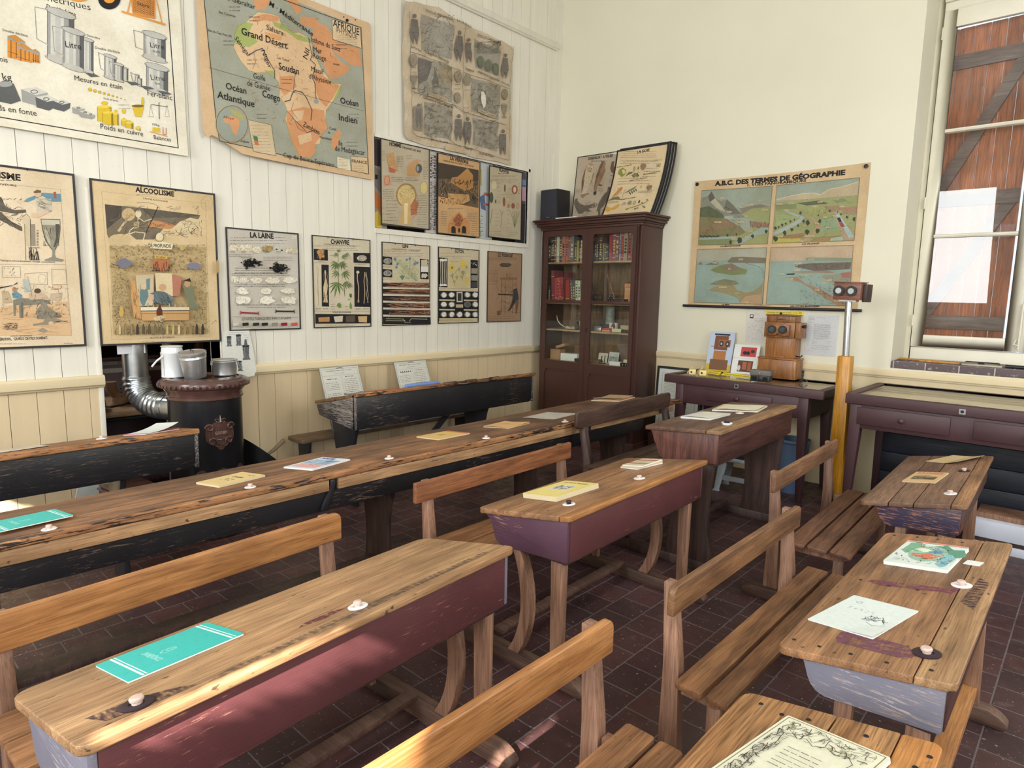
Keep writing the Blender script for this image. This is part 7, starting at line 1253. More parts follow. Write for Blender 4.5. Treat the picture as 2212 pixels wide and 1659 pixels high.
t = simple('crumpled_paper', 'crumpled white paper at the right end of the third shelf', 'paper', None, (XR3(1895), YM - .01, Z3)); mb = MB(); r_ = random.Random(4); mb.lathe([(.001, 0), (.02, .0), (.028, .02), (.024, .045), (.014, .06), (.001, .062)], 9); mb.v = [(x + r_.uniform(-.007, .007), y + r_.uniform(-.007, .007), max(0, z + r_.uniform(-.005, .006))) for x, y, z in mb.v]; mb.build('paper', M['white'], t)
# bottom shelf
boxthing('kraft_box', 'upright brown cardboard box, lowest shelf behind the left door', 'box', None, (XL3(310), YM + .03, Z4), (.135, .10, .11), kraft)
boxthing('cardboard_lid', 'brown cardboard lid tilted on top of the upright box', 'lid', None, (XL3(400) + .012, YM + .03, Z4 + .1355), (.13, .09, .03), kraft, rot=(0, radians(-17), 0))
boxthing('brown_carton', 'darker brown carton behind the white box, lowest left shelf', 'box', None, (XL3(590), YM + .20, Z4), (.11, .09, .16), plain('brown_card', C3(124, 92, 66), .7))
boxthing('white_box', 'white card box, lowest shelf behind the left door', 'box', None, (XL3(620), YM - .0, Z4), (.21, .10, .078), wcard, rz=.12)
t = simple('lens_viewer', 'black and white gadget with round lenses, lowest shelf left', 'viewer', None, (XL3(830), YM - .045, Z4)); MB().box(-.045, -.015, 0, .03, .02, .025).box(-.02, -.012, .025, .028, .016, .06).build('body', M['black'], t, bevel=.004); MB().tube([(.004, -.02, .058), (.004, -.002, .058)], .018, 18).build('lens', M['steel'], t, smooth=True); MB().tube([(-.03, -.022, .02), (-.03, -.014, .02)], .019, 18).build('wheel', M['black'], t, smooth=True)
def card(name, label, x, z, w_, h, paper, deco, y_, lean=12, seed=60, group='picture cards in the cabinet', cat='card'):
    A = Art(w_, h, paper=paper, thick=.002, seed=seed); deco(A); t = empty(name, (x, y_, z + .002), 0, label, cat, group, rot=(radians(90 - lean), 0, 0)); A.build('sheet', t, M['print_clean']); return t
card('picture_card', 'picture card of two dark dancing figures, lowest right shelf', XR3(1155), Z4, .115, .108, C3(206, 200, 180), lambda A: A.poly([(30, 30), (45, 28), (44, 60), (60, 90), (20, 92), (32, 55)], C3(70, 72, 74)).poly([(66, 26), (76, 26), (74, 60), (80, 92), (66, 92)], C3(60, 58, 58)).poly([(70, 24), (78, 24), (78, 32), (70, 32)], BK), YM + .03, seed=61)
card('picture_card', 'blue picture card with a small bright figure, lowest right shelf', XR3(1352), Z4, .122, .125, C3(206, 206, 196), lambda A: A.rect(8, 36, 92, 92, C3(140, 156, 166)).poly([(42, 50), (58, 50), (66, 84), (36, 84)], C3(206, 190, 120)).blob(48, 48, 7, 7, C3(180, 80, 60)).lines(55, 22, 92, 26, 2).line([(76, 10), (86, 22)], .002, BK), YM + .05, seed=62)
card('picture_card', 'cream card with brown horse-like drawing at the lowest right shelf end', XR3(1655), Z4 + 0, .15, .058, C3(222, 206, 176), lambda A: A.poly([(40, 50), (60, 30), (90, 34), (98, 50), (70, 60), (45, 80)], C3(84, 60, 50)), YM + .06, seed=63)
boxthing('small_basket', 'small dark wicker basket, lowest right shelf', 'basket', None, (XR3(1205), YM - .03, Z4), (.085, .045, .045), plain('dark_wicker', C3(96, 72, 52), .8, noise=.4, nscale=80))
for i, (a, e) in enumerate(((1260, 1330), (1320, 1400), (1400, 1470))):
    t = simple('pocket_knife', ('leftmost', 'middle', 'rightmost')[i] + ' of the dark pocket knives on the lowest right shelf', 'knife', 'knives in the cabinet', (XR3(a), YM - .035 + .012 * i, Z4 + .002)); MB().box(0, -.008, 0, XR3(e) - XR3(a) - .006, .008, .012).build('handle', (M['black'], M['leg_dark'], M['greyplastic'])[i], t, bevel=.004); MB().prism([(.0, .0), (.05, .0), (.058, .006), (0, .006)], 'z', .012, .0145).build('blade', M['steel'], t)
boxthing('white_matchbox', 'small white box among the knives, lowest right shelf', 'box', None, (XR3(1610), YM - .03, Z4), (.13, .045, .042), wcard)
t = simple('lens_viewer', 'black gadget with two white lenses at the lowest right shelf end', 'viewer', None, (XR3(1800), YM - .03, Z4)); MB().box(-.05, -.02, 0, .05, .02, .035).build('body', M['black'], t, bevel=.006); [MB().tube([(x, -.026, .018), (x, -.018, .018)], .009, 16).build('lens', M['steel'], t, smooth=True) for x in (-.015, .022)]
# on top of the cabinet
t = empty('loudspeaker', (.195, -.285, 2.393), .0, 'small black loudspeaker at the left end of the cabinet top', 'loudspeaker'); MB().box(-.115, -.10, 0, .115, .12, .325).build('box', M['black'], t, bevel=.004); MB().box(-.108, -.112, .01, .108, -.1005, .315).build('grille', M['rubber'], t, bevel=.003); MB().box(-.028, -.1145, .028, .026, -.1125, .038).build('name_plate', M['steel'], t)
A = Art(.60, .71, ((155, 350), (1035, 240), (990, 1500), (60, 1620)), C3(182, 168, 150), .005, 71); T = A.text; BR1, BR2, BR3 = C3(116, 88, 70), C3(150, 122, 98), C3(196, 180, 156)
T('OISEAUX • UTILES', 348, 405, 812, 352, 44, bold=1.5); A.lines(415, 425, 745, 385, 1, wd=.008, word=(.006, .02))
A.poly([(345, 480), (400, 452), (460, 470), (482, 540), (478, 660), (440, 820), (380, 960), (340, 1040), (250, 1050), (245, 800), (300, 600)], BR3).poly([(345, 480), (320, 560), (300, 700), (285, 900), (250, 1050), (245, 800), (290, 620)], BR1).poly([(470, 600), (478, 680), (440, 820), (390, 930), (440, 760)], BR2); A.ell(405, 545, 72, 88, C3(170, 140, 110), 22).ell(375, 540, 30, 55, BR3).ell(438, 555, 28, 55, BR3).ell(378, 555, 8, 16, BK).ell(432, 568, 8, 14, BK).poly([(402, 560), (412, 600), (398, 600)], BR1)
A.poly([(625, 425), (680, 440), (700, 490), (680, 500), (695, 600), (660, 700), (600, 850), (560, 900), (540, 1020), (490, 1060), (490, 900), (530, 680), (580, 520)], BR2).poly([(625, 425), (660, 440), (600, 600), (520, 860), (490, 1000), (530, 680), (580, 520)], BR1); A.poly([(485, 1000), (550, 990), (540, 1050), (490, 1065)], C3(70, 58, 50)).poly([(580, 850), (650, 860), (640, 890), (580, 885)], BR1)
A.poly([(800, 440), (860, 435), (840, 470), (845, 520), (900, 590), (940, 640), (900, 680), (850, 660), (800, 620), (778, 560), (790, 500)], BR1).poly([(790, 680), (900, 680), (890, 715), (800, 700)], BR2).poly([(760, 900), (860, 890), (880, 905), (830, 950), (820, 1010), (760, 1150), (700, 1260), (640, 1320), (640, 1450), (600, 1480), (590, 1360), (560, 1380), (600, 1200), (680, 1060), (750, 980)], C3(104, 96, 84)).poly([(765, 905), (850, 895), (830, 930), (780, 960)], C3(120, 66, 54)).poly([(800, 1140), (830, 1120), (720, 1440), (650, 1480), (640, 1440)], BR2)
A.poly([(110, 1180), (140, 1140), (190, 1135), (175, 1170), (220, 1240), (330, 1270), (430, 1250), (520, 1205), (580, 1225), (560, 1290), (430, 1320), (400, 1345), (480, 1380), (330, 1385), (290, 1430), (210, 1445), (170, 1390), (130, 1310), (105, 1240)], C3(110, 100, 90)).scrib(440, 1220, 570, 1310, 20, [BR1, BR3], (30, 60), (.002, .004), ang=-.5, curl=.2)
A.scrib(255, 640, 470, 1000, 60, [BR1, BR2, C3(210, 196, 172)], (20, 60), (.001, .003), ang=1.8, curl=.4); A.scrib(520, 520, 690, 880, 50, [BR1, C3(170, 140, 112)], (20, 60), (.001, .003), ang=1.9, curl=.4); A.scrib(620, 960, 820, 1350, 50, [C3(80, 74, 66), C3(130, 120, 104)], (20, 60), (.001, .003), ang=2.0, curl=.4); A.scrib(130, 1180, 420, 1420, 60, [C3(84, 76, 68), C3(136, 124, 110)], (20, 50), (.001, .003), ang=.5, curl=.4)
A.poly([(240, 1060), (400, 1020), (410, 1050), (340, 1070), (290, 1130), (235, 1100)], BR2); [A.lines(x, y, x + 100, y + 60, 4, wd=.0022) for x, y in ((140, 970), (780, 755), (580, 930), (300, 1440))]
OIS = empty('bird_chart', (.285, -.10, 2.396), 0, 'brown bird chart headed OISEAUX UTILES leaning on the cabinet top', 'poster', rot=(radians(83), 0, radians(2))); A.build('sheet', OIS, cuts=(0, 0)); border(OIS, .60, .71, .007, M['edging'])
def curl(x, y, z, amp=.11, H=.66): s = min(1, y / H); return (x - .13 * (1 - s) ** 2, y, z + amp * 0 + .10 * (1 - s) ** 1.6)
def curled(x, y, z): s = min(1, max(0, y / .67)); return (x - .12 * (1 - s) ** 2, y, z)
A = Art(.58, .67, ((950, 310), (1890, 165), (1730, 1480), (735, 1530)), C3(214, 194, 158), .004, 72); T = A.text
A.H = solve8(((950, 310), (1890, 165), (1850, 800), (900, 880)), ((0, .67), (.58, .67), (.58, .35), (0, .35)))
T('LA SOIE', 1298, 362, 1530, 318, 46, bold=1.5); A.lines(1010, 430, 1810, 320, 4, wd=.0025, x0b=1080, x1b=1740).lines(1060, 510, 1760, 410, 1, wd=.0025).lines(1010, 540, 1780, 430, 3, wd=.0025)
T('BOMBYX DU MURIER', 960, 612, 1225, 570, 16, bold=1.2); T('BOMBYX DE L’AILANTE', 1210, 862, 1530, 812, 16, bold=1.2)
A.blob(1060, 690, 70, 80, C3(140, 142, 84), 12, .2).poly([(1050, 650), (1100, 640), (1120, 720), (1080, 730)], C3(206, 200, 130)).poly([(1120, 780), (1180, 700), (1260, 690), (1240, 720), (1180, 740), (1060, 815)], C3(90, 92, 80)).blob(1310, 750, 60, 40, C3(130, 132, 80)).poly([(1350, 720), (1395, 780), (1340, 760)], C3(90, 94, 60)).ell(1275, 635, 24, 48, C3(170, 160, 136)).ring(1275, 635, 16, 36, .002, GY).poly([(1338, 600), (1354, 596), (1352, 650), (1336, 652)], C3(96, 56, 40)).blob(1430, 600, 56, 60, C3(150, 124, 100)).scrib(1380, 540, 1490, 650, 30, [C3(110, 80, 64), C3(190, 160, 130)], (10, 40), (.001, .003)).poly([(1505, 560), (1610, 530), (1610, 600), (1510, 620)], C3(206, 200, 190)).poly([(1680, 560), (1770, 540), (1770, 600), (1690, 620)], C3(176, 160, 130)).scrib(1680, 545, 1770, 615, 14, [BK], (20, 40), (.001, .002)).lines(1460, 690, 1770, 640, 2, wd=.003).poly([(1450, 740), (1770, 680), (1780, 700), (1460, 760)], C3(150, 136, 110)).lines(1450, 785, 1780, 730, 2, wd=.003).scrib(1000, 640, 1380, 800, 30, [C3(90, 100, 50), C3(60, 64, 50)], (20, 40), (.001, .003))
A.lines(1010, 910, 1720, 810, 3, wd=.0025).lines(1640, 490, 1810, 470, 2, wd=.002)
A.poly([(950, 1140), (1000, 1060), (1080, 960), (1115, 965), (1110, 1010), (1040, 1110), (960, 1150)], C3(196, 140, 84)).scrib(960, 980, 1110, 1130, 14, [C3(120, 80, 50)], (30, 60), (.001, .003), ang=-.9, curl=.2).poly([(880, 1210), (960, 1150), (1070, 1130), (1130, 1200), (1000, 1190)], C3(110, 116, 84)).line([(1140, 1190), (1150, 1080), (1170, 1000)], .003, C3(90, 90, 60)).poly([(1150, 1090), (1240, 1020), (1380, 945), (1340, 1010), (1240, 1060)], C3(124, 128, 104)); [A.poly([(1240 + i * 36, 1050 - i * 18), (1260 + i * 36, 1090 - i * 16), (1300 + i * 34, 1120 - i * 20), (1290 + i * 32, 1080 - i * 20)], C3(86, 92, 72)) for i in range(4)]
A.poly([(1455, 955), (1470, 950), (1462, 1000), (1452, 1002)], C3(96, 56, 40)).blob(1620, 985, 56, 56, C3(140, 118, 96)).scrib(1570, 935, 1675, 1040, 26, [C3(100, 80, 64), C3(180, 160, 130)], (10, 40), (.001, .003)).lines(1420, 1090, 1750, 1050, 4, wd=.002); T('BOMBYX DU CHENE', 1130, 1208, 1395, 1172, 15, bold=1.2)
A.poly([(870, 1320), (900, 1310), (980, 1350), (1000, 1340), (1060, 1300), (1130, 1265), (1110, 1340), (1040, 1385), (990, 1370), (950, 1410), (900, 1400)], C3(206, 160, 74)).poly([(1145, 1310), (1200, 1240), (1240, 1250), (1240, 1300)], C3(176, 160, 136)).blob(1310, 1265, 40, 40, C3(150, 130, 110)).ell(1405, 1270, 30, 46, C3(170, 172, 120)).ell(1492, 1255, 16, 34, C3(96, 70, 50)).line([(1260, 1390), (1450, 1340), (1600, 1290), (1670, 1240)], .006, C3(110, 104, 70)); [A.blob(x, y, 22, 16, C3(120, 126, 70), 8) for x, y in ((1300, 1380), (1450, 1390), (1490, 1375), (1560, 1280), (1640, 1230), (1600, 1350), (1630, 1370))]; A.lines(890, 1250, 1130, 1220, 3, wd=.002)
def soie(dx, y_, label, art, th, w_, h_, name):
    t = empty(name, (dx, y_, 2.396), 0, label, 'poster', 'charts stacked on the cabinet', rot=(radians(84), 0, radians(1)))
    if art: art.build('sheet', t, None, curled, (0, 12))
    else:
        A_ = Art(w_, h_, paper=C3(186, 182, 170), thick=.006, seed=3); A_.build('sheet', t, None, curled, (0, 12))
    mb = MB(); ed = .013
    for i in range(12):
        ya, yb = h_ * i / 12, h_ * (i + 1) / 12
        for a_, b__ in ((-.002, ed), (w_ - ed, w_ + .002)):
            p = [curled(a_, ya, 0), curled(b__, ya, 0), curled(b__, yb, 0), curled(a_, yb, 0)]
            mb.add([(x, y, -th) for x, y, z in p] + [(x, y, .004) for x, y, z in p], [(0, 3, 2, 1), (4, 5, 6, 7), (0, 1, 5, 4), (1, 2, 6, 5), (2, 3, 7, 6), (3, 0, 4, 7)])
    mb.box(0, h_ - ed, -th, w_, h_ + .002, .004); mb.build('border', M['black'], t); return t
soie(.90, -.24, 'curled chart headed LA SOIE with silk moths, front of the stack on the cabinet', A, .006, .58, .67, 'silk_chart')
for i in range(3): soie(.925 + .018 * i, -.222 + .022 * i, 'black-edged curled board %s behind the silk chart' % ('just', 'second', 'farthest')[i], None, .008, .57, .685 - .004 * i, 'chart_board')
t = boxthing('white_booklet', 'white booklet lying on the cabinet top before the bird chart', 'booklet', None, (.47, -.375, 2.393), (.26, .14, .012), M['white'], rz=.02, bev=.001)
# ---------------------------------------------------------------- display tables
def display_table(name, x0, x1, y0, zt, label, drawers, leg, back=-.03, lock=None):
    t = empty(name, (x0, y0, 0), 0, label, 'table', 'maroon display tables'); W, D = x1 - x0, back - y0; r = .055
    mb = MB()
    for q in ((0, 0, W, r), (0, D - r, W, D), (0, r, r, D - r), (W - r, r, W, D - r)): mb.box(q[0], q[1], zt - .07, q[2], q[3], zt)
    mb.build('lid_frame', M['tabm'], t, bevel=.005, seg=3)
    MB().box(r + .001, r + .001, zt - .06, W - r - .001, D - r - .001, zt - .035).build('lined_tray', plain('tray_lining', C3(228, 208, 192), .8, noise=.1), t)
    MB().box(r + .001, r + .001, zt - .012, W - r - .001, D - r - .001, zt - .008).build('glass', M['glass'], t)
    a = leg; mb = MB(); zb = zt - .24
    mb.box(a, .02, zb, W - a, .045, zt - .072).box(a, D - .045, zb, W - a, D - .02, zt - .072).box(a, .045, zb, a + .025, D - .045, zt - .072).box(W - a - .025, .045, zb, W - a, D - .045, zt - .072); mb.build('apron', M['tabm'], t, bevel=.002)
    for lx, sx in ((a - .004, 1), (W - a + .004, -1)):
        for ly, sy in ((.016, 1), (D - .016, -1)):
            mb = MB(); w1, w2 = .075, .042; P = lambda w, z: [(lx, ly, z), (lx + sx * w, ly, z), (lx + sx * w, ly + sy * w, z), (lx, ly + sy * w, z)]
            mb.add(P(w1, zt - .073) + P(w1, zb - .01) + P(w2, 0), [(0, 1, 2, 3), (8, 9, 10, 11)] + [(i + k, i + (k + 1) % 4, i + 4 + (k + 1) % 4, i + 4 + k) for i in (0, 4) for k in range(4)]); mb.build('leg', M['tabm'], t, bevel=.003)
    for d0, d1, z0, z1 in drawers:
        d = MB().box(d0 - x0, .006, z0, d1 - x0, .0195, z1).build('drawer', M['tabm'], t, bevel=.004); MB().lathe([(.008, 0), (.008, .010), (.017, .016), (.019, .024), (.012, .031), (.001, .033)], 20).build('knob', M['tabm'], d, loc=((d0 + d1) / 2 - x0, .006, (z0 + z1) / 2), rot=(radians(90), 0, 0), smooth=True)
    lk = MB().box(lock - x0 - .018, -.003, zt - .055, lock - x0 + .018, -.0005, zt - .02).build('lock_plate', M['steel'], t); MB().tube([(lock - x0, -.003, zt - .0375), (lock - x0, -.007, zt - .0375)], .010, 16).build('lock_barrel', M['darkmetal'], lk, smooth=True)
    return t
T1 = display_table('display_table', 1.86, 3.22, -.70, .912, 'glass-topped maroon table carrying the wooden stereoscope', [(2.26, 2.83, .722, .815)], .115, lock=2.535)
T2 = display_table('display_table', 3.433, 4.83, -.925, .945, 'glass-topped maroon table with two drawers below the window', [(3.515, 4.07, .735, .857), (4.195, 4.75, .735, .857)], .035, lock=4.128)
def sheet(name, loc, rz, w_, h_, paper, label, cat='paper', group=None, thick=.001, deco=None, tilt=None, seed=80, mat=None, corner=0, fn=None, cuts=(0, 0), slope=0):
    """a flat printed thing lying down; w along local x, h along local y, centred"""
    t = empty(name, loc, rz, label, cat, group)
    if slope: t.rotation_euler = (Matrix.Rotation(-math.atan(slope), 3, 'Y') @ Matrix.Rotation(rz, 3, 'Z')).to_euler()
    A = Art(w_, h_, paper=paper, thick=thick, seed=seed, corner=corner)
    if deco: deco(A)
    A.build('sheet', t, mat or M['print_clean'], fn, cuts, loc=(-w_ / 2, -h_ / 2, thick)); return t
z = .8775
for i, (x, y, a, w_, h_, c, lb) in enumerate(((2.10, -.36, .1, .30, .26, C3(206, 196, 170), 'cream document at the left inside the stereoscope table'), (2.45, -.48, .0, .22, .2, C3(190, 196, 160), 'greenish card inside the stereoscope table behind the small viewer'), (2.86, -.52, -.05, .42, .2, C3(206, 182, 166), 'pinkish printed sheet inside the stereoscope table, front right'), (2.98, -.22, .04, .36, .26, C3(210, 186, 172), 'pinkish map sheet inside the stereoscope table, back right'))):
    sheet('table_sheet', (x, y, z + .0005), a, w_, h_, c, lb, group='papers under the table glass', deco=lambda A: A.lines(8, 12, 92, 80, 9, wd=.002).ring(40, 50, 8, 10, .001, GY))
for x, y, a, w_, h_, c, lb in ((3.62, -.55, -.05, .22, .5, C3(190, 172, 146), 'tan folder at the left inside the window table'), (3.98, -.62, .06, .30, .26, C3(178, 164, 146), 'grey-brown square sheet in the middle of the window table'), (4.35, -.5, -.1, .4, .4, C3(204, 192, 176), 'pale worn sheet inside the window table, towards the right')):
    sheet('table_sheet', (x, y, .9105 + (.0012 if c[0] > .5 else 0)), a, w_, h_, c, lb, group='papers under the table glass')
# tall stereoscope
t = empty('tall_stereoscope', (2.50, -.20, .9125), 0, 'tall walnut table stereoscope with black eyepieces on a boxy base', 'stereoscope')
MB().box(.0, 0, 0, .33, .17, .165).build('base_box', M['scope_wood'], t, bevel=.003); MB().box(-.006, -.006, .1655, .336, .175, .18).build('base_top', M['scope_wood'], t, bevel=.005)
MB().box(.05, .015, .1805, .305, .155, .49).build('column', M['scope_wood'], t, bevel=.003); MB().box(.085, .012, .20, .27, .0145, .35).build('column_panel', M['scope_wood'], t, bevel=.001)
MB().box(.04, -.01, .358, .30, .0145, .49).box(.305, -.01, .358, .345, .15, .49).build('head', M['scope_wood'], t, bevel=.004)
MB().box(.05, .0, .4905, .29, .155, .545).build('crown', M['scope_wood'], t, bevel=.003); l_ = MB().box(.042, -.008, .5455, .298, .162, .557).build('crown_lid', M['scope_wood'], t, bevel=.004)
MB().prism([(.12, .516), (.17, .510), (.22, .516), (.17, .520)], 'y', -.002, -.0003).build('finger_slot', M['black'], t); MB().lathe([(.006, .557), (.012, .565), (.009, .575), (.001, .577)], 16, (.17, .0, 0)).build('lid_knob', M['black'], t, smooth=True)
pr = [(.07, .378), (.14, .378)] + [(.17 + .018 * cos(a), .378 + .016 * sin(a)) for a in (3.14, 2.5, 1.9, 1.2, .6, 0)] + [(.20, .378), (.265, .378), (.265, .470), (.07, .470)]
MB().prism(pr, 'y', -.045, -.0105).build('eye_block', M['scope_wood'], t, bevel=.003)
for x in (.122, .213):
    e_ = MB().tube([(x, -.056, .428), (x, -.046, .428)], .036, 32).build('eyepiece', M['black'], t, smooth=True)
    MB().tube([(x, -.0585, .428), (x, -.0565, .428)], .022, 24).build('lens', plain('lens_glass', C3(70, 80, 90), .05, .6) if x < .2 else bpy.data.materials['lens_glass'], e_, smooth=True)
MB().tube([(.345, .03, .46), (.375, .02, .46)], [.008, .016], 16).build('focus_knob', M['black'], t, smooth=True); MB().tube([(.306, .05, .205), (.35, .03, .20), (.365, .03, .215)], .005, 8).build('crank', M['darkmetal'], t, smooth=True)
def note(name, x, y, z, w_, h_, rot, label, txt, paper=C3(236, 214, 60), group='yellow caption strips'):
    t = empty(name, (x, y, z), 0, label, 'label', group, rot=rot); A = Art(w_, h_, paper=paper, thick=.001); A.text(txt, 3, 72, 97, 72, 46, off=.01); A.build('sheet', t, M['print_clean'])
note('caption_strip', 2.465, -.012, 1.468, .325, .03, RB, 'yellow caption strip on the wall just above the tall stereoscope', 'Stéréoscope pour plaques de verre - Année 1898')
note('caption_strip', 1.97, -.30, .914, .27, .045, (radians(28), 0, -.32), 'yellow caption strip left of centre on the stereoscope table', 'Projecteur, cité scolaire')
note('caption_strip', 2.24, -.36, .914, .27, .045, (radians(28), 0, -.12), 'yellow caption strip just left of the small black viewer', 'Plaque de verre pour stéréo')
# small viewer, plate stand, wooden blocks
t = empty('small_viewer', (2.585, -.55, .9125), .12, 'small black and grey stereo viewer at the front of the stereoscope table', 'viewer'); MB().box(0, 0, 0, .155, .10, .05).build('lower_body', M['black'], t, bevel=.004); MB().box(-.006, -.006, .0505, .160, .10, .095).build('upper_body', plain('weathered_grey_wood', C3(110, 104, 96), .5, noise=.3), t, bevel=.004)
for x in (.012, .10): MB().box(x, -.0012, .008, x + .04, -.0002, .042).build('opening', plain('opening_black', C3(8, 8, 9), .9) if x < .05 else bpy.data.materials['opening_black'], t)
MB().box(.066, -.004, .004, .088, -.0005, .046).build('slider', M['darkmetal'], t, bevel=.001); MB().tube([(.075, -.010, .072), (.075, -.0065, .072)], .005, 12).build('button', M['steel'], t, smooth=True)
t = empty('plate_stand', (2.915, -.27, .9125), .1, 'little black turned stand right of the tall stereoscope', 'stand'); MB().lathe([(.006, .0), (.009, .02), (.006, .035), (.010, .06), (.006, .075), (.012, .085), (.009, .097), (.001, .10)], 18).build('post', M['black'], t, smooth=True); [MB().tube([(0, 0, .03), (.028 * cos(a), .028 * sin(a), .018), (.042 * cos(a), .042 * sin(a), .004)], .005, 8).build('foot', M['black'], t, smooth=True) for a in (.3, 2.4, 4.5)]
yb = plain('pale_yellow_wood', C3(226, 204, 140), .5)
for i, x in enumerate((2.03, 2.13)):
    t = empty('wooden_block', (x, -.50, .9125), .5, ('left', 'right')[i] + ' one of two small pale wooden viewers at the table front', 'block', 'pale wooden viewers'); MB().box(-.03, -.04, .0, .03, .04, .045).build('body', yb, t, bevel=.003); MB().prism([(-.045, .0), (.0, .07), (.004, .07), (-.038, .0)], 'y', .042, .10).build('wing', yb, t); MB().tube([(-.01, -.043, .022), (-.01, -.040, .022)], .009, 12).build('hole', M['darkmetal'], t, smooth=True)
# photo cards leaning on the wall
def scopeart(A): A.rect(0, 82, 100, 100, C3(206, 176, 60)); W1, W2 = C3(150, 96, 60), C3(176, 116, 66); A.rect(14, 70, 86, 96, C3(120, 84, 60)).rect(24, 48, 74, 70, W2).rect(22, 10, 76, 46, C3(120, 76, 54)).rect(18, 5, 80, 9, BK).rect(38, 20, 86, 38, W1).ell(50, 30, 8, 7, BK).ell(74, 30, 8, 7, BK).ell(50, 30, 4, 3.4, C3(150, 170, 190)).ell(74, 30, 4, 3.4, C3(150, 170, 190)).line([(10, 38), (22, 38)], .004, BK)
def leaning(name, x, y, w_, h_, lean, label, paper, deco, z=.9125, cat='card', seed=90):
    t = empty(name, (x, y, z), 0, label, cat, 'picture cards on the stereoscope table', rot=(radians(90 - lean), 0, 0)); A = Art(w_, h_, paper=paper, thick=.002, seed=seed); deco(A); A.build('sheet', t, M['print_clean'])
leaning('photo_card', 1.965, -.115, .245, .38, 12, 'photo card picturing a stereoscope, leaning at the left of the table', C3(186, 200, 224), scopeart)
leaning('photo_card', 2.225, -.135, .24, .275, 14, 'white card with two small colour photos, left of the tall stereoscope', C3(228, 228, 228), lambda A: A.rect(28, 8, 88, 40, C3(190, 70, 70)).ell(44, 28, 8, 6, BK).ell(56, 28, 8, 6, BK).ell(74, 22, 8, 6, C3(60, 50, 50)).line([(0, 46), (100, 46)], .001, GY).rect(24, 54, 82, 92, C3(90, 60, 50)).rect(42, 58, 58, 84, C3(170, 100, 70)).rect(62, 58, 76, 88, C3(160, 90, 66)).ell(30, 80, 6, 10, C3(206, 200, 190)))
# framed picture on the floor behind the table
t = empty('framed_document', (1.415, -.085, .235), 0, 'black-framed printed document leaning on the wall behind the display table', 'picture', rot=(radians(86), 0, 0)); A = Art(.50, .67, paper=C3(206, 208, 200), thick=.008, seed=95); A.line([(12, 10), (88, 10), (88, 92), (12, 92)], .003, GY, True).lines(18, 20, 82, 80, 30, wd=.002).line([(16, 84), (50, 84)], .002, BK); A.build('sheet', t, M['print_clean']); border(t, .50, .67, .022, M['black'], -.02, .008, name='frame')
tt = MB().box(1.43, -.20, 0, 1.93, -.04, .232).build('low_box', M['cab'], None, bevel=.004); tag(tt, 'low dark maroon box on the floor under the framed document', 'box')
# square yellow post with tube and viewer
t = empty('viewer_post', (3.34, -.60, 0), 0, 'varnished yellow square post with steel tube, carrying the mahogany stereo viewer', 'post', rot=(0, radians(-.8), 0)); MB().box(-.047, -.047, 0, .047, .047, 1.185).build('wooden_post', M['yellow_wood'], t, bevel=.006)
MB().tube([(0, 0, 1.186), (-.008, 0, 1.60)], .024, 24).build('steel_tube', M['steel'], t, smooth=True)
t = empty('pole_viewer', (3.315, -.62, 1.605), .0, 'mahogany stereo viewer with two black eyepieces on top of the yellow post', 'viewer', rot=(0, radians(1.5), radians(-4)))
MB().box(-.095, -.06, 0, .095, .05, .125).build('front_box', M['scope_pink'], t, bevel=.003); MB().box(-.10, -.062, .1255, .102, .06, .133).build('lid', M['scope_pink'], t, bevel=.002); MB().box(.0955, -.02, -.012, .125, .09, .118).build('side_hood', M['leg_dark'], t, bevel=.003); MB().box(-.06, -.03, -.012, .06, .03, -.0005).build('bracket', M['steel'], t)
for x in (-.052, .035): e_ = MB().tube([(x, -.084, .065), (x, -.0605, .065)], [.038, .034], 32).build('eyepiece', M['black'], t, smooth=True); MB().tube([(x, -.0865, .065), (x, -.0845, .065)], .021, 24).build('lens', plain('bright_lens', C3(190, 196, 198), .08, .3) if x < 0 else bpy.data.materials['bright_lens'], e_, smooth=True)
# plastic step stool, blue bin, chest and boards on the floor
t = empty('step_stool', (2.62, -.72, 0), .1, 'grey plastic stool with a black seat under the display table', 'stool')
for sx in (-1, 1):
    for sy in (-1, 1): mb = MB(); P = lambda cx, cy, w, z: [(cx - w, cy - w * .6, z), (cx + w, cy - w * .6, z), (cx + w, cy + w * .6, z), (cx - w, cy + w * .6, z)]; mb.add(P(sx * .15, sy * .12, .03, 0) + P(sx * .145, sy * .115, .02, .02) + P(sx * .11, sy * .09, .035, .26), [(0, 1, 2, 3), (8, 9, 10, 11)] + [(i + k, i + (k + 1) % 4, i + 4 + (k + 1) % 4, i + 4 + k) for i in (0, 4) for k in range(4)]); mb.build('leg', M['greyplastic'], t, bevel=.004)
MB().prism(rrect(-.15, -.13, .15, .13, .03), 'z', .2605, .29).build('seat_rim', M['greyplastic'], t, bevel=.006); MB().prism(rrect(-.12, -.10, .12, .10, .02), 'z', .2905, .297).build('seat_pad', M['black'], t, bevel=.002); MB().box(-.13, -.118, .10, .13, -.112, .14).build('cross_bar', M['greyplastic'], t)
t = empty('blue_bin', (2.93, -.40, 0), 0, 'grey-blue plastic bin with rim, half hidden behind the tall dark desk', 'bin'); MB().lathe([(.001, .0), (.10, 0), (.125, .42), (.135, .43), (.13, .45), (.12, .45), (.10, .03), (.001, .03)], 32).build('bin', plain('blue_grey_plastic', C3(84, 104, 134), .5), t, smooth=True)
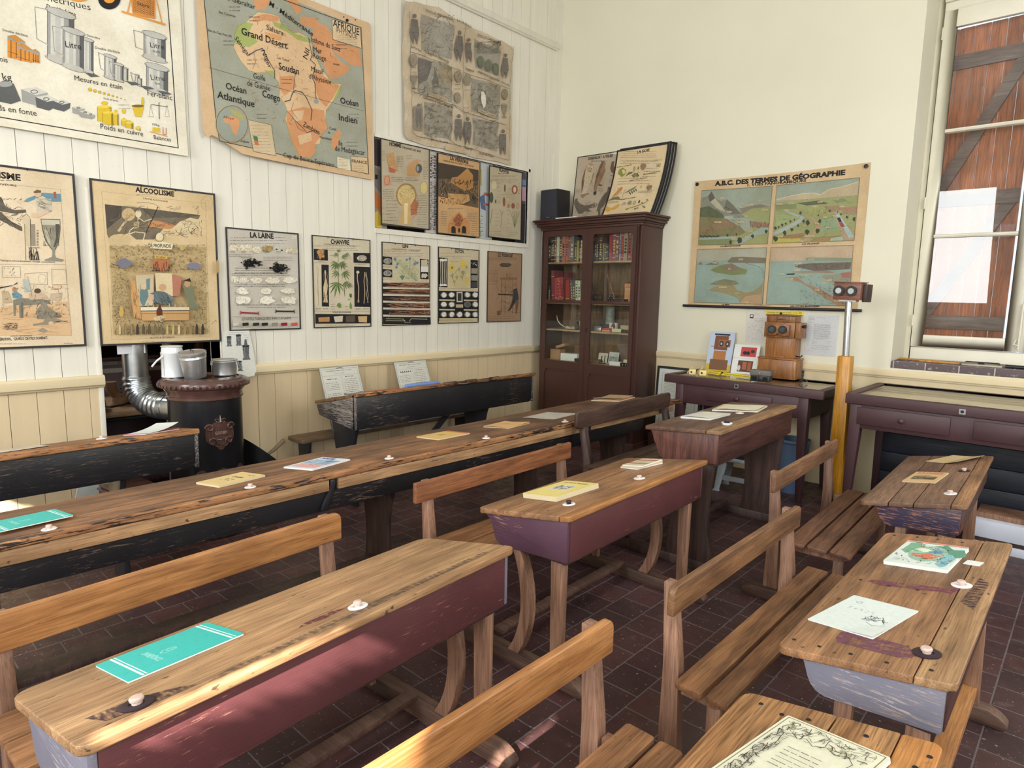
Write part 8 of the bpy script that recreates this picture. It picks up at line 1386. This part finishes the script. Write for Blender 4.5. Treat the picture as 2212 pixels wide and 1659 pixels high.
t = empty('navy_chest', (3.58, -.40, 0), 0, 'dark navy plank chest standing under the window table', 'chest'); mb = MB(); [mb.box(0, 0, .015 + i * .15, 1.2, .33, .162 + i * .15) for i in range(4)]; mb.build('planks', M['navy'], t, bevel=.003); MB().box(-.01, -.01, .616, 1.21, .34, .64).build('lid', M['navy'], t, bevel=.003)
t = empty('white_crate', (4.25, -.82, 0), .02, 'white plank crate with brown top board on the floor right of the far desk', 'crate'); MB().box(0, 0, 0, .75, .30, .055).build('lower_board', M['whiteboard'], t, bevel=.002); MB().box(.0, .01, .0555, .75, .29, .085).build('dark_rail', M['leg_dark'], t); MB().box(0, 0, .0855, .75, .30, .20).build('upper_board', M['whiteboard'], t, bevel=.002); MB().box(0, .06, .2005, .75, .29, .235).build('brown_top', M['leg_wood'], t, bevel=.002)
# things on the window sill
for x0_, x1_, y_, lb in ((3.515, 3.80, .18, 'back one of two flat wooden rulers on the window sill'), (3.66, 3.95, .10, 'front one of two flat wooden rulers on the window sill')): t = empty('wooden_ruler', (x0_, y_, 1.1265), .0, lb, 'ruler', 'wooden rulers on the sill'); MB().prism(rrect(0, 0, x1_ - x0_, .045, .02), 'z', 0, .014).build('blade', M['yellow_wood'], t, bevel=.003)
t = empty('wire_trap', (3.96, .08, 1.1265), .0, 'white wooden board with wire spring, right of the rulers on the sill', 'trap'); MB().box(0, 0, 0, .25, .07, .012).build('board', plain('pale_board', C3(190, 180, 160), .7, noise=.2), t, bevel=.002); MB().tube([(.02, .01, .014), (.02, .01, .028), (.23, .01, .028), (.23, .01, .014)], .002, 6).tube([(.02, .06, .014), (.02, .06, .028), (.23, .06, .028), (.23, .06, .014)], .002, 6).tube([(.10, .035, .02), (.14, .035, .02)], .007, 10).build('spring_wire', M['darkmetal'], t, smooth=True)
t = empty('black_slate_roll', (4.23, .09, 1.1265), .0, 'black ridged roller at the right end of the visible sill', 'roller'); MB().tube([(0, 0, .012), (.3, 0, .012)], .012, 14).build('roller', M['black'], t, smooth=True)

# ---------------------------------------------------------------- papers and books on the desks
def on(desk, lx, ly, h, k, lift=.0006):
    x, y, _ = desk.location; a = desk.rotation_euler.z; return (x + lx * cos(a) - ly * sin(a), y + lx * sin(a) + ly * cos(a), h + k * lx + lift), a
def put(desk, h, k, lx, ly, ang, w_, h_, paper, label, name='notebook', cat='notebook', thick=.004, deco=None, group='papers on the desks', seed=100, lift=.0006, corner=.004, fn=None, cuts=(0, 0)):
    """w along the reader's left-right (desk y), h towards the ledge; ang in degrees"""
    p, a = on(desk, lx, ly, h, k, lift); t = empty(name, p, 0, label, cat, group)
    t.rotation_euler = (Matrix.Rotation(a, 3, 'Z') @ Matrix.Rotation(-math.atan(k), 3, 'Y') @ Matrix.Rotation(radians(ang - 90), 3, 'Z')).to_euler()
    A = Art(w_, h_, paper=paper, thick=.0012, seed=seed, corner=corner)
    if deco: deco(A)
    A.build('cover', t, M['print_clean'], fn, cuts, loc=(-w_ / 2, -h_ / 2, thick))
    if thick > .002: MB().box(-w_ / 2 + .001, -h_ / 2 + .001, 0, w_ / 2 - .001, h_ / 2 - .001, thick - .0013).build('pages', M['white'] if paper[2] > .3 else M['pages'], t)
    return t
CY_ = C3(52, 184, 178)
def cahier(A): A.rect(0, 0, 100, 100, CY_).rect(0, 11, 100, 13, C3(220, 240, 238)).rect(0, 14.5, 100, 15.5, C3(230, 244, 242)).rect(0, 88, 100, 90, C3(220, 240, 238)).rect(0, 92, 100, 93, C3(230, 244, 242)).text('CONQUÉRANT', 26, 36, 74, 36, 5.5, col=C3(190, 232, 230), off=.0); A.line([(44, 44), (50, 40), (56, 44), (50, 54), (44, 44)], .0016, C3(190, 232, 230)).ring(50, 50, 6, 4, .0012, C3(190, 232, 230)); A.scrib(4, 4, 96, 96, 40, [C3(30, 120, 120)], (.6, 1.6), (.0008, .0016))
put(D1, .76, .089 / .457, -.318, .300, 180 + 90.5, .20, .275, CY_, 'turquoise notebook lettered CONQUÉRANT on the nearest oak desk', deco=cahier, thick=.005)
put(LDK, .75, .09, -.215, .885, 180 + 97, .18, .235, CY_, 'turquoise notebook on the long black desk at the left picture edge', deco=cahier, thick=.005, lift=.012)
k1 = .078 / .491
def ypic(A): A.rect(26, 30, 74, 62, C3(222, 222, 214)).scrib(30, 34, 70, 58, 60, [BK, C3(90, 90, 90), C3(170, 170, 164)], (4, 12), (.001, .004)).text('LA VIE DU VILLAGE', 16, 16, 84, 16, 5, off=.01).line([(2, 2), (98, 2), (98, 98), (2, 98)], .001, C3(180, 160, 80), True)
put(D2, .755, k1, -.298, .345, 85, .205, .29, C3(232, 214, 136), 'yellow hardcover picture book on the middle desk', 'picture_book', 'book', .022, ypic)
for i in range(3): put(D2, .755, k1, -.272 + .004 * i, 1.015 - .003 * i, 76 + 5 * i, .125, .19, (C3(206, 186, 150), C3(196, 160, 130), C3(214, 204, 176))[i], ('bottom booklet of the small pile at the far end of the middle desk', 'middle booklet of the small pile on the middle desk', 'top booklet of the small pile, cream with red bands')[i], 'booklet', 'booklet', .007, (lambda A: A.rect(0, 20, 100, 30, C3(170, 80, 60)).rect(0, 66, 100, 74, C3(170, 80, 60)).lines(20, 40, 80, 60, 3)) if i == 2 else None, lift=.0006 + i * .0075, group='pile of booklets on the middle desk')
k3 = .039 / .48; rag = lambda amp: (lambda x, y, z: (x, y, z + amp * sin(x * 22) * sin(y * 15 + 1) + amp))
put(D3, .865, k3, -.316, .486, 86, .205, .27, C3(206, 208, 222), 'blue-grey paper pad on the tall dark desk', 'paper_pad', 'pad', .012, lambda A: A.lines(8, 10, 92, 90, 14, col=C3(170, 176, 200), wd=.001))
put(D3, .865, k3, -.29, .47, 80, .18, .24, C3(226, 222, 206), 'cream sheet on top of the blue-grey pad', 'paper_sheet', 'paper', .0015, lift=.0135, fn=rag(.002), cuts=(6, 6))
put(D3, .865, k3, -.27, .93, 98, .30, .30, C3(226, 204, 150), 'yellowed stack of papers at the far end of the tall dark desk', 'paper_stack', 'paper', .008, lambda A: A.lines(6, 8, 94, 92, 16, col=C3(190, 170, 120), wd=.001), fn=rag(.002), cuts=(6, 6))
put(D3, .865, k3, -.25, .90, 94, .26, .24, C3(232, 226, 204), 'cream top sheet over the yellowed stack', 'paper_sheet', 'paper', .0015, lift=.0125, fn=rag(.003), cuts=(8, 8))
k4 = .068 / .418
def sketch(A): A.scrib(56, 46, 76, 62, 34, [BK], (2, 8), (.0006, .0016)).line([(58, 60), (66, 56), (74, 58), (80, 50), (84, 56), (90, 54)], .002, BK).line([(76, 44), (82, 50), (88, 60)], .0016, BK).line([(66, 66), (80, 72), (94, 64)], .001, BK).ring(22, 18, 4, 3, .0012, GY); [A.scrib(20 + i * 9, 34, 23 + i * 9, 42, 4, [GY], (2, 5), (.0006, .001)) for i in range(5)]
put(R1, .705, k4, -.277, .31, 76, .195, .26, C3(214, 224, 222), 'white booklet with pen sketch and curled corner on the stained desk', 'booklet', 'booklet', .004, sketch, corner=.001, fn=lambda x, y, z: (x, y, z + .012 * max(0, (x / .195 + 1 - y / .26) - 1.5) ** 1.0), cuts=(6, 8))
def album(A): GN = C3(120, 170, 140); A.blob(24, 30, 20, 22, GN, 16).blob(68, 42, 34, 30, C3(90, 150, 126), 16).ell(52, 48, 30, 34, C3(150, 190, 170)).blob(50, 58, 20, 12, C3(206, 120, 90)).blob(40, 34, 12, 8, C3(226, 226, 206)).blob(62, 38, 10, 9, C3(110, 150, 190)).blob(86, 66, 14, 24, C3(130, 186, 196)).scrib(6, 8, 94, 92, 90, [C3(60, 110, 90), C3(220, 226, 200), C3(190, 110, 80), C3(90, 140, 170)], (3, 10), (.001, .004)).rect(0, 0, 100, 4, C3(226, 150, 136)).lines(10, 78, 30, 90, 3)
put(R1, .705, k4, -.225, .948, 85, .20, .285, C3(214, 226, 222), 'illustrated album with green and blue cover at the far end of the stained desk', 'picture_album', 'book', .014, album)
put(R1, .705, k4, -.085, .945, 80, .05, .05, C3(226, 228, 228), 'small white slip sticking out under the illustrated album', 'paper_slip', 'paper', .001)
k5 = .075 / .42
put(R2, .73, k5, -.17, 1.085, 62, .185, .235, C3(206, 182, 138), 'tan sheet with curled edge at the far end of the split-board desk', 'paper_sheet', 'paper', .0015, lambda A: A.line([(60, 20), (64, 80)], .0016, C3(140, 110, 80)).line([(76, 40), (74, 90)], .001, BK), fn=lambda x, y, z: (x, y, z + .014 * max(0, x / .185 - .6) / .4), cuts=(8, 2), corner=.001)
put(R2, .73, k5, -.235, .555, 84, .15, .255, C3(214, 176, 128), 'old magazine with red lettering and dark photo on the split-board desk', 'magazine', 'magazine', .006, lambda A: A.rect(10, 4, 90, 20, C3(206, 170, 130)).text('LA CLASSE', 12, 11, 88, 11, 6, col=C3(190, 80, 56), bold=1.5).text('DU SAMEDI', 12, 20, 88, 20, 6, col=C3(190, 80, 56), bold=1.5).line([(0, 25), (100, 25)], .0015, BK).rect(14, 46, 86, 76, C3(84, 78, 60)).scrib(16, 48, 84, 74, 40, [C3(190, 170, 120), BK], (6, 20), (.001, .004)).rect(20, 38, 60, 42, C3(190, 80, 56)))
k6 = .07 / .41
def ornate(A): A.line([(3, 2), (97, 2), (97, 98), (3, 98)], .002, C3(120, 116, 90), True).scrib(8, 5, 92, 22, 130, [BK, GY, C3(150, 146, 110)], (3, 10), (.0008, .0018)).scrib(8, 20, 22, 92, 110, [BK, GY], (3, 10), (.0008, .0018)).line([(16, 24), (22, 20), (30, 24), (36, 20), (46, 25), (56, 20), (66, 24), (76, 20), (84, 26), (80, 40), (84, 60), (80, 84), (20, 86), (16, 60), (20, 40), (16, 24)], .0014, BK).lines(30, 36, 70, 60, 6)
put(R0, .71, k6, -.205, .995, 78, .22, .30, C3(214, 212, 190), 'ornate old book with navy binding on the front right desk', 'ornate_book', 'book', .012, ornate)
kl = .09
put(LDK, .75, kl, -.284, 1.66, 100, .18, .235, C3(226, 200, 142), 'cream booklet with black print on the long desk before the stove', 'booklet', 'booklet', .009, lambda A: A.text('CAHIER', 30, 40, 72, 40, 8, bold=1).scrib(30, 50, 72, 66, 16, [BK], (4, 10), (.001, .003)).text('N° 4', 60, 20, 84, 20, 7))
put(LDK, .75, kl, -.267, 2.09, 104, .20, .26, C3(220, 226, 238), 'colourful white comic booklet on the long desk before the low bench', 'booklet', 'booklet', .007, lambda A: A.rect(8, 22, 50, 60, C3(160, 190, 220)).rect(52, 22, 92, 60, C3(150, 176, 206)).rect(8, 62, 92, 90, C3(226, 176, 176)).blob(66, 30, 10, 6, C3(70, 120, 180)).scrib(8, 22, 92, 90, 60, [BK, C3(206, 120, 110), C3(110, 150, 200)], (3, 10), (.001, .003)).text('POUM', 12, 16, 60, 16, 9, col=C3(70, 80, 150), bold=2))
put(LDK, .75, kl, -.379, 3.02, 90, .21, .26, C3(226, 190, 116), 'yellow-orange booklet with small drawing on the long desk', 'booklet', 'booklet', .008, lambda A: A.rect(0, 0, 100, 12, C3(206, 110, 70)).scrib(34, 46, 60, 62, 18, [BK], (4, 10), (.001, .003)))
put(LDK, .75, kl, -.33, 3.54, 98, .21, .25, C3(222, 178, 122), 'tan booklet with curled corners on the long desk', 'booklet', 'booklet', .005, lambda A: A.text('Cahier', 34, 50, 62, 50, 7), fn=rag(.003), cuts=(6, 6))
put(LDK, .75, kl, -.36, 4.04, 96, .28, .32, C3(196, 190, 182), 'large grey-white sheet on the long desk behind the dark backrest', 'paper_sheet', 'paper', .0015, lambda A: A.scrib(44, 34, 66, 46, 14, [GY], (4, 10), (.001, .002)), fn=rag(.002), cuts=(8, 8))
put(LDK, .75, kl, -.56, 5.13, 98, .27, .31, C3(176, 78, 62), 'flat red-edged book at the far end of the long desk', 'book', 'book', .010, group='books on the long desk')
put(LDK, .75, kl, -.57, 5.14, 90, .25, .26, C3(196, 164, 122), 'tan open booklet on top of the red-edged book', 'booklet', 'booklet', .003, fn=lambda x, y, z: (x, y, z + .02 * abs(y / .26 - .5)), cuts=(2, 8), lift=.0115)
kn = .05 / .365
put(WNK, .817, kn, -.20, 1.56, 112, .17, .22, C3(196, 120, 150), 'pink exercise book on the desk beside the stove', 'notebook', 'notebook', .004)
put(WNK, .817, kn, -.215, 1.575, 116, .165, .20, C3(224, 230, 226), 'white page lifting off the pink exercise book', 'paper_sheet', 'paper', .0015, lift=.0052, fn=lambda x, y, z: (x, y, z + .035 * (y / .2) ** 2), cuts=(2, 12))
put(WNK, .817, kn, -.22, .96, 96, .16, .22, C3(206, 196, 180), 'cream sheet on the desk at the left edge, before the stove', 'paper_sheet', 'paper', .0015, lambda A: A.lines(10, 20, 90, 80, 8), fn=rag(.003), cuts=(6, 6))
# small things on the black wall desk
kw = .214
def lay(name, label, cat, lx, ly, ang, parts, group=None):
    p, a = on(WDK, lx, ly, .875, kw, .0012); t = empty(name, p, 0, label, cat, group); t.rotation_euler = (Matrix.Rotation(a, 3, 'Z') @ Matrix.Rotation(-math.atan(kw), 3, 'Y') @ Matrix.Rotation(radians(ang), 3, 'Z')).to_euler()
    for nm, mb, mt in parts: mb.build(nm, mt, t, smooth=True)
bw = plain('blue_ribbon_blue', C3(110, 140, 200), .5); rw = plain('reddish_wood', C3(150, 84, 56), .5)
lay('wooden_pen', 'reddish wooden penholder on the black wall desk', 'pen', -.16, .18, 88, [('shaft', MB().tube([(0, 0, .006), (.32, 0, .007)], [.006, .004], 10), rw), ('nib', MB().tube([(-.04, 0, .005), (0, 0, .006)], [.001, .004], 8), M['steel'])])
lay('striped_cord', 'black and white twisted cord at the near end of wall desk', 'cord', -.20, .03, 80, [('cord', MB().tube([(.02 * i, .008 * sin(i * 1.8), .008 + .004 * cos(i)) for i in range(11)], .006, 8), plain('cord_speckle', C3(150, 140, 136), .8, noise=.9, nscale=160))])
lay('blue_case', 'blue pencil case lying on the black wall desk', 'case', -.15, .55, 87, [('case', MB().tube([(0, 0, .014), (.01, 0, .015), (.33, 0, .015), (.36, 0, .010)], [.004, .016, .016, .004], 12), bw)])
for i, ly in enumerate((.95, 1.2, 1.5)): lay('slate_pencil', ('near', 'middle', 'far')[i] + ' one of three dark slate pencils on the wall desk', 'pencil', -.14, ly, 80 + 6 * i, [('pencil', MB().tube([(0, 0, .005), (.13, 0, .005)], .0045, 8), M['black'])], 'slate pencils on the wall desk')
